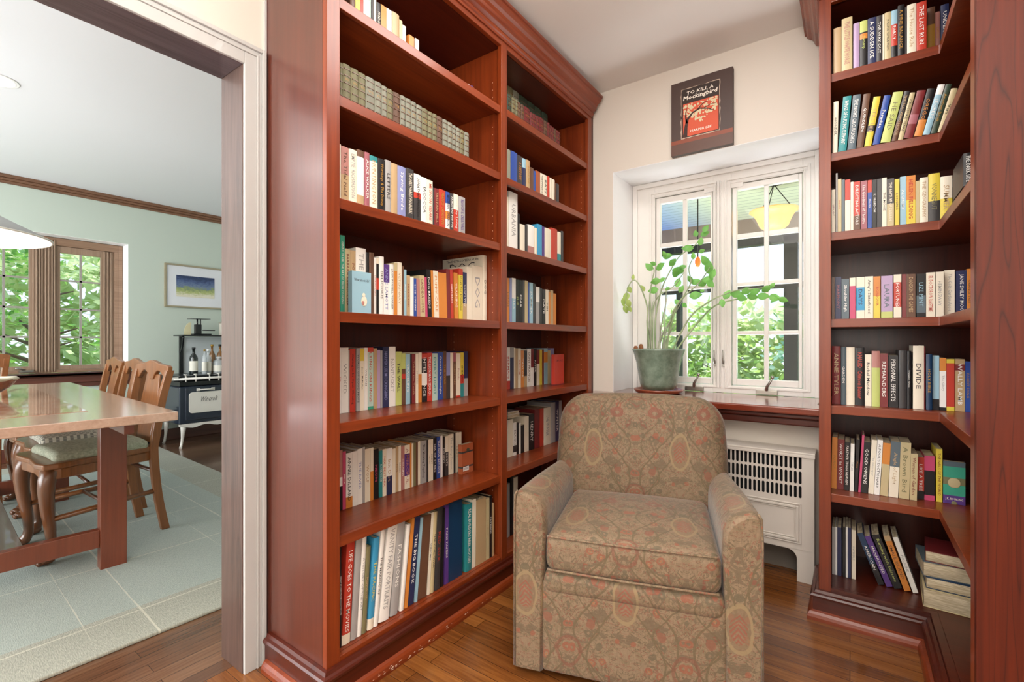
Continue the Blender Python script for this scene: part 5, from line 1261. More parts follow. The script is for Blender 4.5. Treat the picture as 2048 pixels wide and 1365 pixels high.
# ---------------------------------------------------------------- canvas picture
cv = thing('canvas_print', 'brown canvas print of an orange and black book cover above window', 'picture', (-.606, 2.485, 2.18))
px0, px1, pz0, pz1, py = -.753, -.459, 1.992, 2.363, 2.47
MB().box(px0, px1, py, WY - .001, pz0, pz1).build('canvas', plain('canvas_brown', '#4A3833', .5), cv, bevel=.001)
MB().box(px0, px1, py - .0008, py - .0002, pz0, pz0 + .055).build('printed_shelf_front', plain('canvas_low', '#5F4238', .5), cv)
MB().box(px0, px1, py - .0009, py - .0002, pz0 + .055, pz0 + .075).build('printed_shelf_edge', plain('canvas_red', '#8A4630', .5), cv)
cx0, cx1, cz0, cz1 = -.700, -.519, 2.072, 2.318
def wavy(x0, x1, z0, z1, amp, n=14):
    p = []
    for i in range(n): p.append((x0 + (x1 - x0) * i / n, z0 + random.uniform(-amp, amp)))
    for i in range(n): p.append((x1 + random.uniform(-amp, amp), z0 + (z1 - z0) * i / n))
    for i in range(n): p.append((x1 - (x1 - x0) * i / n, z1 + random.uniform(-amp, amp)))
    for i in range(n): p.append((x0 + random.uniform(-amp, amp), z1 - (z1 - z0) * i / n))
    return p
def flatpoly(name, poly, y, mat, parent): 
    m = MB(); m.add([(x, y, z) for x, z in poly], [tuple(range(len(poly)))]); return m.build(name, mat, parent)
flatpoly('printed_worn_edge', wavy(cx0 - .003, cx1 + .003, cz0 - .003, cz1 + .003, .0025), py - .0014, plain('worn', '#C9B3A0', .6), cv)
flatpoly('printed_cover', wavy(cx0, cx1, cz0, cz1, .0015), py - .002, plain('cover_dark', '#33251F', .6), cv)
zc = cz1 - .075
flatpoly('printed_ground', [(cx0 + .008, cz0 + .004), (cx1 - .004, cz0 + .004), (cx1 - .004, zc), (cx0 + .008, zc)], py - .0026, plain('cover_orange', '#D2583A', .6), cv)
m = MB()
for k in range(150):       # generic blossom cloud
    a = random.uniform(cx0 + .012, cx1 - .01); fr_ = (a - cx0) / (cx1 - cx0)
    b = random.uniform(cz0 + .085 + .02 * math.sin(fr_ * 9), zc - .004)
    r_ = random.uniform(.003, .0065)
    m.add([(a + r_ * math.cos(2 * PI * i / 6), py - .003 - k * 1e-6, b + r_ * math.sin(2 * PI * i / 6)) for i in range(6)], [tuple(range(6))])
m.build('printed_blossom', plain('blossom', '#D8CBA6', .6), cv)
def stroke(mb, pts, ws, y):
    for (a, b), (c_, d_), w0, w1 in zip(pts, pts[1:], ws, ws[1:]):
        v = Vector((c_ - a, d_ - b)); v.normalize(); nx, nz = -v.y, v.x
        mb.add([(a + nx * w0, y, b + nz * w0), (a - nx * w0, y, b - nz * w0), (c_ - nx * w1, y, d_ - nz * w1), (c_ + nx * w1, y, d_ + nz * w1)], [(0, 1, 2, 3)])
m = MB(); yb = py - .0036
stroke(m, [(cx0 + .018, cz0 + .004), (cx0 + .022, cz0 + .05), (cx0 + .03, cz0 + .09), (cx0 + .055, cz0 + .118), (cx0 + .09, cz0 + .13), (cx0 + .13, cz0 + .118), (cx0 + .16, cz0 + .1)], [.011, .008, .006, .004, .0035, .0025, .001], yb)
stroke(m, [(cx0 + .026, cz0 + .07), (cx0 + .02, cz0 + .11), (cx0 + .026, cz0 + .15)], [.005, .003, .001], yb)
stroke(m, [(cx0 + .08, cz0 + .128), (cx0 + .105, cz0 + .152), (cx0 + .13, cz0 + .156)], [.003, .002, .001], yb)
stroke(m, [(cx0 + .11, cz0 + .126), (cx0 + .14, cz0 + .136), (cx0 + .168, cz0 + .135)], [.002, .0015, .0008], yb)
m.build('printed_tree', plain('tree_ink', '#3A221A', .6), cv)
CW = plain('canvas_white', '#F0E8DC', .6)
mid = (cx0 + cx1) / 2
add_text('lettering', 'TO KILL A', CW, cv, lambda a, c_: (mid - cv.location.x + a + c_ * .15, py - .0042 - cv.location.y, cz1 - .024 - cv.location.z + c_), .13, .017, .02)
add_text('lettering', 'Mockingbird', CW, cv, lambda a, c_: (mid - cv.location.x + a + c_ * .15, py - .0042 - cv.location.y, cz1 - .05 - cv.location.z + c_), .162, .028, .025)
add_text('lettering', 'HARPER LEE', CW, cv, lambda a, c_: (mid + .004 - cv.location.x + a + c_ * .15, py - .0042 - cv.location.y, cz0 + .027 - cv.location.z + c_), .1, .0115, .012)

# ---------------------------------------------------------------- potted plant
pot = thing('potted_plant', 'leafy houseplant in a grey-green glazed pot on the window sill', 'plant', (-.855, 2.575, .753))
def potmat():
    t = NT('celadon_glaze'); a = t.noise(t.coords((1, 1, 1)), 22, 4, .7); b = t.noise(t.coords((1, 1, .4)), 6, 2)
    t.l(t.ramp(t.math('ADD', t.math('MULTIPLY', a, .5), t.math('MULTIPLY', b, .5)), [(.35, hx('#5F7262')), (.6, hx('#93A796')), (.8, hx('#B8C4B4'))]), t.b.inputs['Base Color'])
    t.set(t.b, Roughness=.15); t.b.inputs['Coat Weight'].default_value = .6; return t.m
MB().lathe([(.06, .024), (.09, .025), (.098, .05), (.108, .11), (.118, .17), (.131, .215), (.138, .232), (.14, .24), (.136, .243), (.128, .236), (.118, .21), (.113, .19), (.0, .19)], (-.855, 2.575, .753), 40, caps=False).build('pot', potmat(), pot)
tc_ = plain('terracotta', '#9A5238', .3, coat=.4)
MB().lathe([(.0, .0005), (.105, .0005), (.12, .006), (.13, .018), (.131, .023), (.126, .024), (.114, .01), (.0, .01)], (-.855, 2.575, .753), 40, caps=False).build('saucer', tc_, pot)
so = plain('soil', '#5E4632', .9); m = MB().lathe([(.0, .195), (.11, .195), (.116, .205)], (-.855, 2.575, .753), 24, caps=False)
m.lathe([(.116, .205), (.0, .215)], (-.855, 2.575, .753), 24, caps=False); m.build('soil', so, pot)
husk = plain('dry_husk', '#8A5A38', .8)
m = MB()
for k in range(22):
    a = random.uniform(0, 2 * PI); r_ = random.uniform(.05, .115); c_ = (-.855 + r_ * math.cos(a), 2.575 + r_ * math.sin(a), .753 + .22)
    m.ball(c_, (random.uniform(.006, .016), random.uniform(.005, .012), random.uniform(.004, .014)), 8, 5)
for k, (dx, dz) in enumerate(((-.115, .045), (-.1, .03), (-.085, .055), (.09, .03))):
    m.ball((-.855 + dx, 2.54, .753 + .215 + dz * .5), (.014, .008, dz * .55), 8, 6)
m.build('dry_husks', husk, pot)
STEMS=[[(-0.894,2.545,1.0),(-0.907,2.545,1.127),(-0.905,2.545,1.217),(-0.94,2.545,1.328),(-0.978,2.545,1.379),(-1.009,2.545,1.356),(-1.028,2.545,1.297),(-1.031,2.545,1.222)],[(-0.895,2.575,1.009),(-0.898,2.575,1.182),(-0.902,2.575,1.292),(-0.887,2.575,1.382),(-0.878,2.575,1.431),(-0.899,2.575,1.452)],[(-0.873,2.605,0.999),(-0.882,2.605,1.146),(-0.848,2.605,1.319),(-0.794,2.605,1.432),(-0.747,2.605,1.499),(-0.665,2.605,1.552),(-0.62,2.605,1.615)],[(-0.821,2.545,1.009),(-0.755,2.545,1.202),(-0.708,2.545,1.278),(-0.675,2.545,1.345),(-0.685,2.545,1.415),(-0.667,2.545,1.464)],[(-0.777,2.575,1.009),(-0.691,2.575,1.158),(-0.592,2.575,1.24),(-0.513,2.575,1.276),(-0.452,2.575,1.292),(-0.378,2.575,1.294),(-0.303,2.575,1.297)],[(-0.76,2.605,1.0),(-0.665,2.605,1.123),(-0.583,2.605,1.211),(-0.504,2.605,1.242),(-0.405,2.605,1.253),(-0.332,2.605,1.253),(-0.258,2.605,1.229)],[(-0.803,2.545,1.009),(-0.775,2.545,1.168),(-0.717,2.545,1.261),(-0.63,2.545,1.342),(-0.581,2.545,1.414)],[(-0.881,2.575,1.0),(-0.887,2.575,1.109),(-0.884,2.575,1.218),(-0.849,2.575,1.289),(-0.777,2.575,1.329),(-0.717,2.575,1.404)]]
LEAVES=[(-0.99,2.551,1.397,0.004,0.018),(-0.944,2.575,1.334,-0.011,0.019),(-1.03,2.599,1.334,0.008,-0.022),(-1.035,2.563,1.289,0.003,-0.033),(-1.061,2.587,1.264,-0.005,-0.028),(-1.017,2.551,1.25,0.008,-0.027),(-1.043,2.575,1.22,0.005,-0.028),(-1.028,2.599,1.221,0.008,-0.018),(-0.903,2.563,1.448,-0.021,0.023),(-0.888,2.587,1.468,-0.018,0.009),(-0.837,2.551,1.443,0.03,0.017),(-0.872,2.575,1.367,-0.03,-0.008),(-0.892,2.599,1.321,-0.033,-0.004),(-0.829,2.563,1.372,0.02,0.009),(-0.808,2.587,1.501,0.031,0.002),(-0.814,2.551,1.507,-0.01,0.019),(-0.7,2.575,1.529,-0.034,0.001),(-0.664,2.599,1.607,-0.004,0.022),(-0.606,2.563,1.618,0.013,0.021),(-0.615,2.587,1.598,0.024,0.012),(-0.627,2.551,1.553,0.004,0.025),(-0.627,2.575,1.506,0.019,0.005),(-0.677,2.599,1.491,-0.003,0.022),(-0.746,2.563,1.414,-0.035,0.006),(-0.753,2.587,1.353,0.005,0.031),(-0.725,2.551,1.313,0.012,0.021),(-0.687,2.575,1.365,-0.012,0.021),(-0.664,2.599,1.352,0.027,0.008),(-0.622,2.563,1.299,0.014,-0.001),(-0.661,2.587,1.279,0.037,0.004),(-0.749,2.551,1.246,-0.013,0.017),(-0.715,2.575,1.228,0.016,-0.014),(-0.51,2.599,1.275,0.015,0.028),(-0.526,2.563,1.229,0.004,-0.025),(-0.462,2.587,1.274,0.034,-0.005),(-0.433,2.551,1.25,0.028,-0.012),(-0.415,2.575,1.286,0.028,0.01),(-0.393,2.599,1.258,0.029,-0.008),(-0.376,2.563,1.278,0.027,0.009),(-0.344,2.587,1.256,0.032,-0.001),(-0.325,2.551,1.288,0.024,0.014),(-0.303,2.575,1.305,0.011,0.014),(-0.296,2.599,1.247,0.031,-0.008),(-0.257,2.563,1.232,0.023,-0.009),(-0.595,2.587,1.42,0.006,0.038),(-0.569,2.551,1.38,0.011,0.03),(-0.6,2.575,1.355,-0.033,-0.003),(-0.631,2.599,1.339,-0.027,-0.009),(-0.582,2.563,1.331,0.022,-0.02),(-0.615,2.587,1.457,-0.017,0.031),(-0.753,2.551,1.404,0.017,0.029),(-0.804,2.575,1.322,0.017,0.002),(-0.785,2.599,1.466,0.022,0.02),(-0.722,2.563,1.429,0.024,0.007)]

STEMM = leafmat('plant_stem', '#8FA878', '#B9C7A4', .1); LEAFM = leafmat('plant_leaf', '#4E8E3C', '#8CC96A', .4)
LEAFY = leafmat('plant_leaf_pale', '#7FA04A', '#B8CC78', .4)
def smooth(pts, n=5):
    P_ = [Vector(p) for p in pts]; o = []
    for i in range(len(P_) - 1):
        p0, p1, p2, p3 = P_[max(0, i - 1)], P_[i], P_[i + 1], P_[min(len(P_) - 1, i + 2)]
        for k in range(n):
            t = k / n; o.append(.5 * ((2 * p1) + (p2 - p0) * t + (2 * p0 - 5 * p1 + 4 * p2 - p3) * t * t + (3 * p1 - p0 - 3 * p2 + p3) * t ** 3))
    o.append(P_[-1]); return o
for st in STEMS:
    st = [list(p) for p in st]; st[0] = [-.855 + (st[0][0] + .855) * .8, 2.575 + random.uniform(-.04, .04), .753 + .2]
    pp = smooth(st); n = len(pp)
    MB().tube(pp, [.005 * (1 - .6 * i / n) for i in range(n)], 8).build('stem', STEMM, pot)
m = MB()
for k in range(13):
    a = random.uniform(0, 2 * PI); x0, y0 = -.855 + .06 * math.cos(a), 2.575 + .05 * math.sin(a)
    h_ = random.uniform(.12, .4); dx = random.uniform(-.05, .14) * h_ * 3
    m.tube(smooth([(x0, y0, .953), (x0 + dx * .3, y0, .953 + h_ * .5), (x0 + dx, y0 + .01, .953 + h_)], 4), [.0035] * 4 + [.003] * 4 + [.0012], 6)
o = m.build('bare_stalks', leafmat('stalk_pale', '#9AA588', '#CBD2BE', .1), pot); o['kind'] = 'stuff'
def leaf(x, y, z, dx, dz, mat):
    L_ = math.hypot(dx, dz); d = Vector((dx, random.uniform(-.35, .35) * L_, dz)).normalized(); L_ *= 1.8
    side = d.cross(Vector((random.uniform(-.3, .3), 1, random.uniform(-.3, .3)))).normalized(); nr = side.cross(d).normalized()
    n = 6; vs = []; c = Vector((x, y, z)) - d * L_ * .5
    for i in range(n + 1):
        t = i / n; w = .33 * L_ * math.sin(PI * min(1, t * 1.02) ** .85) ** .8 if 0 < i < n else .0008
        b = c + d * L_ * t + nr * (-.10 * L_ * math.sin(PI * t)); vs += [b - side * w + nr * w * .3, b, b + side * w + nr * w * .3]
    fs = []
    for i in range(n):
        for q in (0, 1): a = i * 3 + q; fs.append((a, a + 1, a + 4, a + 3))
    m = MB(); m.add(vs, fs, 0, True); return m.build('leaf', mat, pot)
for i, l_ in enumerate(LEAVES): leaf(*l_, LEAFY if i < 8 else LEAFM)

# ---------------------------------------------------------------- dining table
TR = R(-3.2)
tb = thing('dining_table', 'long cherry dining table with inlaid stone-like centre panel', 'dining table', (-3.15, .27, .0), TR)
th = .76
MB().box(-1.2, .985, -.53, .53, th - .034, th).build('table_top', TABT, tb, world=False, bevel=.003)
def inlay():
    t = NT('burl_inlay'); v = t.coords((1, 1, 1), 'obj'); a = t.noise(v, 7, 5, .7, 2.5); b = t.noise(t.coords((40, 40, 1), 'obj'), 1, 2)
    t.l(t.ramp(t.math('ADD', t.math('MULTIPLY', a, .7), t.math('MULTIPLY', b, .3)), [(.35, hx('#7E4A38')), (.52, hx('#B08A74')), (.66, hx('#D6C4B0'))]), t.b.inputs['Base Color'])
    t.set(t.b, Roughness=.12); t.b.inputs['Coat Weight'].default_value = .6; t.bump(a, .1, .002); return t.m
MB().box(-.80, .70, -.31, .31, th + .0002, th + .0014).build('inlay_panel', inlay(), tb, world=False)
MB().box(.36, .40, -.41, .41, th - .10, th - .0345).box(-1.04, -1.0, -.41, .41, th - .10, th - .0345).box(-1.1, .9, .38, .41, th - .0785, th - .0345).box(-1.1, .9, -.41, -.38, th - .0785, th - .0345).build('apron', TABL, tb, world=False)
for sx in (1, -1):
    for sy in (1, -1):
        MB().box(.345 if sx > 0 else -1.05, .405 if sx > 0 else -.99, *( (.40, .495) if sy > 0 else (-.495, -.40)), .0, th - .0345).build('leg', TABL, tb, world=False, bevel=.003)
    MB().box(*((.355, .395) if sx > 0 else (-1.04, -1.0)), -.4, .4, .11, .19).build('end_stretcher', TABL, tb, world=False, bevel=.003)
MB().box(-1.0, .355, .08, .17, .125, .165).build('long_stretcher', plain('stretcher_grey', '#6E6A60', .4, coat=.3), tb, world=False, bevel=.002)
# bowl
bw = thing('wooden_bowl', 'carved wooden bowl with pale shell edge on dining table', 'bowl', (-3.42, .315, th + .0016))
m = MB().lathe([(.0, .0), (.07, .0), (.1, .012), (.15, .05), (.168, .08), (.17, .086), (.16, .084), (.13, .05), (.08, .02), (.0, .016)], (0, 0, 0), 40, caps=False)
m.v = [(x * (1 + .04 * math.sin(7 * math.atan2(y, x)) * (z > .07)), y, z + (.006 * math.sin(9 * math.atan2(y, x)) if z > .07 else 0)) for x, y, z in m.v]
m.build('bowl_body', wood('bowl_wood', '#9A5A34', '#5C2F1B', 'x', .2, .5), bw, world=False)
rg_ = []
for k in range(36):
    a = k / 36 * 2 * PI; w_ = 1 + .25 * math.sin(5 * a)
    rg_.append([((.158 + .018 * w_ * math.cos(q)) * math.cos(a), (.158 + .018 * w_ * math.cos(q)) * math.sin(a), .089 + .01 * w_ * math.sin(q)) for q in (0, 1.05, 2.1, 3.14, 4.2, 5.2)])
rg_.append(rg_[0]); m = MB().loft(rg_, True, False)
m.build('shell_rim', plain('shell', '#C9C2AC', .35), bw, world=False)

# ---------------------------------------------------------------- dining chairs
SEATM = {}
def seatmat(i):
    if i: 
        t = NT('seat_sage'); a = t.noise(t.coords((90, 90, 90), 'obj'), 1, 2); t.l(t.ramp(a, [(.3, hx('#8E9480')), (.7, hx('#B8BAA4'))]), t.b.inputs['Base Color'])
    else:
        t = NT('seat_dotted'); ck_ = t.n('ShaderNodeTexChecker'); t.l(t.coords((1, 1, 1), 'obj'), ck_.inputs[0]); ck_.inputs['Scale'].default_value = 70
        t.l(t.mix(ck_.outputs['Fac'], hx('#8E8C82'), hx('#D8D4C4')), t.b.inputs['Base Color'])
    t.set(t.b, Roughness=.85); return t.m
SM = [seatmat(0), seatmat(1)]
# local frame: faces -y, origin under the seat centre
def make_chair(label, sm):
    c = thing('dining_chair', label, 'chair', group='oak dining chairs around the table')
    # rear posts, raked
    for sx in (-1, 1):
        pts = []
        prof = [(.165, .25, .0), (.165, .215, .2), (.17, .195, .42), (.175, .2, .5), (.185, .225, .7), (.195, .26, .865)]
        P_ = smooth([(sx * a, b, z) for a, b, z in prof], 4)
        m = MB(); m.loft([[(p.x - .014, p.y - .019, p.z), (p.x + .014, p.y - .019, p.z), (p.x + .014, p.y + .019, p.z), (p.x - .014, p.y + .019, p.z)] for p in P_], True, True, 0, False)
        m.build('rear_leg', CHAIR, c, world=False, bevel=.003)
    for sx in (-1, 1):     # cabriole front legs ending in a paw
        P_ = smooth([(sx * 0.186, -.215, .43), (sx * 0.199, -.232, .36), (sx * 0.196, -.228, .26), (sx * 0.184, -.214, .14), (sx * 0.182, -.212, .06), (sx * 0.192, -.226, .022)], 4)
        rr = [.026, .03, .031, .03, .029, .028, .026, .025, .024, .023, .021, .02, .019, .018, .017, .017, .018, .019, .021, .022, .022]
        m = MB().tube(P_, [q * 1.12 for q in rr[:len(P_)]], 6); m.ball((sx * .194, -.232, .02), (.027, .034, .02), 12, 8)
        for q in (-1, 0, 1): m.ball((sx * .194 + q * .014, -.256, .014), (.009, .013, .013), 8, 6)
        m.build('front_leg', CHAIRM, c, world=False)
    # seat frame
    def ol(s_, yo=0.):
        return [(-.225 * s_, -.25 * s_ + yo), (-.15 * s_, -.262 * s_ + yo), (0, -.248 * s_ + yo), (.15 * s_, -.262 * s_ + yo), (.225 * s_, -.25 * s_ + yo), (.235 * s_, -.2 * s_ + yo), (.205 * s_, 0 + yo), (.175 * s_, .2 * s_ + yo), (-.175 * s_, .2 * s_ + yo), (-.205 * s_, 0 + yo), (-.235 * s_, -.2 * s_ + yo)]
    MB().prism(ol(1), 'z', .435, .462).prism(ol(.93), 'z', .385, .435).build('seat_frame', CHAIR, c, world=False, bevel=.008, seg=3)
    def dome(x, y, z):
        return (x * (1 - .25 * max(0, y)), y - .015, .47 + z + .012 * (1 - (x / .2) ** 2))
    rbox(.19, .19, .026, .025, 4, 5, dome).build('seat_pad', sm, c, world=False)
    # crest rail arched, with two uprights of the splat
    ar = []
    N = 20
    for i in range(N + 1):
        t = -1 + 2 * i / N; ar.append((t * .215, .878 + .034 * (1 - t * t) ** .8 + .006 * math.cos(t * 6.28)))
    lo = []
    for i in range(N + 1):
        t = 1 - 2 * i / N; a = abs(t)
        lo.append((t * .2, .81 + (.05 * math.cos((a - .45) / .4 * PI / 2) if .12 < a < .85 and abs(a - .45) < .4 else 0)))
    m = MB(); m.prism(ar + lo, 'y', .245, .268, sm=False)
    m.build('crest_rail', CHAIR, c, world=False, bevel=.004)
    sp = []
    for i in range(13):
        t = i / 12; sp.append((.085 + .022 * math.sin(t * PI) ** 2 * (1 if t > .3 else .4), .47 + t * .37))
    P_ = [(-a, b) for a, b in sp[::-1]]
    poly = sp + P_
    m = MB(); n = len(poly)
    vs = [(a, .205 + .05 * (b - .47) / .37, b) for a, b in poly] + [(a, .217 + .05 * (b - .47) / .37, b) for a, b in poly]
    m.add(vs, [tuple(range(n))[::-1], tuple(range(n, 2 * n))] + [(i, (i + 1) % n, n + (i + 1) % n, n + i) for i in range(n)])
    m.build('splat', CHAIR, c, world=False, bevel=.003)
    for z_ in (.2,):
        for sx in (-1, 1): MB().tube([(sx * .197, -.21, z_), (sx * .166, .215, z_ + .02)], .013, 4).build('side_stretcher', CHAIR, c, world=False)
        MB().tube([(-.18, 0, z_ + .01), (.18, 0, z_ + .01)], .012, 4).build('cross_stretcher', CHAIRD, c, world=False)
        MB().tube([(-.165, .21, z_ + .12), (.165, .21, z_ + .12)], .012, 4).build('rear_stretcher', CHAIRD, c, world=False)
    return c
def copy_tree(o, parent=None):
    c = o.copy(); COL.objects.link(c)
    if parent is not None: c.parent = parent
    for ch in list(o.children): copy_tree(ch, c)
    return c
RT = .0125
c1 = make_chair('oak chair nearest the doorway with a plain sage seat pad', SM[1]); c1.location = (-3.2, .74, RT); c1.rotation_euler.z = R(3)
c2 = copy_tree(c1); c2.location = (-3.71, .80, RT); c2.rotation_euler.z = R(-2); c2['label'] = 'middle oak chair of the row with dotted seat, behind the nearest'
for ch in c2.children:
    if ch.name.startswith('seat_pad'):
        ch.data = ch.data.copy(); ch.data.materials.clear(); ch.data.materials.append(SM[0])
c3 = copy_tree(c1); c3.location = (-4.2, .82, RT); c3.rotation_euler.z = R(-3); c3['label'] = 'oak chair farthest along the row, next to the window'
c4 = copy_tree(c1); c4.location = (-4.55, .36, RT); c4.rotation_euler.z = R(-88); c4.scale = (1, 1, 1.06); c4['label'] = 'oak chair at the head of the table in front of windows'

# rug
rg = MB().box(-1.78, 1.78, -1.45, 1.45, 0, .012).build('area_rug', RUG, bevel=.004)
rg.location = (-3.78, .225, .0004); rg.rotation_euler.z = R(-2.4)
tag(rg, 'large sage green wool rug with cream grid lines under dining table', 'rug')

# pendant lamp
lp = thing('pendant_lamp', 'grey dome pendant lamp glowing over the dining table', 'lamp', (-3.15, .2, 1.5))
SH = plain('lamp_shade_grey', '#8F8E8C', .35, coat=.2); SHI = plain('lamp_inside', '#F4F2EC', .5, emit='#FFF6E6', es=.45)
prof = [(.365, .0), (.34, .018), (.28, .05), (.21, .088), (.14, .13), (.08, .168), (.045, .18)]
MB().lathe(prof, (-3.15, .2, 1.5), 48, caps=False).build('lamp_shade', SH, lp)
MB().lathe([(r_ - .004, z_ - .003) for r_, z_ in prof], (-3.15, .2, 1.5), 48, caps=False).build('shade_lining', SHI, lp)
MB().lathe([(.361, -.003), (.367, -.003), (.367, .004), (.361, .004), (.361, -.003)], (-3.15, .2, 1.5), 48, caps=False).build('shade_rim', plain('rim_white', '#EDEAE2', .4), lp)
MB().ball((-3.15, .2, 1.57), .045).build('bulb', plain('bulb_glow', '#FFF8E8', .4, emit='#FFF2D8', es=3), lp)
MB().tube([(-3.15, .2, 1.68), (-3.15, .2, CZ - .02)], .005).build('cord', DARKM, lp)
MB().lathe([(.05, -.02), (.055, -.0005)], (-3.15, .2, CZ), 24).build('ceiling_cap', SH, lp)
dl = thing('recessed_light', 'white round recessed downlight in the dining ceiling', 'ceiling light', (-3.77, .46, CZ - .01))
MB().lathe([(.085, -.004), (.09, -.0005)], (-3.77, .46, CZ), 32).build('trim_ring', plain('dl_ring', '#F2F2F0', .4), dl)
MB().lathe([(.0, -.0065), (.07, -.006), (.07, -.0042)], (-3.77, .46, CZ), 32, caps=False).build('diffuser', plain('dl_glow', '#FFFFFF', .4, emit='#FFFFFF', es=1.2), dl)

# ---------------------------------------------------------------- dining window
dw = empty('window_2', (-6.0, 1.03, .75)); struct(dw)
X0 = -6.0
def fr(mb, y0, y1, z0, z1, t, xa, xb):
    mb.box(xa, xb, y0, y0 + t, z0, z1); mb.box(xa, xb, y1 - t, y1, z0, z1); mb.box(xa, xb, y0 + t, y1 - t, z0, z0 + t); mb.box(xa, xb, y0 + t, y1 - t, z1 - t, z1)
ya, yb_ = .464, 1.601
m = MB(); m.box(X0 - .07, X0, ya, .49, .75, 2.005); m.box(X0 - .07, X0, 1.565, yb_, .75, 2.005); m.box(X0 - .07, X0, .49, 1.565, 1.935, 2.005); m.box(X0 - .07, X0, .49, 1.565, .75, .775)
m.box(X0 - .07, X0, 1.535, 1.565, .775, 1.935); m.box(X0 - .07, X0, .49, .52, .775, 1.935)
m.build('frame', OAKWY, dw, bevel=.003)
m = MB(); m.box(X0 - .07, X0 + .0, .965, 1.11, .775, 1.935)
for y_ in (.972, .99, 1.008, 1.03, 1.052, 1.074, 1.09): m.box(X0, X0 + .012, y_, y_ + .009, .76, 1.98)
m.build('mullion', OAKW, dw, bevel=.003)
GR = plain('lead_grey', '#9A948C', .5)
for y0, y1, gl, gr_, cc in ((.52, .965, .60, .931, .775), (1.11, 1.535, 1.138, 1.432, 1.285)):
    m = MB(); xa, xb = X0 - .05, X0 - .015
    m.box(xa, xb, y0 + .002, gl, .777, 1.933); m.box(xa, xb, gr_, y1 - .002, .777, 1.933); m.box(xa, xb, gl, gr_, .777, .815); m.box(xa, xb, gl, gr_, 1.872, 1.933)
    for s_ in (.02, .045, .07):
        if gr_ + s_ + .012 < y1: m.box(xb, xb + .012, gr_ + s_, gr_ + s_ + .012, .78, 1.93)
    o = m.build('sash', OAKW, dw, bevel=.002)
    m = MB(); m.box(X0 - .04, X0 - .022, cc - .008, cc + .008, .815, 1.872)
    for z_ in (1.08, 1.345, 1.614): m.box(X0 - .04, X0 - .022, gl, gr_, z_ - .008, z_ + .008)
    m.build('glazing_bars', GR, o)
    MB().box(X0 - .034, X0 - .032, gl, gr_, .815, 1.872).build('pane', GLASS, o)
m = MB(); m.box(X0 - .004, X0 + .05, .86, .95, .765, .782); m.tube([(X0 + .03, .9, .782), (X0 + .05, .86, .80), (X0 + .06, .83, .80)], [.009, .008, .006]); m.build('crank_handle', STEEL, dw)
m = MB(); m.box(-6.0, DX + .06, WY0 + .003, WY1 - .003, .722, .749); m.box(DX + .001, DX + .06, .3, 1.70, .722, .749); m.box(DX + .001, DX + .04, .32, 1.685, .66, .7215); m.box(DX + .001, DX + .022, .34, 1.67, .62, .66)
struct(m.build('trim_dining_sill', SILD, bevel=.005))

# ---------------------------------------------------------------- framed picture
fp = thing('framed_picture', 'gilt framed watercolour landscape with white mat on green wall', 'picture', (-5.83, 2.25, 1.64))
fy0, fy1, fz0, fz1 = 1.905, 2.50, 1.405, 1.868
m = MB(); fr(m, fy0, fy1, fz0, fz1, .018, -5.848, -5.825); m.build('frame', GOLDF, fp, bevel=.003)
MB().box(-5.846, -5.838, fy0 + .017, fy1 - .017, fz0 + .017, fz1 - .017).build('mat_board', plain('mat_white', '#DCDDE2', .3, coat=.5), fp)
def art():
    t = NT('watercolour'); g = t.n('ShaderNodeNewGeometry'); sx = t.n('ShaderNodeSeparateXYZ'); t.l(g.outputs['Position'], sx.inputs[0])
    nz_ = t.noise(t.coords((1, 7, 14)), 2.5, 4, .7, 1.); z_ = t.math('ADD', sx.outputs[2], t.math('MULTIPLY', t.math('SUBTRACT', nz_, .5), .16))
    f = t.math('DIVIDE', t.math('SUBTRACT', z_, 1.52), .235)
    t.l(t.ramp(f, [(.08, hx('#D8D2BE')), (.25, hx('#A8B070')), (.42, hx('#7C8C66')), (.5, hx('#6C7C96')), (.72, hx('#4C5C84')), (.92, hx('#2E3A5C'))]), t.b.inputs['Base Color']); t.set(t.b, Roughness=.3); return t.m
MB().box(-5.8378, -5.8365, 2.013, 2.385, 1.522, 1.753).build('painting', art(), fp)

# ---------------------------------------------------------------- stove
sv = thing('antique_stove', 'small antique black enamel stove with white oven door and legs', 'stove', (-5.5, 2.3, 0))
sx0, sx1, sy0, sy1 = -5.74, -5.25, 1.835, 2.75
ENB = plain('enamel_navy', '#262E3C', .2, coat=.6); ENW = plain('enamel_white', '#E6E2DA', .25, coat=.6)
MB().box(sx0, sx1, sy0, sy1, .235, .60).build('oven_body', ENB, sv, bevel=.012, seg=3)
MB().box(sx0, sx1 - .02, sy0 + .01, sy1, .601, .648).build('manifold', DARKM, sv, bevel=.004)
MB().box(sx0, sx1 + .03, sy0 - .06, sy1 + .02, .66, .69).box(sx0, sx1 - .0, sy0 - .0, sy1, .6905, .705).build('cooktop', DARKM, sv, bevel=.008, seg=3)
m = MB(); m.box(sx1 + .001, sx1 + .012, 1.885, 2.42, .27, .585); m.build('oven_door', ENB, sv, bevel=.008, seg=3)
dr = rbox(.006, .24, .103, .006, 2, 4, None)
def rr_poly(y0, y1, z0, z1, r):
    p = []
    for cy, cz_, a0 in ((y1 - r, z1 - r, 0), (y0 + r, z1 - r, 90), (y0 + r, z0 + r, 180), (y1 - r, z0 + r, 270)):
        for k in range(6): a = R(a0 + k * 18); p.append((cy + r * math.cos(a), cz_ + r * math.sin(a)))
    return p
MB().prism(rr_poly(1.912, 2.37, .337, .541, .03), 'x', sx1 + .0125, sx1 + .019).build('door_panel', ENW, sv, bevel=.002)
add_text('lettering', 'Wincroft', plain('stove_ink', '#5A5A5E', .5), sv, lambda a, c_: (sx1 + .0205 - sv.location.x, 2.09 - sv.location.y + a + c_ * .3, .47 + c_), .155, .05, 0)
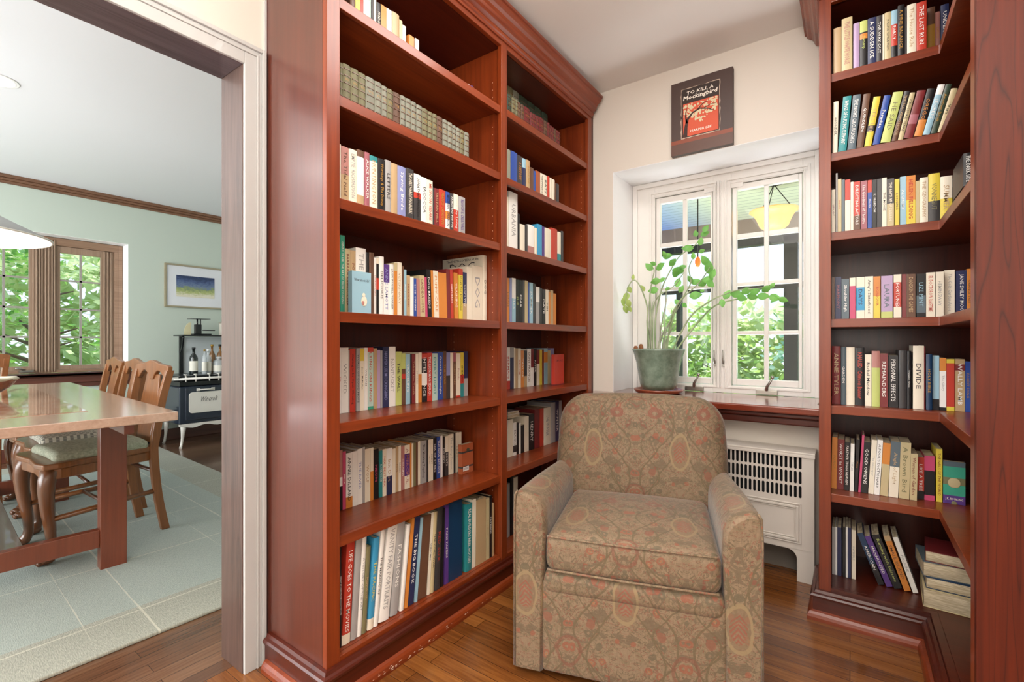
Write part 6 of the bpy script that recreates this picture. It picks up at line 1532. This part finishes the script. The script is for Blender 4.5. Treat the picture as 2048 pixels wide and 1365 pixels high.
m = MB(); m.tube([(sx1 + .012, 1.99, .562), (sx1 + .04, 2.0, .564), (sx1 + .04, 2.12, .564), (sx1 + .012, 2.13, .562)], .007); m.box(sx1 + .012, sx1 + .016, 1.978, 2.01, .55, .577); m.box(sx1 + .012, sx1 + .016, 2.11, 2.142, .55, .577)
m.build('door_handle', ENW, sv)
m = MB().tube([(sx1 + .075, 1.76, .68), (sx1 + .075, 2.75, .68)], .011, 12); m.box(sx1 + .06, sx1 + .085, 1.74, 1.80, .672, .70); m.build('gas_rail', ENW, sv)
for y_ in (1.865, 1.95, 2.07, 2.155, 2.26, 2.34):
    m = MB(); m.tube([(sx1 + .075, y_, .65), (sx1 + .075, y_, .71)], .006); m.tube([(sx1 + .075, y_, .70), (sx1 + .095, y_ - .012, .715)], .006); m.lathe([(.0, -.004), (.015, -.004), (.015, .004), (.0, .004)], (sx1 + .09, y_ - .012, .722), 12, caps=False)
    m.build('gas_tap', ENW, sv)
for x_ in (sx1 - .03, sx0 + .04):
    for y_ in (sy0 + .03, sy1 - .03):
        MB().tube(smooth([(x_ - .01, y_ + .02, .235), (x_ + .01, y_ + .01, .18), (x_ - .005, y_ + .01, .1), (x_ - .006, y_ + .0, .03), (x_ + .015, y_ - .015, .008)], 4), [.03, .028, .026, .024, .022, .02, .018, .016, .014, .013, .012, .012, .012, .012, .013, .013, .013], 10).build('leg', ENW, sv)
m = MB(); n = 24; poly = [(sy0, .236), (sy1, .236)] + [(sy1 - (sy1 - sy0) * i / n, .205 + .012 * math.cos(i * 1.05)) for i in range(n + 1)]
m.prism(poly, 'x', sx1 - .014, sx1 + .004); m.build('apron', ENW, sv)
m = MB(); m.box(-5.74, -5.5, 1.95, 2.72, 1.095, 1.11); m.build('warming_shelf', DARKM, sv, bevel=.006)
for y_ in (2.0, 2.66):
    m = MB(); m.box(-5.735, -5.715, y_, y_ + .035, .7, 1.095); m.tube(smooth([(-5.715, y_ + .01, .93), (-5.64, y_ + .0, .99), (-5.56, y_ - .02, 1.09)], 5), .01); m.build('shelf_bracket', DARKM, sv)
MB().box(-5.742, -5.736, 2.04, 2.66, .71, 1.09).build('splash_back', plain('splash', '#C8D0D4', .25, coat=.4), sv)
# bottles on the stove
def bottle(x, y, r_, h_, col, capc, label, lab=None, sq=False, glassy=.0, neck=.35):
    t = thing('bottle', label, 'bottle', (x, y, .7056), 0, 'bottles on the stove top')
    pr = [(.0, .0), (r_ * .95, .0), (r_, .006), (r_, h_ * (1 - neck) - .01), (r_ * .85, h_ * (1 - neck) + .008), (r_ * .36, h_ * (1 - neck * .6)), (r_ * .33, h_ * .93), (r_ * .4, h_ * .935), (r_ * .4, h_ * .95), (.0, h_ * .95)]
    n = 4 if sq else 20
    MB().lathe(pr, (0, 0, 0), n, caps=False).build('bottle_body', col, t, world=False)
    MB().lathe([(.0, h_ * .94), (r_ * .45, h_ * .94), (r_ * .45, h_ + .004), (.0, h_ + .004)], (0, 0, 0), 16, caps=False).build('cap', capc, t, world=False)
    if lab: MB().lathe([(r_ + .0008, h_ * .12), (r_ + .0008, h_ * .5)], (0, 0, 0), n, caps=False).build('paper_label', lab, t, world=False)
    if sq: t.rotation_euler.z = R(45)
def gl(name, c, a=.45):
    t = NT(name); t.b.inputs['Base Color'].default_value = (*hx(c), 1); t.set(t.b, Roughness=.05); t.b.inputs['Alpha'].default_value = a; t.b.inputs['Specular IOR Level'].default_value = .8; return t.m
CLR = gl('clear_glass', '#D8DEE0', .45); DKG = gl('dark_glass', '#141C1A', .95); AMB = gl('amber_glass', '#8A5A20', .8); LB = plain('label_paper', '#E2DED2', .6); CAPB = plain('cap_black', '#161616', .4); CAPG = plain('cap_gold', '#B08A3A', .3, .6); CAPW = plain('cap_white', '#E8E8E8', .4); PK = plain('label_kraft', '#B08A66', .7)
bottle(-5.47, 2.04, .037, .27, DKG, CAPB, 'dark bottle at left end of the stove top group', LB)
bottle(-5.42, 2.12, .022, .25, CLR, CAPG, 'slim clear bottle with gold cap on the stove', LB)
bottle(-5.46, 2.17, .03, .25, CLR, CAPW, 'clear bottle with tall white cap on the stove', LB)
bottle(-5.54, 2.24, .03, .30, AMB, CAPG, 'amber bottle with gold cap standing behind clear ones')
bottle(-5.52, 2.31, .032, .30, AMB, CAPB, 'golden bottle with black cap standing behind clear ones')
bottle(-5.42, 2.255, .06, .17, CLR, CLR, 'squat square decanter on the stove, left one', LB, True, neck=.25)
bottle(-5.42, 2.34, .055, .165, CLR, CLR, 'squat square decanter on the stove, right one', LB, True, neck=.25)
bottle(-5.44, 2.44, .034, .29, CLR, PK, 'bottle with kraft label at right end of the stove group', PK)
# scale and tin on the warming shelf
sc_ = thing('kitchen_scale', 'old black kitchen scale with round dial on stove shelf', 'kitchen scale', (-5.62, 2.13, 1.111))
MB().box(-.05, .05, -.05, .12, 0, .012).box(-.02, .02, -.025, .035, .012, .11).build('base', DARKM, sc_, world=False, bevel=.004)
MB().tube([(0, 0, .1), (0, 0, .165)], .008).tube([(0, .03, .1), (0, .03, .165)], .006).box(-.07, .07, -.07, .1, .165, .17).tube([(0, .05, .05), (0, .17, .05)], .005).build('weighing_plate', DARKM, sc_, world=False)
MB().prism([(-.06 + .065 * math.cos(PI * .5 + PI * .5 * k / 10), .0 + .13 * math.sin(PI * .5 + PI * .5 * k / 10)) for k in range(11)] + [(-.06, 0)], 'x', -.004, .004).build('dial', plain('dial_cream', '#CFC6A0', .4), sc_, world=False)
tn = thing('tin_canister', 'white printed tin canister on the stove shelf', 'canister', (-5.62, 2.42, 1.111))
MB().box(-.05, .05, -.06, .06, 0, .13).build('tin_body', plain('tin_white', '#D6D0C2', .4), tn, world=False, bevel=.004)
MB().box(.0502, .0508, -.035, .03, .05, .11).build('paper_label', plain('tin_label', '#8E8A70', .5), tn, world=False)
MB().box(-.052, .052, -.062, .062, .1305, .142).build('lid', plain('tin_lid', '#BFB9AA', .35, .5), tn, world=False, bevel=.003)
# jug
jg = thing('metal_jug', 'dark patinated metal jug with handle on floor by stove', 'jug', (-5.66, 1.625, .0))
jm = plain('jug_metal', '#1E2630', .25, .7)
MB().lathe([(.0, .0), (.11, .0), (.135, .02), (.14, .09), (.125, .16), (.09, .24), (.072, .29), (.075, .33), (.09, .36), (.085, .36), (.068, .33), (.0, .32)], (0, 0, 0), 32, caps=False).build('jug_body', jm, jg, world=False)
MB().tube(smooth([(0, .08, .33), (0, .15, .32), (0, .17, .25), (0, .12, .17), (0, .115, .15)], 5), .009).build('handle', jm, jg, world=False)
ot = thing('outlet_plate', 'brass outlet plate on the green wall above baseboard', 'outlet', (-5.845, 2.03, .28))
MB().box(-.004, .004, -.04, .04, -.06, .06).build('plate', plain('brass_dull', '#8E8A70', .4, .5), ot, world=False, bevel=.001)
MB().box(.0045, .007, -.016, .016, .01, .04).box(.0045, .007, -.016, .016, -.04, -.01).build('socket', plain('socket_ivory', '#C8C2AA', .5), ot, world=False)

# ---------------------------------------------------------------- porch outside the study window
PCEIL = NT('porch_boards')
_v = PCEIL.coords((1, 1, 1)); _s = PCEIL.n('ShaderNodeSeparateXYZ'); PCEIL.l(_v, _s.inputs[0])
_g = PCEIL.math('LESS_THAN', PCEIL.math('FRACT', PCEIL.math('MULTIPLY', _s.outputs[1], 1 / .085)), .07)
_bl = PCEIL.ramp(PCEIL.math('MULTIPLY_ADD', _s.outputs[0], .8, 1.5), [(.3, hx('#7C9CDC')), (.8, hx('#C4CCB2'))])
PCEIL.l(PCEIL.mix(_g, _bl, hx('#5A6A70')), PCEIL.b.inputs['Base Color']); PCEIL.set(PCEIL.b, Roughness=.5)
struct(MB().box(-4.2, 1.6, 2.87, 4.6, 2.12, 2.16).build('ceiling_porch', PCEIL.m))
BRN = plain('porch_beam', '#8E7A6C', .7); DKF = plain('porch_post_dark', '#1F211C', .6)
struct(MB().box(-4.2, 1.6, 4.6, 4.72, 1.985, 2.18).build('trim_porch_beam', BRN))
struct(MB().box(-4.2, 1.6, 2.87, 5.0, -.25, -.15).build('floor_porch', plain('porch_floor', '#C9C4B8', .8)))
pf = thing('porch_screen_frame', 'dark framed porch screen posts and rails seen through window', 'porch frame', (-1, 4.65, 0))
for x_, w_, z_ in ((-2.9, .1, 1.984), (-1.355, .035, 1.52), (-.457, .1, 1.984), (.6, .1, 1.984)):
    MB().box(x_, x_ + w_, 4.6, 4.7, -.15, z_).build('post', DKF, pf)
MB().box(-4.2, 1.6, 4.6, 4.7, 1.885, 1.984).box(-4.2, 1.6, 4.61, 4.69, 1.5, 1.54).box(-4.2, 1.6, 4.61, 4.69, -.1, .2).build('rail', DKF, pf)
pl = thing('porch_lamp', 'amber glass bowl lamp hanging on the porch outside window', 'lamp', (-.415, 3.6, 1.9))
AG = plain('alabaster', '#D9A660', .4, emit='#F4B25A', es=.55)
MB().lathe([(.0, -.12), (.05, -.118), (.085, -.09), (.105, -.04), (.125, -.005), (.15, .012), (.148, .018), (.11, .004), (.0, -.0)], (-.415, 3.6, 1.9), 36, caps=False).build('bowl', AG, pl)
for k in range(3): a = 2 * PI * k / 3; MB().tube([(-.415 + .12 * math.cos(a), 3.6 + .12 * math.sin(a), 1.9), (-.415, 3.6, 2.09)], .003).build('chain', DKF, pl)
MB().lathe([(.05, .0), (.06, .029)], (-.415, 3.6, 2.09), 20).build('ceiling_cap', DKF, pl)
hg = thing('hanging_ornament', 'small amber glass ornament hanging on a dark hook outside', 'ornament', (-.83, 3.3, 1.7))
MB().tube([(-.83, 3.3, 1.60), (-.83, 3.3, 2.11)], .004).build('hook', DKF, hg)
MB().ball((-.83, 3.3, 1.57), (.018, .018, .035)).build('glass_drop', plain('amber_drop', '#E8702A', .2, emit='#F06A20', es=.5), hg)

# ---------------------------------------------------------------- garden
GRASS = plain('lawn', '#9DB56A', .9)
struct(MB().box(-26, 14, 4.9, 30, -.6, -.5).box(-26, -6.5, -14, 4.9, -.6, -.5).build('ground_lawn', GRASS))
def tree(label, x, y, h_, crown, n, mat, trunk_r=.08, seed=1, leafs=.11, low=.0):
    rnd = random.Random(seed)
    t = thing('tree', label, 'tree', (x, y, -.5), 0, 'trees in the garden')
    m = MB(); bk_ = plain('bark', '#5A4636', .9)
    m.tube(smooth([(0, 0, 0), (.1, .05, h_ * .3), (-.05, .1, h_ * .6), (.05, 0, h_ * .85)], 4), [trunk_r * (1 - .06 * i) for i in range(13)], 8)
    for k in range(9):
        a = rnd.uniform(0, 2 * PI); z0 = h_ * rnd.uniform(.2, .7); l_ = crown * rnd.uniform(.6, 1.)
        m.tube(smooth([(0, .05, z0), (l_ * .5 * math.cos(a), l_ * .5 * math.sin(a), z0 + l_ * .25), (l_ * math.cos(a), l_ * math.sin(a), z0 + l_ * .45)], 4), [trunk_r * .5 * (1 - .1 * i) for i in range(9)], 6)
    m.build('trunk', bk_, t, world=False)
    vs, fs = [], []
    cl = [(rnd.gauss(0, crown * .5), rnd.gauss(0, crown * .5), h_ * (low + (1 - low) * rnd.random())) for _ in range(max(10, n // 90))]
    for k in range(n):
        c = rnd.choice(cl); p = Vector((c[0] + rnd.gauss(0, .22), c[1] + rnd.gauss(0, .22), c[2] + rnd.gauss(0, .13)))
        d = Vector((rnd.gauss(0, 1), rnd.gauss(0, 1), rnd.gauss(0, .5))).normalized(); s_ = d.cross(Vector((rnd.gauss(0, .4), rnd.gauss(0, .4), 1))).normalized(); L_ = leafs * rnd.uniform(.6, 1.2)
        b = len(vs); vs += [p, p + d * L_ * .5 + s_ * L_ * .3, p + d * L_, p + d * L_ * .5 - s_ * L_ * .3]; fs.append((b, b + 1, b + 2, b + 3))
    m = MB(); m.add(vs, fs); m.build('foliage', mat, t, world=False)
LG1 = leafmat('garden_leaf_bright', '#7DB04A', '#C6E080', .5, sc=2); LG2 = leafmat('garden_leaf_mid', '#3E7A34', '#8CBF5A', .45, sc=2); LG3 = leafmat('garden_leaf_blue', '#5E9088', '#A8D0BE', .4, sc=2); LG4 = leafmat('garden_leaf_pale', '#B6CE86', '#E4EEC0', .5, sc=1)
tree('bright green tree close to the dining window', -8.3, 1.30, 2.9, .5, 900, LG2, .06, 3, .10, .15)
tree('branching green tree beyond dining window mullion', -10.4, -.8, 3.6, .5, 1700, LG1, .09, 4, .10, .1)
tree('tall pale green tree behind the others past dining window', -12.2, 3.6, 4.6, .9, 3200, LG4, .1, 5, .17)
tree('blue green tree at left beyond dining window', -11.2, .1, 4.2, .8, 3000, LG3, .1, 6, .15)
tree('large leafed bright shrub beyond right casement', -1.35, 6.2, 1.9, .45, 800, LG1, .03, 7, .13, .1)
tree('large leafed bright shrub at right of porch', -.1, 7.4, 2.1, .5, 800, LG2, .03, 8, .13, .1)
tree('blue green tree seen through left casement', -3.6, 7.6, 3.0, .8, 2200, LG3, .05, 9, .13, .1)
tree('pale distant tree beyond the porch', -4.6, 11.5, 3.4, 1.0, 2800, LG4, .08, 10, .2)
tree('pale green distant tree right of the porch view', -.2, 11.5, 3.0, .9, 2600, LG3, .08, 11, .2)
hd = MB()
vs, fs = [], []; rnd = random.Random(5)
for k in range(9000):
    if k % 2: p = Vector((rnd.uniform(-13, 8), 17 + rnd.gauss(0, .4), rnd.uniform(-.5, 2.0) + rnd.gauss(0, .2)))
    else: p = Vector((-17 + rnd.gauss(0, .4), rnd.uniform(-3, 12), rnd.uniform(-.5, 3.6) + rnd.gauss(0, .2)))
    d = Vector((rnd.gauss(0, 1), rnd.gauss(0, 1), rnd.gauss(0, 1))).normalized(); s_ = d.cross(Vector((0, 0, 1))).normalized(); b = len(vs); L_ = .5
    vs += [p, p + d * L_ * .5 + s_ * L_ * .35, p + d * L_, p + d * L_ * .5 - s_ * L_ * .35]; fs.append((b, b + 1, b + 2, b + 3))
hd.add(vs, fs); tag(hd.build('hedge_foliage', LG4), 'pale green hedge foliage at the far edge of the garden', 'hedge', kind='stuff')

flush_text()

# ---------------------------------------------------------------- light
def area(name, loc, rot, sx, sy, power, col=(1, 1, 1)):
    l = bpy.data.lights.new(name, 'AREA'); l.shape = 'RECTANGLE'; l.size = sx; l.size_y = sy; l.energy = power; l.color = col
    o = bpy.data.objects.new(name, l); COL.objects.link(o); o.location = loc; o.rotation_euler = rot
    return o
area('study_ceiling_light', (-.1, -.9, 2.42), (0, 0, 0), 1.6, 2.2, 34, (1, .96, .91))  # added soft fill under the ceiling behind the camera, no fixture
area('study_up_fill', (.1, -1.1, 1.3), (R(180), 0, 0), 1.2, 1.6, 92, (1, .96, .91))  # unseen upward fill, added to brighten the ceiling; no lamp stands here
area('study_front_fill', (.3, -2.4, 1.3), (R(86), 0, R(10)), 1.6, 1.2, 17, (1, .96, .92))
area('study_near_light', (-.5, 1.35, 2.44), (0, 0, 0), .7, .7, 15, (1, .96, .91))  # extra fill added overhead to lighten the window wall and recess
area('porch_bounce_fill', (-.9, 3.7, -.1), (R(180), 0, 0), 3.0, 1.2, 36, (.96, .98, 1))  # unseen area lamp added above the porch floor, in place of sun bounce
area('window_bounce_fill', (-.6, 3.12, .5), (R(180 + 17), 0, 0), .9, .25, 15, (.97, .99, 1))  # hidden area lamp below the window, added to whiten the recess soffit
area('dining_side_light', (-3.6, -2.7, 1.5), (R(82), 0, 0), 3.4, 1.8, 125, (.93, .97, 1))  # out-of-view area lamp added to fill the dining room from the side
area('dining_ceiling_light', (-2.9, -1.4, 2.43), (0, 0, 0), 1.6, 1.6, 55, (1, .98, .95))  # invented overhead fill for the dining room, not a fixture
area('dining_up_light', (-4.0, -1.6, .5), (R(180 - 25), 0, 0), 2.4, 1.2, 60, (.95, .97, 1))  # added fill aimed upward to brighten the dining room, out of view
sn = bpy.data.lights.new('sun', 'SUN'); sn.energy = 4.2; sn.angle = R(2); sn.color = (1, .97, .9)
so_ = bpy.data.objects.new('sun', sn); COL.objects.link(so_); so_.rotation_euler = Vector((.25, -.62, -.72)).to_track_quat('-Z', 'Y').to_euler()
w = bpy.data.worlds.new('world'); SC.world = w; w.use_nodes = True; nt = w.node_tree; nt.nodes.clear()
bg = nt.nodes.new('ShaderNodeBackground'); wo = nt.nodes.new('ShaderNodeOutputWorld')
tcn = nt.nodes.new('ShaderNodeTexCoord'); sp = nt.nodes.new('ShaderNodeSeparateXYZ'); rp = nt.nodes.new('ShaderNodeValToRGB')
nt.links.new(tcn.outputs['Generated'], sp.inputs[0]); nt.links.new(sp.outputs[2], rp.inputs[0])
rp.color_ramp.elements[0].position = 0; rp.color_ramp.elements[0].color = (.74, .86, .95, 1); rp.color_ramp.elements[1].position = .6; rp.color_ramp.elements[1].color = (.5, .7, 1, 1)
nt.links.new(rp.outputs[0], bg.inputs[0]); bg.inputs[1].default_value = 1.35; nt.links.new(bg.outputs[0], wo.inputs[0])

# ---------------------------------------------------------------- camera
cam = bpy.data.cameras.new('camera'); co = bpy.data.objects.new('camera', cam); COL.objects.link(co); SC.camera = co
cam.sensor_width = 36; cam.lens = 945. / 2048 * 36; cam.shift_y = (685.5 - 682.5) / 2048; cam.clip_start = .05; cam.clip_end = 200
co.location = (0, 0, 1.03); co.rotation_euler = (R(90), 0, R(35.578))
SC.view_settings.view_transform = 'Standard'; SC.view_settings.look = 'None'; SC.view_settings.exposure = .2; SC.view_settings.gamma = 1.0
SC.cycles.use_adaptive_sampling = True; SC.cycles.adaptive_threshold = .05; SC.cycles.use_denoising = True
SC.cycles.max_bounces = 6; SC.cycles.diffuse_bounces = 4; SC.cycles.glossy_bounces = 3; SC.cycles.transparent_max_bounces = 8
SC.cycles.sample_clamp_indirect = 6
